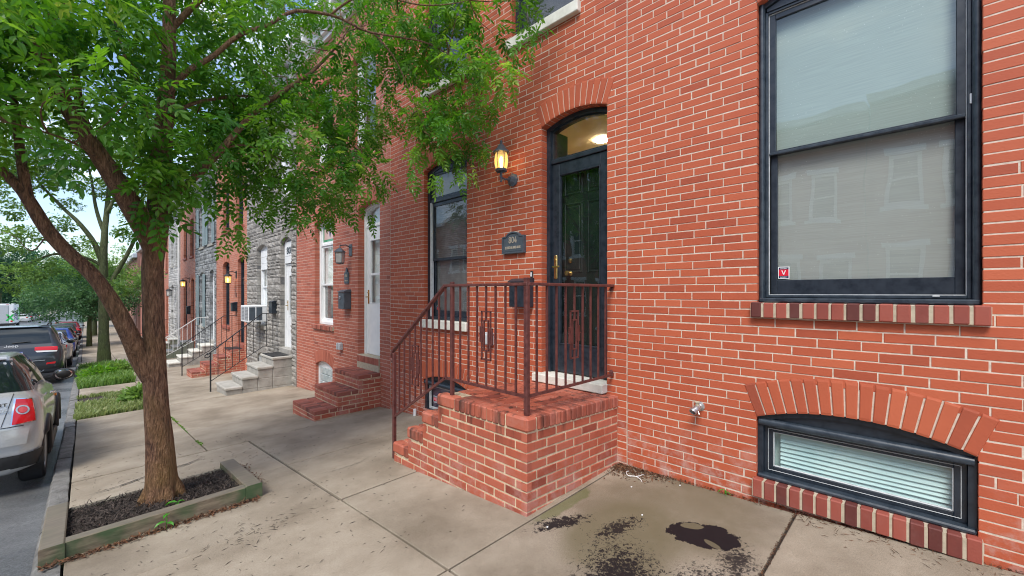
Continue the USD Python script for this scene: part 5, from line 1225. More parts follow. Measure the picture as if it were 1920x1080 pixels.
# ---- the near street tree
TREE = thing('street_tree', 'brown forked street tree in the timber edged bed with feathery leaves', 'tree')
def bnoise(p, th): return 1 + .13 * (meshkit.fbm(np.stack([np.cos(th)[None] * 1.6 + 0 * p[:, 2:], np.sin(th)[None] * 1.6 + 0 * p[:, 2:], np.repeat(p[:, 2:] * 2.2, len(th), 1)], -1), 3) - .5) * 2
def limb(name, pts, rad, n=40, sides=18, parent=TREE, material=None, noise=bnoise):
    c = curve(pts, n); rr = np.interp(np.linspace(0, 1, n), np.linspace(0, 1, len(rad)), rad) * np.clip(.50 + (c[:, 0] + .9) * .19, .5, 1.)
    return MB().tube(c, rr, sides, noise=noise).build(name, material or K['bark'], parent, smooth=True), c
T0 = 4.36
def tp(*l): return [at(a, b, s) for a, b, s in l]
zb = float(walk_z(.44, T0))
trunk_pts = [np.array([.435, T0, zb - .12]), np.array([.44, T0, zb + .02])] + tp((303, 880, T0), (296, 790, T0), (291, 700, T0), (288, 600, T0), (287, 510, T0), (293, 440, T0), (298, 380, T0 + .02), (303, 300, T0 + .03), (309, 220, T0 + .05), (316, 120, T0 + .1), (318, 0, T0 + .1), (312, -140, T0 + .1), (300, -320, T0 + .2))
tk, ctrunk = limb('trunk', trunk_pts, [.190, .134, .110, .099, .095, .094, .097, .098, .078, .066, .058, .05, .04, .03, .015], 80, 28)

flare = MB()
for a in np.linspace(0, 2 * math.pi, 8)[:-1] + .4:
    flare.tube([np.array([.44, T0, zb + .26]) + np.array([math.cos(a), math.sin(a), 0]) * .06, np.array([.44, T0, zb + .10]) + np.array([math.cos(a), math.sin(a), 0]) * .11, np.array([.44, T0, zb - .03]) + np.array([math.cos(a + .15), math.sin(a + .15), 0]) * .17], [.026, .044, .032], 10)
flare.build('root_flare', K['bark'], TREE, smooth=True)
BR = {}
for nm, pts, rad in [
    ('a', tp((287, 712, T0), (262, 672, T0), (246, 635, T0 - .03), (215, 575, T0 - .05), (172, 513, T0 - .02), (120, 466, T0), (84, 425, T0), (60, 385, T0), (40, 355, T0), (0, 318, T0 + .05), (-60, 270, T0 + .1), (-140, 200, T0 + .2)), [.085, .088, .083, .078, .070, .068, .066, .06, .05, .045, .035, .02]),
    ('b', tp((70, 402, T0), (52, 368, T0), (44, 325, T0), (38, 285, T0 + .1), (30, 220, T0 + .2), (20, 120, T0 + .3), (10, 20, T0 + .4)), [.05, .046, .040, .034, .026, .018, .008]),
    ('c', tp((290, 470, T0), (268, 425, T0 - .05), (240, 375, T0 - .1), (195, 305, T0 - .15), (150, 238, T0 - .15), (120, 190, T0 - .1), (90, 125, T0 - .1), (45, 62, T0), (0, -10, T0), (-60, -120, T0)), [.09, .098, .094, .082, .074, .068, .06, .055, .045, .03]),
    ('d', tp((285, 440, T0 + .05), (258, 395, T0 + .15), (215, 325, T0 + .22), (178, 268, T0 + .28), (150, 200, T0 + .35), (140, 120, T0 + .45), (120, 20, T0 + .55)), [.06, .056, .05, .044, .036, .026, .014]),
    ('e', tp((300, 392, T0), (320, 370, T0), (362, 335, T0 + .02), (413, 283, T0 + .05), (450, 240, T0 + .1), (480, 208, T0 + .15), (530, 172, T0 + .2), (590, 130, T0 + .2), (650, 60, T0 + .2)), [.036, .036, .033, .030, .026, .023, .017, .012, .006]),
    ('f', tp((312, 190, T0 + .05), (345, 140, T0), (400, 105, T0), (450, 65, T0 - .05), (500, 48, T0 - .1), (560, 20, T0 - .2), (620, 28, T0 - .3), (700, 62, T0 - .5), (780, 75, T0 - .7), (835, 98, T0 - .85), (872, 130, T0 - .95), (893, 176, T0 - 1.0)), [.03, .028, .024, .021, .018, .016, .013, .011, .009, .007, .005, .003]),
    ('g', tp((306, 250, T0), (340, 205, T0 + .1), (400, 186, T0 + .3), (480, 180, T0 + .5), (560, 190, T0 + .6), (640, 240, T0 + .6), (700, 250, T0 + .4)), [.024, .02, .016, .012, .009, .006, .003]),
    ('h', tp((275, 230, T0), (262, 170, T0 + .1), (235, 110, T0 + .15), (215, 40, T0 + .2), (190, -60, T0 + .3)), [.022, .018, .014, .01, .006]),
    ('i', tp((318, 60, T0 + .1), (400, -20, T0 - .1), (520, -90, T0 - .5), (680, -120, T0 - 1.), (840, -90, T0 - 1.5), (960, -20, T0 - 1.9)), [.03, .027, .022, .017, .012, .005]),
    ('j', tp((700, 62, T0 - .5), (740, 110, T0 - .55), (775, 190, T0 - .6), (800, 250, T0 - .65)), [.008, .006, .004, .002]),
    ('k', tp((620, 28, T0 - .3), (690, -10, T0 - .6), (800, 10, T0 - 1.0), (880, 0, T0 - 1.4)), [.011, .009, .006, .003]),
    ('l', tp((413, 283, T0 + .05), (470, 275, T0 + .2), (530, 300, T0 + .3), (580, 330, T0 + .3)), [.012, .009, .006, .003]),
    ('m', tp((120, 466, T0), (95, 440, T0 + .1), (60, 470, T0 + .3), (20, 440, T0 + .5), (-20, 430, T0 + .6)), [.008, .008, .006, .004, .002]),
    ('n', tp((200, 310, T0 - .15), (120, 260, T0 - .4), (40, 235, T0 - .6), (-40, 230, T0 - .8)), [.014, .01, .007, .003])]:
    o, BR[nm] = limb('limb' if max(rad) > .04 else 'branch', pts, rad, 36, 14 if max(rad) > .03 else 8)

# leaf clusters: spread over the crown's volume; lower edge uneven, gaps left open
r = np.random.default_rng(23)
lower = lambda px: np.interp(px, [-400, -100, 0, 50, 100, 150, 200, 240, 262, 300, 335, 350, 400, 440, 500, 560, 620, 690, 722, 735, 752, 775, 800, 860, 900, 925, 938, 950, 1000, 1030], [250, 240, 255, 275, 215, 190, 235, 275, 300, 410, 395, 340, 350, 400, 385, 395, 400, 385, 300, 215, 260, 322, 330, 330, 280, 215, 150, 65, 35, 0])
mid = lambda px: np.interp(px, [-300, 0, 250, 330, 400, 500, 600, 700, 780, 860, 930, 1010], [4.3, 4.3, 4.35, 4.9, 5.15, 5.15, 4.85, 4.5, 4.0, 3.45, 2.9, 2.3])
clumps = []
for px in np.arange(-330, 1040, 46):
    for py in np.arange(-330, 430, 46):
        x, y = px + r.uniform(-26, 26), py + r.uniform(-26, 26)
        lo = lower(x)
        if y > lo - 18: continue
        S = mid(x) + r.normal(0, .42 if x < 700 else .16)
        dens = 1.
        if x > 640 and y < 200: dens = .8
        if 420 < x < 935 and y > 200: dens = 1.35
        if x > 900 and y < 120: dens = .5
        if x > 1000: continue
        if x < 330: dens = .62
        if y < -60: dens = .22
        if 560 < x < 660 and y < 90: dens = .3          # open corner where the eaves show
        if 725 < x < 765 and y > 215: dens *= .35
        if x < 110 and 150 < y: dens *= .6
        if r.random() > dens + .12: continue
        clumps.append((*at(x, y, S), .19 * mid(x) / 4.3, dens))
for px, py in [(300, 275), (285, 300), (305, 330), (290, 355), (280, 385), (300, 405), (318, 350), (322, 300), (270, 330), (310, 250), (262, 290), (330, 260)]: clumps.append((*at(px + r.uniform(-8, 8), py + r.uniform(-6, 6), T0 - .2), .075, .55))
# a thin second layer deeper in the crown, on the street side and behind the trunk
for k in range(55):
    px = r.uniform(-300, 560); py = r.uniform(-320, lower(px) - 70); clumps.append((*at(px, py, mid(px) + r.uniform(.7, 1.7)), .24, .55))
px_of = lambda a, b: proj(np.array([[a, b, 2.]]))[0][0]
pos, dirs, sizes, tones = [], [], [], []
for cx, cy, cz, rad, dens in clumps:
    n = int((20 if rad > .1 else 9) * (dens + .3) * (1.45 if px_of(cx, cy) > 470 else 1.)); c0 = np.array([cx, cy, cz])
    q = r.normal(0, 1, (n, 3)); q /= np.linalg.norm(q, axis=1, keepdims=True); p = c0 + q * rad * r.uniform(.2, 1.15, (n, 1)) ** .6
    d = q * np.array([1, 1, .5]) + np.array([0, 0, -.45]) + r.normal(0, .35, (n, 3)); t0 = np.clip(r.normal(.42, .17), 0, 1)
    pos.append(p); dirs.append(d); sizes.append(r.uniform(.72, 1.15, n) * (1.22 if px_of(cx, cy) < 470 else 1.)); tones.append(np.clip(r.normal(t0, .14, n), 0, 1))
# hanging ends of the outer twigs
for px, py, S in [(610, 395, 4.75), (560, 405, 4.8), (500, 390, 4.8), (440, 415, 4.7), (430, 445, 4.7), (640, 380, 4.7), (690, 395, 4.5), (715, 340, 4.5), (780, 322, 3.9), (820, 330, 3.7), (870, 318, 3.4), (905, 270, 3.3), (928, 200, 3.2), (925, 188, 3.2), (1010, 50, 2.4), (980, 80, 2.5), (350, 360, 4.4), (150, 200, 4.3), (60, 290, 4.3)]:
    n = 7; p = at(px, py, S) + r.normal(0, .05, (n, 3)); pos.append(p); dirs.append(r.normal(0, .4, (n, 3)) + [0, 0, -1]); sizes.append(r.uniform(.75, 1.05, n)); tones.append(np.clip(r.normal(.5, .14, n), 0, 1))
pos, dirs, sizes, tones = map(np.concatenate, (pos, dirs, sizes, tones))
ok = pos[:, 0] < WALL - .12
pos, dirs, sizes, tones = pos[ok], dirs[ok], sizes[ok], tones[ok]
TEMPL = [compound(r, n) for n in (3, 3, 4, 4, 4, 5)]
X, Y, D = proj(pos); vis = (X > 0) & (X < 1920) & (Y > 0) & (Y < 1080)
near = np.argsort(np.where(vis, D, 99.))[:300]; rest = np.setdiff1d(np.arange(len(pos)), near)
fol = MB(); leaves_mesh(fol, r, pos[rest], dirs[rest], sizes[rest], TEMPL, tones[rest])
crown = fol.build('crown', K['leaf'], TREE, smooth=False, kind='stuff')
for i in near:
    m = MB(); leaves_mesh(m, r, pos[i:i + 1], dirs[i:i + 1], sizes[i:i + 1], [TEMPL[i % 6]], tones[i:i + 1]); m.build('leaf', K['leaf'], crown)
# fine twigs that carry the clusters
tw = MB()
allb = np.vstack([c[4:] for c in BR.values()] + [ctrunk[40:]])
for cx, cy, cz, rad, dens in clumps[::2]:
    c0 = np.array([cx, cy, cz]); j = np.argmin(np.linalg.norm(allb - c0, axis=1)); b0 = allb[j]
    if np.linalg.norm(b0 - c0) > 1.3: continue
    m_ = (b0 + c0) / 2 + r.normal(0, .05, 3); tw.tube(curve([b0, m_, c0, c0 + (c0 - m_) * .35 - [0, 0, .05]], 7), np.linspace(.006, .0015, 7), 5)
tw.build('twigs', K['bark'], TREE, smooth=True, kind='stuff')

# ---- trees further off
def far_tree(name, label, base, trunk, boughs, crowns, leafm, barkm, nleaf, size, group=None, seed=1, flat=.5):
    r = np.random.default_rng(seed); t = thing(name, label, 'tree', group=group)
    MB().tube(curve(trunk[0], 24), np.interp(np.linspace(0, 1, 24), np.linspace(0, 1, len(trunk[1])), trunk[1]) * .78, 14, noise=bnoise).build('trunk', barkm, t, smooth=True)
    for pts, rad in boughs: MB().tube(curve(pts, 16), np.linspace(rad, rad * .25, 16), 8).build('bough', barkm, t, smooth=True)
    P, Dn, S, T = [], [], [], []
    tot = sum(c[3] ** 2 for c in crowns)
    for cx, cy, cz, rad in crowns:
        n = int(nleaf * rad ** 2 / tot); q = r.normal(0, 1, (n, 3)); q /= np.linalg.norm(q, axis=1, keepdims=True)
        lump = .62 + .75 * meshkit.fbm(q * 2.3 + [cx, cy, cz], 3, seed)
        p = np.array([cx, cy, cz]) + q * np.array([1, 1, .72]) * rad * lump[:, None] * r.uniform(.35, 1.05, (n, 1)) ** .5
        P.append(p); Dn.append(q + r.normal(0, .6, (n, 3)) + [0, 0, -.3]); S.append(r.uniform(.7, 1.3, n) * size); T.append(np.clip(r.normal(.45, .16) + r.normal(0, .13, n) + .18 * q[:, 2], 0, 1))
    P, Dn, S, T = map(np.concatenate, (P, Dn, S, T))
    tv = []
    for k in range(4):                        # a spray of five leaves
        V, F = [], []
        for i in range(5):
            v, f = leaflet(.5, .26, .2); a = r.uniform(0, 6.28); c, s = math.cos(a), math.sin(a)
            v = np.stack([v[:, 0] * c - v[:, 1] * s, v[:, 0] * s + v[:, 1] * c, v[:, 2] + r.normal(0, .12)], 1) + r.normal(0, .3, 3); V.append(v); F.append(f + 7 * i)
        tv.append((np.vstack(V), np.vstack(F)))
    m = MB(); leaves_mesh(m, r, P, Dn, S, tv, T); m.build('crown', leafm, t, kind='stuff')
    return t
S2 = 22.
def q2(*l): return [at(a, b, s) for a, b, s in l]
b0 = at(196, 688, S2)
tr2 = (q2((196, 700, S2), (195, 640, S2), (194, 560, S2), (194, 490, S2), (196, 440, S2), (201, 390, S2 + .3), (206, 330, S2 + .4), (208, 260, S2 + .4)), [.30, .20, .175, .165, .13, .10, .06, .03])
bo2 = [(q2((193, 500, S2), (180, 462, S2), (150, 420, S2), (118, 390, S2 + .3), (80, 350, S2 + .6), (55, 320, S2 + .8)), .10), (q2((196, 560, S2), (214, 520, S2), (238, 478, S2 - .2), (262, 430, S2 - .4), (285, 380, S2 - .6)), .10),
       (q2((193, 500, S2), (165, 485, S2), (110, 476, S2 - .2), (60, 492, S2 - .4), (10, 520, S2 - .6)), .06), (q2((196, 590, S2), (215, 560, S2), (240, 548, S2 - .3), (268, 535, S2 - .6)), .06), (q2((197, 440, S2), (180, 390, S2 + .3), (170, 330, S2 + .5), (150, 270, S2 + .6)), .07), (q2((200, 400, S2), (222, 350, S2), (236, 290, S2)), .06)]
cr2 = [(*at(x, y, S2 + s), rr) for x, y, s, rr in [(60, 330, .5, .9), (20, 300, .6, 1.), (95, 300, .8, 1.), (150, 280, .7, 1.1), (120, 340, .3, .55), (205, 270, .5, 1.1), (240, 300, 0, .9), (285, 370, -.6, .8), (300, 330, -.4, .8), (255, 400, -.3, .6), (170, 350, .5, .6), (215, 350, .2, .6), (235, 440, -.3, .45), (110, 420, .2, .45), (150, 455, 0, .4), (60, 440, -.2, .5), (15, 450, -.4, .7), (20, 520, -.6, .7), (70, 505, -.4, .5), (110, 500, -.2, .4), (245, 530, -.4, .6), (215, 545, -.3, .45), (275, 520, -.6, .6), (25, 390, .2, .5), (170, 500, .4, .35), (130, 385, .5, .4), (-40, 330, .6, 1.1), (100, 240, .8, 1.1), (0, 240, .8, 1.2), (280, 250, .5, 1.)]]
far_tree('street_tree', 'pale green mossy street tree in the weedy strip behind the fork', b0, tr2, bo2, cr2, K['leaf_pale'], K['bark_green'], 5200, .20, seed=31)
def kerb_tree(label, x, y, h, rad, leafm, nleaf, size, seed, name='street_tree', cz=.62, group=None):
    rr = np.random.default_rng(seed); z0 = float(walk_z(x, y)) if x > KERB_FAR else float(road_z(KERB_FAR, y)) + .12
    tr = ([np.array([x, y, z0 - .3]), np.array([x, y, z0 + h * .25]), np.array([x + .2, y, z0 + h * .5]), np.array([x + .1, y + .2, z0 + h * .85])], [h * .035, h * .025, h * .018, h * .006])
    cr = [(x + rr.normal(0, rad * .45), y + rr.normal(0, rad * .45), z0 + h * cz + rr.normal(0, h * .14), rad * rr.uniform(.45, .75)) for _ in range(9)]
    bo = [([np.array([x + .1, y, z0 + h * .4]), np.array([(x + c[0]) / 2, (y + c[1]) / 2, z0 + h * .52]), np.array(c[:3])], h * .010) for c in cr[:5]]
    return far_tree(name, label, None, tr, bo, cr, leafm, K['bark_green'], nleaf, size, seed=seed, group=group)
kerb_tree('low bright green tree leaning over the parked cars', .2, 38., 5.6, 2.4, K['leaf_far'], 2600, .26, 41, cz=.60)
kerb_tree('yellowish green tree behind the mossy trunk', .6, 52., 7.2, 3.0, K['leaf_pale'], 2200, .34, 42)
kerb_tree('rounded mid green tree far along the near kerb', .5, 70., 8.5, 3.6, K['leaf_far'], 2000, .42, 43)
kerb_tree('tall dark green tree over the white box truck', -9.5, 104., 15., 6.0, K['leaf_dark'], 3600, .62, 44, cz=.55)
kerb_tree('dark bushy tree at the far left edge of the street', -13., 128., 16., 7.0, K['leaf_dark'], 3000, .75, 45, cz=.5)
kerb_tree('dim bluish green tree beyond the box truck', -10., 150., 12., 6., K['leaf_dark'], 2200, .75, 46, cz=.5)
kerb_tree('hazy green tree at the end of the street on the left', -9.2, 205., 15., 8., K['leaf_far'], 2400, 1.0, 47, cz=.5)
kerb_tree('hazy green tree at the end of the street on the right', 4., 190., 14., 8., K['leaf_far'], 2400, 1.0, 48, cz=.5)
kerb_tree('broad pale tree closing the street in the distance', -2., 290., 18., 13., K['leaf_far'], 3000, 1.4, 49, cz=.5)
kerb_tree('leafy tree standing past the last brick house', 3.2, 100., 11., 5., K['leaf_far'], 2200, .6, 50, cz=.5)
# ------------------------------------------------------------------ vehicles
K['tyre'] = pmat('tyre_rubber', (.012, .012, .013), (.022, .022, .023), 40, .75, bump=.4, bscale=90, dist=.004)
K['rim'] = pmat('alloy_rim', (.40, .41, .42), (.5, .51, .52), 20, .3, metallic=.8)
K['car_glass'] = mat('dark_car_glass', {'p': ('principled_bsdf', {'base_color': (.010, .016, .018), 'roughness': .03, 'specular_ior_level': .7})}, [])
K['car_trim'] = pmat('black_car_trim', (.012, .012, .013), (.02, .02, .02), 30, .5)
K['chrome'] = mat('chrome', {'p': ('principled_bsdf', {'base_color': (.80, .81, .82), 'metallic': 1., 'roughness': .12})}, [])
K['red_lamp'] = mat('red_lamp', {'p': ('principled_bsdf', {'base_color': (.60, .010, .014), 'roughness': .12, 'coat_weight': .6})}, [])
K['clear_lamp'] = mat('clear_lamp', {'p': ('principled_bsdf', {'base_color': (.75, .74, .72), 'roughness': .1, 'coat_weight': .5})}, [])
K['amber_lamp'] = mat('amber_lamp', {'p': ('principled_bsdf', {'base_color': (.80, .26, .02), 'roughness': .15})}, [])
def paint(name, c, metallic=.35, rough=.28):
    return mat(name, {'g': ('geometry', {}), 'n': ('noise_texture', {'scale': 60., 'detail': 3.}), 'mr': ('map_range', {'to_min': rough - .03, 'to_max': rough + .04}), 'p': ('principled_bsdf', {'base_color': c, 'metallic': metallic, 'coat_weight': .8, 'coat_roughness': .06})},
               [('g.position', 'n.vector'), ('n.fac', 'mr.value'), ('mr.result', 'p.roughness')])
def cast(v, f, o, d):
    """first hit of each ray o (n, 3) along d on the mesh; nan where none"""
    a, b, c = v[f[:, 0]], v[f[:, 1]], v[f[:, 2]]; e1, e2 = b - a, c - a; h = np.cross(d, e2); det = (e1 * h).sum(1); ok = np.abs(det) > 1e-12; inv = np.where(ok, 1 / np.where(ok, det, 1), 0); out = []
    for p in o:
        s = p - a; u = (s * h).sum(1) * inv; q = np.cross(s, e1); w = (q @ d) * inv; t = (e2 * q).sum(1) * inv
        m = ok & (u >= -1e-6) & (w >= -1e-6) & (u + w <= 1 + 1e-6) & (t > 0); out.append(t[m].min() if m.any() else np.nan)
    return o + np.array(out)[:, None] * d
class Car:
    def __init__(s, name, label, L, keys, wheels, wr, color, x, y, cat='car', group='cars parked along the near kerb', flip=False):
        """keys: rows of (l, zb, w, zbelt, wbelt, ztop, wtop); rear at l = 0; x is the centre line, y the rear"""
        s.L, s.x, s.y = L, x, y; k = np.array(keys, float); l = np.unique(np.r_[np.linspace(0, L, 60), k[:, 0], np.linspace(0, .7, 16)])
        q = PchipInterpolator(k[:, 0], k[:, 1:])(l); zb, w, zc, wc, zt, wt = q.T; H = zc - zb; G = zt - zc
        half = np.array([(0 * w, zb), (.75 * w, zb), (.93 * w, zb + .05), (.985 * w, zb + .25 * H), (w, zb + .5 * H), (.995 * w, zb + .75 * H), (.5 * (w + wc) + .008, zc - .05), (wc, zc), (wc + .55 * (wt - wc) + .012, zc + .55 * G), (wt, zt - .10 * G), (.93 * wt, zt - .03 * G), (.55 * wt, zt), (0 * wt, zt + .004)])
        P = np.concatenate([half, (half * np.array([-1, 1])[None, :, None])[-2:0:-1]])      # ring: bottom centre, right side up, top, left side down
        n = len(P); v = np.stack([P[:, 0].T, np.repeat(l[:, None], n, 1), P[:, 1].T], 2).reshape(-1, 3); m = len(l)
        i, j = np.meshgrid(np.arange(m - 1), np.arange(n), indexing='ij'); j2 = (j + 1) % n
        f = np.stack([i * n + j, (i + 1) * n + j, (i + 1) * n + j2, i * n + j2], -1).reshape(-1, 4); f = np.vstack([f[:, [0, 1, 2]], f[:, [0, 2, 3]]])
        c0, c1 = len(v), len(v) + 1; v = np.vstack([v, v[:n].mean(0), v[-n:].mean(0)]); jj = np.arange(n); jn = (jj + 1) % n
        f = np.vstack([f, np.stack([np.full(n, c0), jj, jn], 1), np.stack([np.full(n, c1), (m - 1) * n + jn, (m - 1) * n + jj], 1)])
        tm = trimesh.Trimesh(v, f, process=True); tm.fix_normals()
        s.v, s.f = np.array(tm.vertices), np.array(tm.faces)
        try:
            M0 = manifold3d.Manifold(manifold3d.Mesh(s.v.astype(np.float32), s.f.astype(np.uint32)))
            for lw in wheels:
                for sg in (-1, 1):
                    cy = manifold3d.Manifold.cylinder(.42, wr + .055, wr + .055, 28).rotate([0, 90, 0]).translate([.58 if sg > 0 else -1.0, lw, wr])
                    M0 = M0 - cy
            q = M0.to_mesh(); bv, bf = q.vert_properties[:, :3], q.tri_verts
            if len(bf) < 100: raise ValueError
        except Exception: bv, bf = s.v, s.f
        yc = y + L / 2; s.zc = float(road_z(x, yc)); s.sl = float(road_z(x, yc + 1) - road_z(x, yc - 1)) / 2
        s.xf = lambda p: np.stack([p[:, 0] + x, p[:, 1] + y, p[:, 2] + s.zc + s.sl * (p[:, 1] - L / 2)], 1)
        s.t = thing(name, label, cat, group=group); s.body = s.put(MB().add(bv, bf), 'body', color, smooth=32)
        for lw in wheels:
            for sg in (1, -1):
                w0 = sg * (np.interp(lw, l, w) - .015); ax = (sg, 0, 0); c = (w0 - sg * .19, lw, wr)
                T = MB().lathe([(.0, .0), (wr * .9, 0), (wr * .985, .02), (wr, .05), (wr, .14), (wr * .985, .17), (wr * .92, .19), (wr * .66, .185), (wr * .64, .15), (0, .15)], c, 28, ax)
                T = s.put(T, 'wheel', K['tyre'], smooth=30)
                R_ = MB().lathe([(wr * .64, .152), (wr * .66, .186), (wr * .60, .180), (wr * .58, .155), (0, .155)], c, 28, ax); a0 = np.arange(7) * 2 * math.pi / 7
                for a in a0: R_.bar((w0 - sg * .012, lw, wr), (w0 - sg * .020, lw + wr * .6 * math.cos(a), wr + wr * .6 * math.sin(a)), .05, .02, up=(1, 0, 0))
                s.put(R_, 'rim', K['rim'], T, smooth=30)
    def put(s, mb, name, material, parent=None, smooth=False, label=None): return mb.warp(s.xf).build(name, material, parent or s.t, smooth=smooth, label=label)
    def quad(s, c4, d, off=.006, nu=8, nv=6, far=6.):
        """a patch on the body: four corners (as seen along d, anticlockwise), cast along d"""
        c4 = np.asarray(c4, float); d = np.asarray(d, float); d /= np.linalg.norm(d); U, V = np.meshgrid(np.linspace(0, 1, nu), np.linspace(0, 1, nv), indexing='ij'); U, V = U.ravel()[:, None], V.ravel()[:, None]
        o = (1 - U) * (1 - V) * c4[0] + U * (1 - V) * c4[1] + U * V * c4[2] + (1 - U) * V * c4[3]
        p = cast(s.v, s.f, o - d * far, d); bad = np.isnan(p[:, 0])
        if bad.all(): return MB()
        if bad.any():
            dep = (p - o) @ d; dep[bad] = np.nanmean(dep); p = o + dep[:, None] * d
        p = p - d * off; m = MB(); i, j = np.meshgrid(np.arange(nu - 1), np.arange(nv - 1), indexing='ij')
        return m.add(p, np.stack([i * nv + j, (i + 1) * nv + j, (i + 1) * nv + j + 1, i * nv + j + 1], -1).reshape(-1, 4))
    def disc(s, c, ax, ay, d, off=.006, n=24, rings=3, inner=0.):
        d = np.asarray(d, float); d /= np.linalg.norm(d); th = np.arange(n) * 2 * math.pi / n; rr = np.linspace(inner, 1, rings + 1)
        o = np.array([np.asarray(c) + k * (np.cos(t) * np.asarray(ax) + np.sin(t) * np.asarray(ay)) for k in rr for t in th], float)
        p = cast(s.v, s.f, o - d * 6, d); bad = np.isnan(p[:, 0])
        if bad.any(): dep = (p - o) @ d; dep[bad] = np.nanmean(dep); p = o + dep[:, None] * d
        p = p - d * off; i, j = np.meshgrid(np.arange(rings), np.arange(n), indexing='ij'); j2 = (j + 1) % n
        return MB().add(p, np.stack([i * n + j, (i + 1) * n + j, (i + 1) * n + j2, i * n + j2], -1).reshape(-1, 4))
    def text(s, t, h, w, z, bold=True, slant=0., material=None, name='badge', off=.008, sq=1.):
        m = meshkit.text_mesh(t, h, .003, bold); v = m.vertices.copy(); v[:, 0] *= sq; c = (v[:, 0].max() + v[:, 0].min()) / 2
        p = cast(s.v, s.f, np.array([[w, -6., z]]), np.array([0, 1., 0]))[0]
        return s.put(MB().add(np.stack([w + v[:, 0] - c + slant * v[:, 1], p[1] - off - v[:, 2], z + v[:, 1]], 1), m.faces), name, material or K['chrome'])
    def mirror(s, l, w, z, color, sx=.105, sz=.062):
        for sg in (1, -1):
            m = trimesh.creation.icosphere(3, 1.); v = m.vertices * [sx, .075, sz]; v = v[:, :]; c = np.array([sg * (w + .13), l, z])
            b = s.put(MB().add(v + c, m.faces).bar((sg * (w - .04), l + .03, z - .05), (sg * (w + .08), l + .01, z - .02), .03, .03), 'wing_mirror', color, smooth=40)
            th = np.arange(20) * 2 * math.pi / 20; s.put(MB().add(np.vstack([[c + [0, -.0745, 0]], np.stack([c[0] + sx * .80 * np.cos(th), np.full(20, l - .052), z + sz * .78 * np.sin(th)], 1)]), [[0, 1 + i, 1 + (i + 1) % 20] for i in range(20)]), 'mirror_glass', K['chrome'], b)
BACK = (0, 1, 0)
# silver hatchback, rear at the kerb beside the tree
silver = paint('silver_paint', (.50, .505, .50), .35, .3)
mini_keys = [(0, .30, .66, .62, .60, .66, .52), (.03, .26, .73, .68, .67, .73, .58), (.07, .22, .775, .78, .72, .83, .62), (.11, .20, .80, .93, .735, .97, .64), (.16, .19, .815, .975, .745, 1.06, .635), (.24, .18, .828, .98, .752, 1.20, .615), (.36, .17, .836, .982, .758, 1.345, .60), (.50, .17, .84, .98, .762, 1.395, .59), (1.2, .17, .84, .965, .765, 1.412, .585), (2.0, .17, .84, .95, .76, 1.385, .575), (2.35, .17, .838, .94, .75, 1.22, .58), (2.72, .17, .83, .925, .73, .965, .60), (3.2, .18, .80, .86, .70, .90, .56), (3.55, .22, .72, .72, .62, .78, .48), (3.70, .32, .60, .58, .50, .62, .40)]
c = Car('parked_car', 'silver small hatchback parked at the kerb beside the timber edged tree bed', 3.70, mini_keys, (.59, 3.05), .30, silver, -1.13, 6.42)
def patch(car, name, c4, d, m, parent=None, smooth=True, **k): return car.put(car.quad(c4, d, **k), name, m, parent, smooth)
patch(c, 'rear_window', [(-.62, 0, 1.02), (.62, 0, 1.02), (.535, 0, 1.335), (-.535, 0, 1.335)], BACK, K['car_glass'], nu=14, nv=8)
SIDE = (-1, 0, -.05)
patch(c, 'side_window', [(0, .30, 1.005), (0, .98, 1.0), (0, .95, 1.335), (0, .44, 1.33)], SIDE, K['car_glass'], nu=10)
patch(c, 'side_window', [(0, 1.02, 1.0), (0, 2.18, .975), (0, 1.95, 1.31), (0, 1.0, 1.335)], SIDE, K['car_glass'], nu=12)
patch(c, 'windscreen', [(.62, 5, 1.0), (-.62, 5, 1.0), (-.52, 5, 1.34), (.52, 5, 1.34)], (0, -1, 0), K['car_glass'], nu=10)
patch(c, 'roof_spoiler', [(-.57, 0, 1.345), (.57, 0, 1.345), (.55, 0, 1.385), (-.55, 0, 1.385)], BACK, silver, off=.05, nu=12, nv=4)
TD = (-.45, 1, 0)
for sg in (1, -1):
    d = (-.50 * sg, 1, 0); q = lambda a, b, g: [(sg * (.705 + x), 0, z) for x, z in ((-.075 - g, .70 - g), (.105 + g, .715 - g), (.095 + g, .93 + g), (-.015 - g, .945 + g))]
    q1 = q(0, 0, .009); q2_ = q(0, 0, 0.)
    if sg < 0: q1, q2_ = [q1[i] for i in (1, 0, 3, 2)], [q2_[i] for i in (1, 0, 3, 2)]
    b = patch(c, 'tail_light', q1, d, K['chrome'], nu=10, nv=10, off=.008); patch(c, 'lens', q2_, d, K['red_lamp'], b, nu=10, nv=10, off=.016)
    c.put(c.disc((sg * .722, 0, .835), (.048, 0, 0), (0, 0, .046), d, off=.020, inner=.74, rings=1), 'reversing_lamp', K['steel'], b, smooth=True); c.put(c.disc((sg * .722, 0, .835), (.030, 0, 0), (0, 0, .029), d, off=.026), 'lens_centre', K['red_lamp'], b, smooth=True)
patch(c, 'bumper', [(-.72, 0, .50), (.72, 0, .50), (.74, 0, .655), (-.74, 0, .655)], BACK, silver, off=.030, nu=16)
patch(c, 'bumper_skirt', [(-.66, 0, .27), (.66, 0, .27), (.68, 0, .40), (-.68, 0, .40)], BACK, K['car_trim'], off=.022, nu=16)
patch(c, 'bumper_skirt', [(.64, 0, .26), (.82, .16, .26), (.83, .16, .42), (.66, 0, .40)], (-.7, .7, 0), K['car_trim'], off=.018)
patch(c, 'corner_window', [(.60, .10, 1.02), (.775, .32, 1.01), (.665, .46, 1.325), (.535, .30, 1.335)], (-.7, .7, 0), K['car_glass'], off=.007)
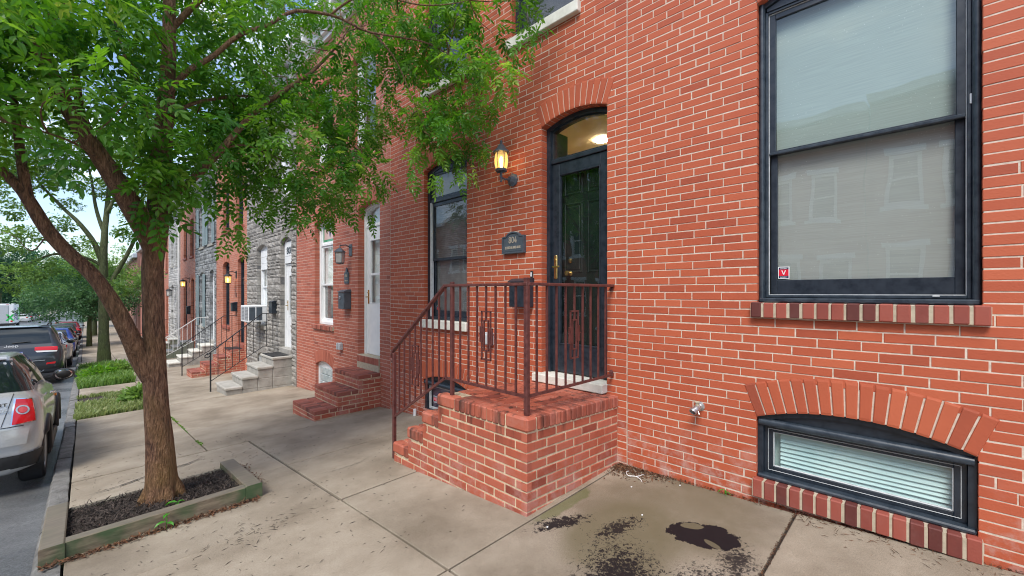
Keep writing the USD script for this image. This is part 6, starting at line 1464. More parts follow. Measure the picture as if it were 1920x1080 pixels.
c.put(MB().tube([c.quad([(-.70, 0, .68), (.70, 0, .68), (.70, 0, .685), (-.70, 0, .685)], BACK, nu=14, nv=2, off=.004).v[0][i] for i in range(0, 28, 2)], .004, 5), 'bumper_seam', K['car_trim'])
for w0 in (.555, -.555):
    g = c.quad([(w0, 0, .69), (w0 * 1.02, 0, .69), (w0 * 1.14, 0, 1.0), (w0 * 1.13, 0, 1.0)], BACK, nu=2, nv=10, off=.003).v[0][:10]; c.put(MB().tube(g, .003, 5), 'hatch_seam', K['car_trim'])
c.put(c.disc((.42, 0, .575), (.04, 0, 0), (0, 0, .03), BACK, off=.034, inner=.9, rings=1), 'tow_cover_ring', K['car_trim'])
c.text('SPORT', .030, .500, .885, True, 0, K['car_trim'], sq=1.35); c.text('COOPER', .034, .475, .825, False, .25, K['chrome'], sq=1.25)
for lw in (.59, 3.05):
    for sg in (1, -1):
        a = np.linspace(-.15, math.pi + .15, 24); rr = .375
        c.put(MB().tube([(sg * (.832 if .3 < lw + rr * math.cos(t) else .80), lw + rr * math.cos(t), .30 + rr * math.sin(t)) for t in a], .032, 8), 'wheel_arch', K['car_trim'], smooth=True)
for sg in (1, -1): c.put(MB().box((sg * .79, .98, .17), (sg * .85, 2.66, .27), c=.02), 'sill', K['car_trim'])
c.put(MB().lathe([(.022, 0), (.032, 0), (.034, .012), (.034, .1), (.03, .1), (.024, .01)], (.43, -.01, .27), 16, (0, 1, 0)), 'exhaust', K['chrome'], smooth=40)
c.mirror(1.98, .80, 1.04, K['car_trim'], .105, .078)
c.put(MB().tube([(.838, 1.12, .88), (.872, 1.16, .885), (.872, 1.26, .885), (.838, 1.30, .88)], .012, 8), 'door_handle', K['chrome'], smooth=True)
c.put(MB().box((.83, 2.35, .72), (.85, 2.43, .76), c=.008), 'side_marker', K['amber_lamp'])
c.put(MB().tube([(0, 1.0, 1.40), (0, .86, 1.50)], .006, 6), 'aerial', K['car_trim'])

suv_keys = [(0, .45, .80, .78, .72, .82, .62), (.04, .40, .88, .90, .80, .95, .70), (.10, .36, .93, 1.05, .85, 1.10, .74), (.18, .34, .95, 1.13, .875, 1.20, .745), (.34, .32, .962, 1.16, .885, 1.50, .72), (.52, .30, .968, 1.16, .89, 1.69, .70), (.80, .30, .97, 1.15, .89, 1.745, .69), (1.8, .30, .97, 1.12, .885, 1.76, .68), (2.8, .30, .97, 1.09, .88, 1.72, .66), (3.3, .30, .965, 1.08, .86, 1.42, .68), (3.72, .30, .955, 1.07, .84, 1.13, .70), (4.4, .33, .93, .99, .80, 1.03, .66), (4.74, .40, .84, .80, .72, .86, .56), (4.82, .5, .74, .64, .62, .70, .48)]
def finish(c, H, zb, rw, belt, m, L, rear=True):
    patch(c, 'rear_window', [(-rw, 0, belt + .06), (rw, 0, belt + .06), (rw * .88, 0, H - .10), (-rw * .88, 0, H - .10)], BACK, K['car_glass'], nu=12)
    f = L / 4.82
    patch(c, 'side_window', [(0, .55 * f, belt + .02), (0, 1.25 * f, belt + .01), (0, 1.2 * f, H - .09), (0, .78 * f, H - .10)], SIDE, K['car_glass'])
    patch(c, 'side_window', [(0, 1.32 * f, belt + .0), (0, 2.2 * f, belt - .02), (0, 2.15 * f, H - .08), (0, 1.28 * f, H - .09)], SIDE, K['car_glass'])
    patch(c, 'side_window', [(0, 2.26 * f, belt - .02), (0, 3.2 * f, belt - .04), (0, 2.85 * f, H - .13), (0, 2.22 * f, H - .08)], SIDE, K['car_glass'])
    patch(c, 'windscreen', [(.66, 9, belt + .0), (-.66, 9, belt + .0), (-.56, 9, H - .1), (.56, 9, H - .1)], (0, -1, 0), K['car_glass'], nu=10)
c = Car('parked_car', 'dark grey sport utility car with wide red tail lights', 4.82, suv_keys, (1.0, 3.92), .365, paint('graphite_paint', (.035, .040, .048), .3, .25), -1.40, 18.3)
finish(c, 1.76, .3, .70, 1.16, None, 4.82)
for sg in (1, -1):
    d = (-.35 * sg, 1, 0); o = (lambda q: q) if sg > 0 else (lambda q: [q[i] for i in (1, 0, 3, 2)])
    b = patch(c, 'tail_light', o([(sg * .40, 0, 1.02), (sg * .86, 0, 1.0), (sg * .87, 0, 1.11), (sg * .42, 0, 1.12)]), d, K['red_lamp'], off=.012, nu=10); patch(c, 'reversing_lamp', o([(sg * .44, 0, .965), (sg * .84, 0, .955), (sg * .85, 0, .995), (sg * .41, 0, 1.012)]), d, K['clear_lamp'], b, off=.012, nu=10)
    patch(c, 'reflector', o([(sg * .60, 0, .60), (sg * .78, 0, .61), (sg * .80, 0, .665), (sg * .62, 0, .655)]), d, K['red_lamp'], off=.014)
    c.put(MB().lathe([(.045, 0), (.055, 0), (.055, .1), (.045, .01)], (sg * .52, .0, .46), 14, (0, 1, 0)), 'exhaust', K['chrome'], smooth=40)
patch(c, 'brake_light', [(-.16, 0, 1.695), (.16, 0, 1.695), (.15, 0, 1.725), (-.15, 0, 1.725)], BACK, K['red_lamp'], off=.03)
patch(c, 'chrome_strip', [(-.58, 0, .715), (.58, 0, .715), (.60, 0, .735), (-.60, 0, .735)], BACK, K['chrome'], off=.012, nu=12, nv=2)
patch(c, 'bumper_skirt', [(-.84, 0, .46), (.84, 0, .46), (.86, 0, .56), (-.86, 0, .56)], BACK, K['car_trim'], off=.01, nu=14)
c.put(MB().tube([(-.05, .20, 1.26), (.16, .19, 1.275), (.30, .19, 1.285)], [.016, .013, .008], 6), 'wiper', K['car_trim'])
c.text('Jeep', .065, -.06, 1.145, True, 0, K['white_paint'], sq=1.3)
pl = patch(c, 'number_plate', [(-.16, 0, .875), (.16, 0, .875), (.16, 0, 1.005), (-.16, 0, 1.005)], BACK, K['white_paint'], off=.02)
patch(c, 'plate_band', [(-.16, 0, .985), (.16, 0, .985), (.16, 0, 1.008), (-.16, 0, 1.008)], BACK, mat('plate_blue', {'p': ('principled_bsdf', {'base_color': (.03, .06, .30)})}, []), pl, off=.023, nu=2, nv=2)
patch(c, 'plate_band', [(-.16, 0, .872), (.16, 0, .872), (.16, 0, .895), (-.16, 0, .895)], BACK, mat('plate_yellow', {'p': ('principled_bsdf', {'base_color': (.80, .58, .05)})}, []), pl, off=.023, nu=2, nv=2)
c.text('KFG-4227', .055, 0, .915, True, 0, mat('plate_ink', {'p': ('principled_bsdf', {'base_color': (.03, .05, .2)})}, []), 'plate_text', .028, .72)
c.mirror(3.0, .93, 1.16, paint('graphite_mirror', (.035, .04, .048)), .11, .085)
for sg in (1, -1): c.put(MB().tube([(sg * .60, .9, 1.765), (sg * .62, 1.0, 1.80), (sg * .62, 2.6, 1.80), (sg * .60, 2.75, 1.75)], .018, 8), 'roof_rail', K['car_trim'], smooth=True)
patch(c, 'roof_spoiler', [(-.66, 0, 1.70), (.66, 0, 1.70), (.64, 0, 1.755), (-.64, 0, 1.755)], BACK, paint('graphite_spoiler', (.035, .04, .048)), off=.10, nu=12, nv=3)

sedan_keys = [(0, .40, .70, .80, .62, .84, .50), (.06, .34, .80, .95, .70, .99, .56), (.2, .30, .86, 1.0, .75, 1.03, .60), (.7, .25, .89, 1.0, .79, 1.06, .62), (1.2, .22, .90, .98, .80, 1.36, .60), (1.6, .22, .90, .97, .80, 1.43, .59), (2.4, .22, .90, .95, .79, 1.44, .58), (2.9, .22, .895, .94, .78, 1.26, .58), (3.4, .22, .88, .93, .76, .99, .62), (4.1, .24, .84, .84, .70, .89, .58), (4.4, .30, .74, .70, .62, .76, .48), (4.5, .36, .62, .58, .52, .62, .4)]
hatch_keys = [(l * 4.2 / 4.82, zb * .75, w * .92, zc * .88, wc * .9, zt * .86, wt * .9) for l, zb, w, zc, wc, zt, wt in suv_keys]
def small_car(label, keys, L, col, x, y, H, belt, metallic=.35, group='cars parked along the near kerb', name='parked_car', lights=True):
    c = Car(name, label, L, keys, (.85, L - .9), .32, paint(uname('', 'car_paint'), col, metallic), x, y, group=group)
    finish(c, H, .2, .6, belt, None, L)
    for sg in (1, -1):
        d = (-.35 * sg, 1, 0); o = (lambda q: q) if sg > 0 else (lambda q: [q[i] for i in (1, 0, 3, 2)])
        patch(c, 'tail_light', o([(sg * .50, 0, belt - .20), (sg * .76, 0, belt - .20), (sg * .77, 0, belt - .06), (sg * .52, 0, belt - .06)]), d, K['red_lamp'], off=.012)
        f = (-.35 * sg, -1, 0); o2 = (lambda q: q) if sg < 0 else (lambda q: [q[i] for i in (1, 0, 3, 2)])
        patch(c, 'headlight', o2([(sg * .74, 9, .58), (sg * .50, 9, .58), (sg * .52, 9, .70), (sg * .74, 9, .70)]), f, K['clear_lamp'], off=.02)
    patch(c, 'number_plate', [(-.16, 0, .62), (.16, 0, .62), (.16, 0, .74), (-.16, 0, .74)], BACK, K['white_paint'], off=.015, nu=3, nv=3)
    patch(c, 'grille', [(.4, 9, .42), (-.4, 9, .42), (-.4, 9, .55), (.4, 9, .55)], (0, -1, 0), K['car_trim'], off=.02)
    c.mirror(L * .62, .84, belt + .06, K['car_trim'], .09, .06)
    return c
small_car('pale silver sedan parked in front of the dark utility car', sedan_keys, 4.5, (.45, .46, .47), -1.25, 24.4, 1.44, .97)
small_car('blue hatchback parked beyond the pale silver sedan', hatch_keys, 4.2, (.02, .06, .28), -1.2, 30.4, 1.51, 1.02)
small_car('black sedan parked past the blue hatchback', sedan_keys, 4.5, (.012, .013, .016), -1.2, 36.2, 1.44, .97)
small_car('dark green hatchback parked behind the black sedan', hatch_keys, 4.2, (.015, .03, .025), -1.2, 42.5, 1.51, 1.02)
small_car('dark red hatchback at the far end of the parked row', hatch_keys, 4.2, (.22, .012, .02), -1.05, 48.6, 1.51, 1.02)
OG = 'cars parked across the street'
small_car('white pickup like wagon nose out beyond the box truck', hatch_keys, 4.2, (.7, .7, .7), -7.7, 112., 1.51, 1.02, 0., OG)
small_car('dark utility car parked across the street past the white wagon', hatch_keys, 4.2, (.03, .035, .04), -7.7, 120., 1.51, 1.02, .2, OG)
small_car('white sedan parked across the street past the dark utility car', sedan_keys, 4.5, (.7, .7, .7), -7.7, 131., 1.44, .97, 0., OG)
small_car('white hatchback third from the box truck across the street', hatch_keys, 4.2, (.65, .66, .67), -7.7, 140., 1.51, 1.02, 0., OG)
small_car('pale grey sedan farthest away across the street', sedan_keys, 4.5, (.5, .51, .52), -7.7, 158., 1.44, .97, .2, OG)

# box truck
tx, ty = -7.28, 80.; tz = float(road_z(tx, ty + 3)); sl = float(road_z(tx, ty + 4) - road_z(tx, ty)) / 4
t = thing('box_truck', 'white box truck with green and purple lettering on its side', 'truck')
W2_ = 1.18; sh = lambda v: np.stack([v[:, 0] + tx, v[:, 1] + ty, v[:, 2] + tz + sl * v[:, 1]], 1)
MB().box((-W2_, 0, .75), (W2_, 5.4, 3.15), c=.05).warp(sh).build('cargo_box', K['white_paint'], t)
MB().box((-W2_ + .08, 5.42, .55), (W2_ - .08, 6.1, 2.35), c=.15).box((-W2_ + .1, 5.9, .5), (W2_ - .1, 7.1, 1.45), c=.15).warp(sh).build('cab', K['white_paint'], t)
MB().box((-.95, -.012, .85), (.72, .0, 2.9)).warp(sh).build('roll_door', K['grey_plastic'], t)
MB().box((.72, -.016, .85), (.745, .0, 2.9)).box((-.97, -.016, 2.9), (.745, .0, 2.925)).warp(sh).build('door_track', K['slate_paint'], t)
MB().box((.55, -.02, 3.03), (.75, -.001, 3.08)).box((-.75, -.02, 3.03), (-.55, -.001, 3.08)).warp(sh).build('marker_light', K['red_lamp'], t)
for sg in (1, -1): MB().cyl((sg * .97, -.03, 1.0), (sg * .97, .01, 1.0), .10, 14).warp(sh).build('tail_light', K['red_lamp'], t)
MB().box((-W2_, -.25, .45), (W2_, .3, .72), c=.02).box((-.9, .3, .5), (.9, 5.5, .74)).warp(sh).build('chassis', K['car_trim'], t)
for l_ in (1.4, 6.1):
    for sg in (1, -1): MB().lathe([(0, 0), (.42, 0), (.45, .04), (.45, .22), (.40, .25), (.25, .22), (0, .22)], (sg * .9, l_, .45), 22, (sg, 0, 0)).warp(sh).build('wheel', K['tyre'], t, smooth=30)
gm = mat('truck_green', {'p': ('principled_bsdf', {'base_color': (.03, .48, .10)})}, []); pm = mat('truck_purple', {'p': ('principled_bsdf', {'base_color': (.06, .05, .20)})}, [])
def side_text(s_, h_, y0, z0, m):
    q = meshkit.text_mesh(s_, h_, .004, True); v = q.vertices
    MB().add(np.stack([W2_ + .001 + v[:, 2], y0 + v[:, 0] * 1.0, z0 + v[:, 1]], 1), q.faces).warp(sh).build('lettering', m, t)
    return v[:, 0].max()
w_ = side_text('Fed', 1.45, .35, 1.15, pm); side_text('Ex', 1.45, .45 + w_, 1.15, gm)
q = meshkit.text_mesh('x', 1.0, .004, True); v = q.vertices; MB().add(np.stack([.45 + v[:, 0], -.0165 - v[:, 2], 1.08 + v[:, 1]], 1), q.faces).warp(sh).build('lettering', gm, t)
# ------------------------------------------------------------------ the tree bed, weeds, litter, a seated man
K['timber'] = mat('mossy_timber', {
    'g': ('geometry', {}), 'mp': ('mapping', {'scale': (3., 14., 16.)}), 'n': ('noise_texture', {'scale': 2.4, 'detail': 7., 'roughness': .65}), 'r': ('rgb_ramp', {'ramp': [(0, (.085, .062, .042)), (.38, (.12, .09, .06)), (.6, (.22, .175, .115)), (1, (.28, .24, .17))]}),
    'n2': ('noise_texture', {'scale': 3.2, 'detail': 5.}), 'nr': ('map_range', {'from_min': .43, 'from_max': .60, 'to_max': .85, 'clamp': True}), 'nrm': ('separate_xyz', {}), 'up': ('map_range', {'from_min': .2, 'from_max': .8, 'to_min': 1., 'to_max': .12, 'clamp': True}), 'mm': ('math', {'math_type': 'multiply'}),
    'gx': ('mix', {'color2': (.035, .085, .028)}), 'gw': ('mix', {'color2': (.165, .15, .125)}), 'uw': ('map_range', {'from_min': .5, 'from_max': .9, 'to_min': 0, 'to_max': .65, 'clamp': True}),
    'b': ('bump', {'strength': .5, 'distance': .006}), 'p': ('principled_bsdf', {'roughness': .8})},
    [('g.position', 'mp.vector'), ('mp.vector', 'n.vector'), ('g.position', 'n2.vector'), ('n.fac', 'r.fac'), ('n2.fac', 'nr.value'), ('g.true_normal', 'nrm.vector'), ('nrm.z', 'up.value'), ('nrm.z', 'uw.value'), ('nr.result', 'mm.value1'), ('up.result', 'mm.value2'),
     ('r.color', 'gw.color1'), ('uw.result', 'gw.fac'), ('gw.color', 'gx.color1'), ('mm.value', 'gx.fac'), ('gx.color', 'p.base_color'), ('n.fac', 'b.height'), ('b.normal', 'p.normal')])
K['mulch'] = pmat('mulch_chip', (.018, .013, .011), (.075, .056, .046), 60, .85, tone=(.5, 1.7))
K['litter'] = pmat('dead_leaf', (.055, .024, .013), (.20, .085, .035), 40, .8, tone=(.35, 1.3))
K['twig'] = pmat('dark_twig', (.025, .018, .014), (.06, .045, .035), 40, .8)
bed = thing('tree_bed', 'weathered green stained timber edging round the tree', 'planter box')
XA, XB, YA, YB = -.205, 1.035, 3.93, 4.88
def timber(x0, x1, y0, y1, up=.105, dz=.0):
    n = 6; f = lambda v: np.stack([v[:, 0], v[:, 1], v[:, 2] + walk_z(v[:, 0], v[:, 1])], 1)
    L = max(x1 - x0, y1 - y0); m = MB(); ks = np.linspace(0, 1, n)
    prof = [(0, -.06), (0, up - .006), (.006, up), (.094, up), (.1, up - .006), (.1, -.06)]
    P = []
    for k in ks:
        for a, z in prof: P.append((x0 + k * (x1 - x0), y0 + a / .1 * (y1 - y0), z + dz) if x1 - x0 > y1 - y0 else (x0 + a / .1 * (x1 - x0), y0 + k * (y1 - y0), z + dz))
    P = f(np.array(P)); q = [[i * 6 + j, i * 6 + (j + 1) % 6, (i + 1) * 6 + (j + 1) % 6, (i + 1) * 6 + j] for i in range(n - 1) for j in range(6)]
    m.add(P, q); m.add(P[:6], [[0, j + 1, j] for j in range(1, 5)]); m.add(P[-6:], [[0, j, j + 1] for j in range(1, 5)])
    m.build('timber', K['timber'], bed)
timber(XA, XA + .115, YA, YB); timber(XB - .115, XB, YA, YB, .112); timber(XA + .117, XB - .117, YA + .012, YA + .105); timber(XA + .117, XB - .117, YB - .10, YB - .008, .055)
r = np.random.default_rng(77)
MB().sheet(lambda u, v: np.stack([u, v, walk_z(u, v) + .035 + .05 * np.exp(-((u - .44) ** 2 + (v - T0) ** 2) / .08) + .02 * meshkit.noise(np.stack([u * 9, v * 9, u * 0], 1))], 1), np.linspace(XA + .1, XB - .1, 30), np.linspace(YA + .09, YB - .07, 24)).build('mulch_bed', K['soil'], bed, smooth=True)
def scatter(mb, n, fn, L, W, r, tilt=.35, flat=True, tone=None):
    """small flat chips: fn(k) -> (n, 3) positions"""
    p = fn(n); a = r.uniform(0, 2 * math.pi, n); l, w = r.uniform(*L, n) / 2, r.uniform(*W, n) / 2; tz = r.normal(0, tilt, n)
    d = np.stack([np.cos(a), np.sin(a), tz], 1); e = np.stack([-np.sin(a), np.cos(a), r.normal(0, tilt, n)], 1)
    v = np.stack([p - d * l[:, None], p + e * w[:, None] + [0, 0, .003], p + d * l[:, None], p - e * w[:, None] + [0, 0, .002]], 1); v[:, :, 2] += np.maximum(0, p[:, 2] - v[:, :, 2].min(1))[:, None] + .001
    t = r.uniform(0, 1, n) if tone is None else tone
    mb.add(v.reshape(-1, 3), (np.arange(n)[:, None] * 4 + np.array([0, 1, 2])).reshape(-1, 3), np.repeat(np.stack([t, t], 1), 4, 0)); k = mb.n - 4 * n
    mb.f[-1] = np.vstack([mb.f[-1], (np.arange(n)[:, None] * 4 + np.array([0, 2, 3])) + k]); return mb
def gpos(x, y, h=0.): return np.stack([x, y, walk_z(x, y) + h], 1)
m = MB(); scatter(m, 5200, lambda n: (lambda x, y: gpos(x, y, .045 + .05 * np.exp(-((x - .44) ** 2 + (y - T0) ** 2) / .08) + .015 * r.random(n)))(r.uniform(XA + .11, XB - .11, n), r.uniform(YA + .10, YB - .09, n)), (.012, .045), (.004, .012), r, .5)
tag(m.build('mulch', K['mulch']), 'dark wood chip mulch filling the timber edged tree bed', 'mulch', kind='stuff')
m = MB()
scatter(m, 900, lambda n: (lambda x, q: gpos(x, YA - .015 - q))(r.uniform(-.2, 1.0, n), np.abs(r.normal(0, .035, n))), (.012, .04), (.005, .014), r, .4)
scatter(m, 260, lambda n: gpos(XB + np.abs(r.normal(0, .05, n)), r.uniform(4.2, 4.95, n)), (.012, .04), (.005, .014), r, .4)
tag(m.build('fallen_leaves', K['litter']), 'rusty dead leaves swept against the timber edging', 'leaf litter', kind='stuff')
m = MB()
scatter(m, 1100, lambda n: (lambda q: gpos(WALL - .01 - np.abs(r.normal(0, .10, n)) * np.clip(1.2 - q * 1.2, .15, 1), 1.93 - q))(np.abs(r.normal(0, .22, n))), (.01, .03), (.004, .010), r, .4)
scatter(m, 700, lambda n: gpos(WALL - .005 - np.abs(r.normal(0, .018, n)), r.uniform(-.5, 1.9, n)), (.008, .03), (.003, .008), r, .4)
scatter(m, 160, lambda n: gpos(WALL - .02 - np.abs(r.normal(0, .10, n)), r.uniform(-.4, .62, n)), (.02, .06), (.002, .004), r, .2)
tag(m.build('leaf_litter', K['litter'], None), 'dark leaf crumbs gathered along the foot of the near wall', 'leaf litter', kind='stuff')
m = MB(); scatter(m, 420, lambda n: (lambda s: gpos(1.46 - JOINT + (WALL - 1.48) * s, .615 + r.normal(0, .006, n)))(r.random(n)), (.006, .018), (.003, .007), r, .4)
tag(m.build('joint_litter', K['litter']), 'rust brown crumbs lying in the pavement joint by the basement window', 'leaf litter', kind='stuff')
m = MB()
scatter(m, 420, lambda n: (lambda x, y: gpos(x, y))(r.uniform(-.1, 1.5, n), np.concatenate([r.uniform(2.3, 3.95, n // 2), r.uniform(4.9, 6.5, n - n // 2)])), (.012, .05), (.002, .0045), r, .1)
scatter(m, 90, lambda n: gpos(r.normal(.75, .2, n), r.normal(3.25, .10, n)), (.02, .08), (.002, .005), r, .1)
scatter(m, 130, lambda n: gpos(r.uniform(1.3, 2.4, n), r.uniform(2.2, 6., n)), (.012, .04), (.002, .004), r, .1)
tag(m.build('fallen_twigs', K['twig']), 'thin dark twigs and seed stalks strewn over the slabs', 'twigs', kind='stuff')
# two green seedlings, a tuft, a white string, pale crumbs
K['seedling'] = leaf_mat('seedling_leaf', (.04, .20, .02), (.07, .32, .03), (.10, .40, .05), .4, .4)
def sprout(name, label, p, specs, cat='seedling'):
    t = thing(name, label, cat, p)
    for a, L, W, up in specs:
        v, f = leaflet(L, W, .5, .3); c, s = math.cos(a), math.sin(a); z0 = up
        MB().add(np.stack([v[:, 0] * c - v[:, 1] * s, v[:, 0] * s + v[:, 1] * c, v[:, 2] + z0 + v[:, 0] * .25], 1), f, .5).build('leaf', K['seedling'], t)
    MB().tube([(0, 0, -.01), (.004, 0, max(x[3] for x in specs))], .003, 5).build('stem', K['seedling'], t)
p = at(307, 947, YA - .02); sprout('seedling', 'small green seedling in the mulch close to the trunk', (.50, YA + .16, float(walk_z(.5, YA + .16)) + .05), [(2.6, .09, .03, .05), (.3, .05, .024, .05), (4.4, .05, .02, .04)])
sprout('seedling', 'green seedling growing in front of the timber edging', (.41, YA - .045, float(walk_z(.41, YA - .045))), [(1.2, .06, .028, .09), (3.3, .07, .032, .05), (5.4, .06, .03, .04), (4.2, .04, .02, .10)])
sprout('seedling', 'grassy green tuft at the foot of the wall under the hose tap', (WALL - .03, 1.05, float(walk_z(WALL, 1.05))), [(2.5, .06, .008, .03), (3.6, .07, .008, .03), (4.4, .05, .008, .02)], 'weed')
s0 = gpos(np.array([3.13]), np.array([1.70]), .006)[0]
tag(MB().tube(curve([s0 + d for d in ([-.05, -.10, 0], [-.02, -.03, .012], [-.045, .02, .01], [-.01, .06, .015], [.05, .07, .004])], 16), .0028, 6).tube(curve([s0 + d for d in ([-.02, -.03, .012], [.03, -.05, .012], [.09, -.045, 0])], 10), .0025, 6).build('white_tie', K['white_paint'], smooth=True), 'white plastic tie lying on the slab near the stoop corner', 'plastic tie')
m = MB()
for x, y in [(2.62, 1.36), (2.95, 1.62), (2.1, 1.75), (3.2, 1.35)]: m.obox((x, y, float(walk_z(x, y)) + .003), (.006, .005, .003), c=.002)
tag(m.build('paint_crumbs', K['white_paint']), 'a few pale crumbs on the stained slab', 'crumbs', kind='stuff')
K['dry_grass'] = leaf_mat('dry_grass', (.12, .17, .06), (.20, .27, .09), (.33, .38, .16), .4, .5, (.40, .38, .20))
# cracks filled with dark grit, and moss in one joint
K['grit'] = pmat('crack_grit', (.02, .018, .015), (.05, .045, .036), 60, .9)
def crack(label, pts, w):
    p = curve(np.array([(a, b, 0.) for a, b in pts]), 40); n = len(p); rr = np.random.default_rng(int(pts[0][0] * 100) + 7); p[:, :2] += rr.normal(0, .006, (n, 2)); d = np.gradient(p[:, :2], axis=0); d /= np.linalg.norm(d, axis=1, keepdims=True); e = np.stack([-d[:, 1], d[:, 0]], 1) * (w * rr.uniform(.2, 1., n) * np.sin(np.linspace(.05, 3.1, n)))[:, None]
    v = np.concatenate([np.c_[p[:, :2] + e, walk_z(p[:, 0] + e[:, 0], p[:, 1] + e[:, 1]) + .007], np.c_[p[:, :2] - e, walk_z(p[:, 0] - e[:, 0], p[:, 1] - e[:, 1]) + .007]])
    tag(MB().add(v, [[i + n, i + n + 1, i + 1, i] for i in range(n - 1)]).build('pavement_crack', K['grit']), label, 'crack')
crack('dark ragged crack in the slab behind the timber edged bed', [(.0, 5.3), (.25, 5.36), (.5, 5.5), (.75, 5.55), (.92, 5.72)], .022)
crack('thin grit filled crack across the slab by the kerb stones', [(-.05, 7.0), (.3, 7.08), (.6, 7.0), (.95, 7.1)], .008)
crack('hairline crack running over the slab in front of the brick steps', [(1.5, 4.0), (1.8, 3.95), (2.05, 4.05)], .004)
# weeds in the two open strips by the kerb
def weeds(name, label, n, x0, x1, y0, y1, hmax, seed, dense=None, mat_='leaf_pale'):
    r = np.random.default_rng(seed); x = r.uniform(x0, x1, n); y = r.uniform(y0, y1, n); keep = meshkit.fbm(np.stack([x * 1.7, y * 1.7, x * 0 + seed], 1), 3) > .42; x, y = x[keep], y[keep]; n = len(x)
    h = hmax * (.35 + .9 * meshkit.fbm(np.stack([x * 1.1, y * 1.1, x * 0 + seed + 3], 1), 2)) * r.uniform(.5, 1.15, n); a = r.uniform(0, 6.28, n); lean = r.uniform(.15, .8, n) * h; w = r.uniform(.004, .012, n) * (1 + (h > hmax * .7))
    b = gpos(x, y, -.02); d = np.stack([np.cos(a), np.sin(a), 0 * a], 1); e = np.stack([-np.sin(a), np.cos(a), 0 * a], 1); up = np.array([0, 0, 1.])
    v = np.stack([b - e * w[:, None], b + e * w[:, None], b + d * (lean * .35)[:, None] + up * (h * .65)[:, None] + e * (w * .9)[:, None], b + d * (lean * .35)[:, None] + up * (h * .65)[:, None] - e * (w * .9)[:, None], b + d * lean[:, None] + up * h[:, None]], 1)
    f = np.concatenate([np.arange(n)[:, None] * 5 + np.array(q) for q in ([0, 1, 2], [0, 2, 3], [3, 2, 4])]); t = np.clip(r.normal(.5, .2, n), 0, 1)
    return tag(MB().add(v.reshape(-1, 3), f, np.repeat(np.stack([t, t], 1), 5, 0)).build(name, K[mat_]), label, 'weeds', kind='stuff')
weeds('grass', 'pale green grass in the nearer open strip by the kerb', 5200, -.13, .95, 10.3, 13.45, .17, 5, mat_='dry_grass')
weeds('grass', 'taller green weeds round the mossy tree in the farther strip', 6500, -.13, .95, 15.2, 22., .28, 6)
weeds('moss', 'green moss and tiny grass in the long pavement joint', 700, .985, 1.015, 6.2, 9.4, .035, 8)
for k, (x, y, s, lab) in enumerate([(.78, 11.4, .30, 'bushy yellow green weed at the inner edge of the nearer grass strip'), (.3, 17.2, .42, 'bushy green weed in front of the mossy trunk'), (.75, 18.5, .38, 'leafy weed clump beside the mossy trunk')]):
    rr = np.random.default_rng(90 + k); n = 420; q = rr.normal(0, 1, (n, 3)); q /= np.linalg.norm(q, axis=1, keepdims=True); q[:, 2] = np.abs(q[:, 2]); p = np.array([x, y, float(walk_z(x, y))]) + q * s * np.array([1, 1, .9]) * rr.uniform(.3, 1, (n, 1)) ** .5
    t = thing('weed_bush', lab, 'bush'); m = MB(); leaves_mesh(m, rr, p, q + rr.normal(0, .4, (n, 3)), rr.uniform(.09, .16, n), [leaflet(1., .42)], np.clip(rr.normal(.6, .15, n), 0, 1)); m.build('foliage', K['leaf_pale' if k != 1 else 'leaf'], t, kind='stuff')
    m = MB()
    for a in range(7): m.tube([(x, y, float(walk_z(x, y)) - .01), tuple(np.array([x, y, float(walk_z(x, y))]) + [s * .5 * math.cos(a), s * .5 * math.sin(a), s * .7])], [.006, .002], 5)
    m.build('stem', K['bark_green'], t)
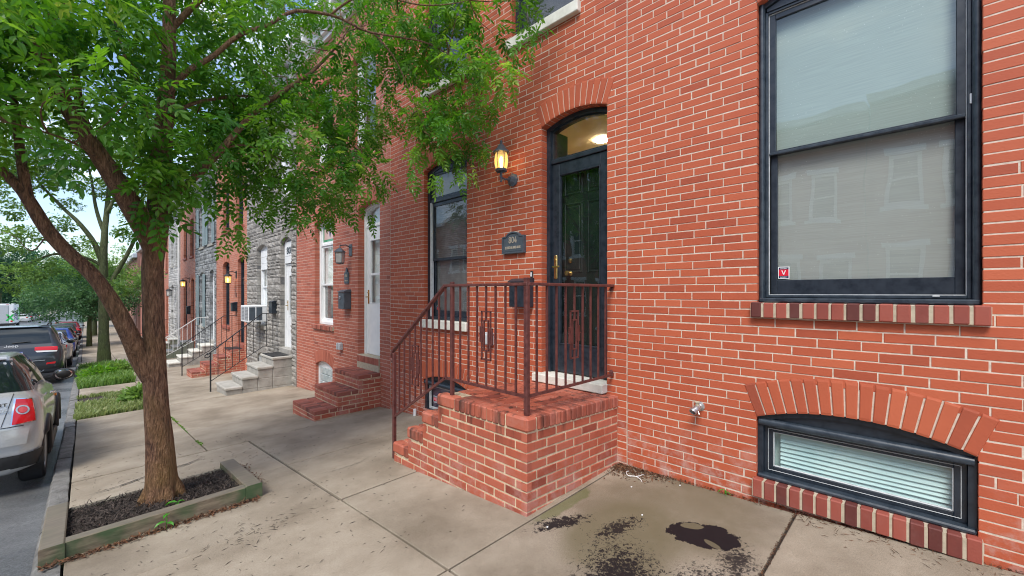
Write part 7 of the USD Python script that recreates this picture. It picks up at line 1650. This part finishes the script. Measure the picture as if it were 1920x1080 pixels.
# seated man far down the row
px_, py_ = 2.55, 47.; gz0 = float(walk_z(px_, py_)); B0 = np.array([px_, py_, gz0])
J = lambda *q: [(B0 + np.array(a), r_) for a, r_ in q]
def hullchain(chains, res=.03):
    M_ = manifold3d.Manifold()
    for ch in chains:
        for (a, ra), (b, rb) in zip(ch[:-1], ch[1:]):
            M_ += manifold3d.Manifold.batch_hull([manifold3d.Manifold.sphere(ra, 14).translate(list(map(float, a))), manifold3d.Manifold.sphere(rb, 14).translate(list(map(float, b)))])
    q = M_.to_mesh(); tm = trimesh.Trimesh(q.vert_properties[:, :3], q.tri_verts); return tm
per = thing('person', 'seated person in a white shirt and blue jeans far down the pavement', 'person')
hip, sh_, hd = (0, 0, .55), (-.05, 0, 1.02), (-.10, 0, 1.27)
arms = [J(((-.05, s * .19, 1.0), .05), ((-.14, s * .23, .76), .042), ((-.36, s * .14, .72), .034), ((-.44, s * .12, .72), .03)) for s in (1, -1)]
legs = [J(((0, s * .09, .54), .085), ((-.42, s * .12, .55), .065), ((-.45, s * .12, .12), .048)) for s in (1, -1)]
b = hullchain([J((sh_, .09), ((-.08, 0, 1.12), .052), ((-.10, 0, 1.20), .06)), J(((-.10, 0, 1.22), .085), ((-.105, 0, 1.30), .092)), J(((-.19, 0, 1.25), .015), ((-.18, 0, 1.27), .012))] + arms + legs + [J((hip, .12), (sh_, .13))])
body = MB().add(b.vertices, b.faces).build('body', pmat('skin', (.36, .20, .14), None, 5, .6), per, smooth=50)
b = hullchain([J((hip, .14), ((-.02, 0, .8), .145), ((-.04, .07, 1.0), .10)), J(((-.02, 0, .8), .145), ((-.04, -.07, 1.0), .10))] + [[(p + 0, q_ + .022) for p, q_ in a[:2]] for a in arms]); MB().add(b.vertices, b.faces).build('shirt', K['white_paint'], body, smooth=50)
b = hullchain([[(p, q_ + .02) for p, q_ in l_] for l_ in legs]); MB().add(b.vertices, b.faces).build('jeans', pmat('denim', (.04, .08, .20), None, 9, .8), body, smooth=50)
b = hullchain([J(((-.45, s * .12, .05), .05), ((-.58, s * .13, .04), .04)) for s in (1, -1)]); MB().add(b.vertices, b.faces).build('shoes', K['car_trim'], body, smooth=50)
b = hullchain([J(((-.085, 0, 1.315), .095), ((-.075, 0, 1.27), .09))]); MB().add(b.vertices, b.faces).build('hair', K['car_trim'], body, smooth=50)
t = thing('bench', 'low dark bench under the seated person', 'bench', (px_ + .05, py_, gz0)); MB().box((-.2, -.45, .36), (.25, .45, .42), c=.01).build('seat', K['car_trim'], t)
for a_ in (-.38, .38): MB().box((-.16, a_ - .03, -.05), (.2, a_ + .03, .358)).build('leg', K['car_trim'], t)
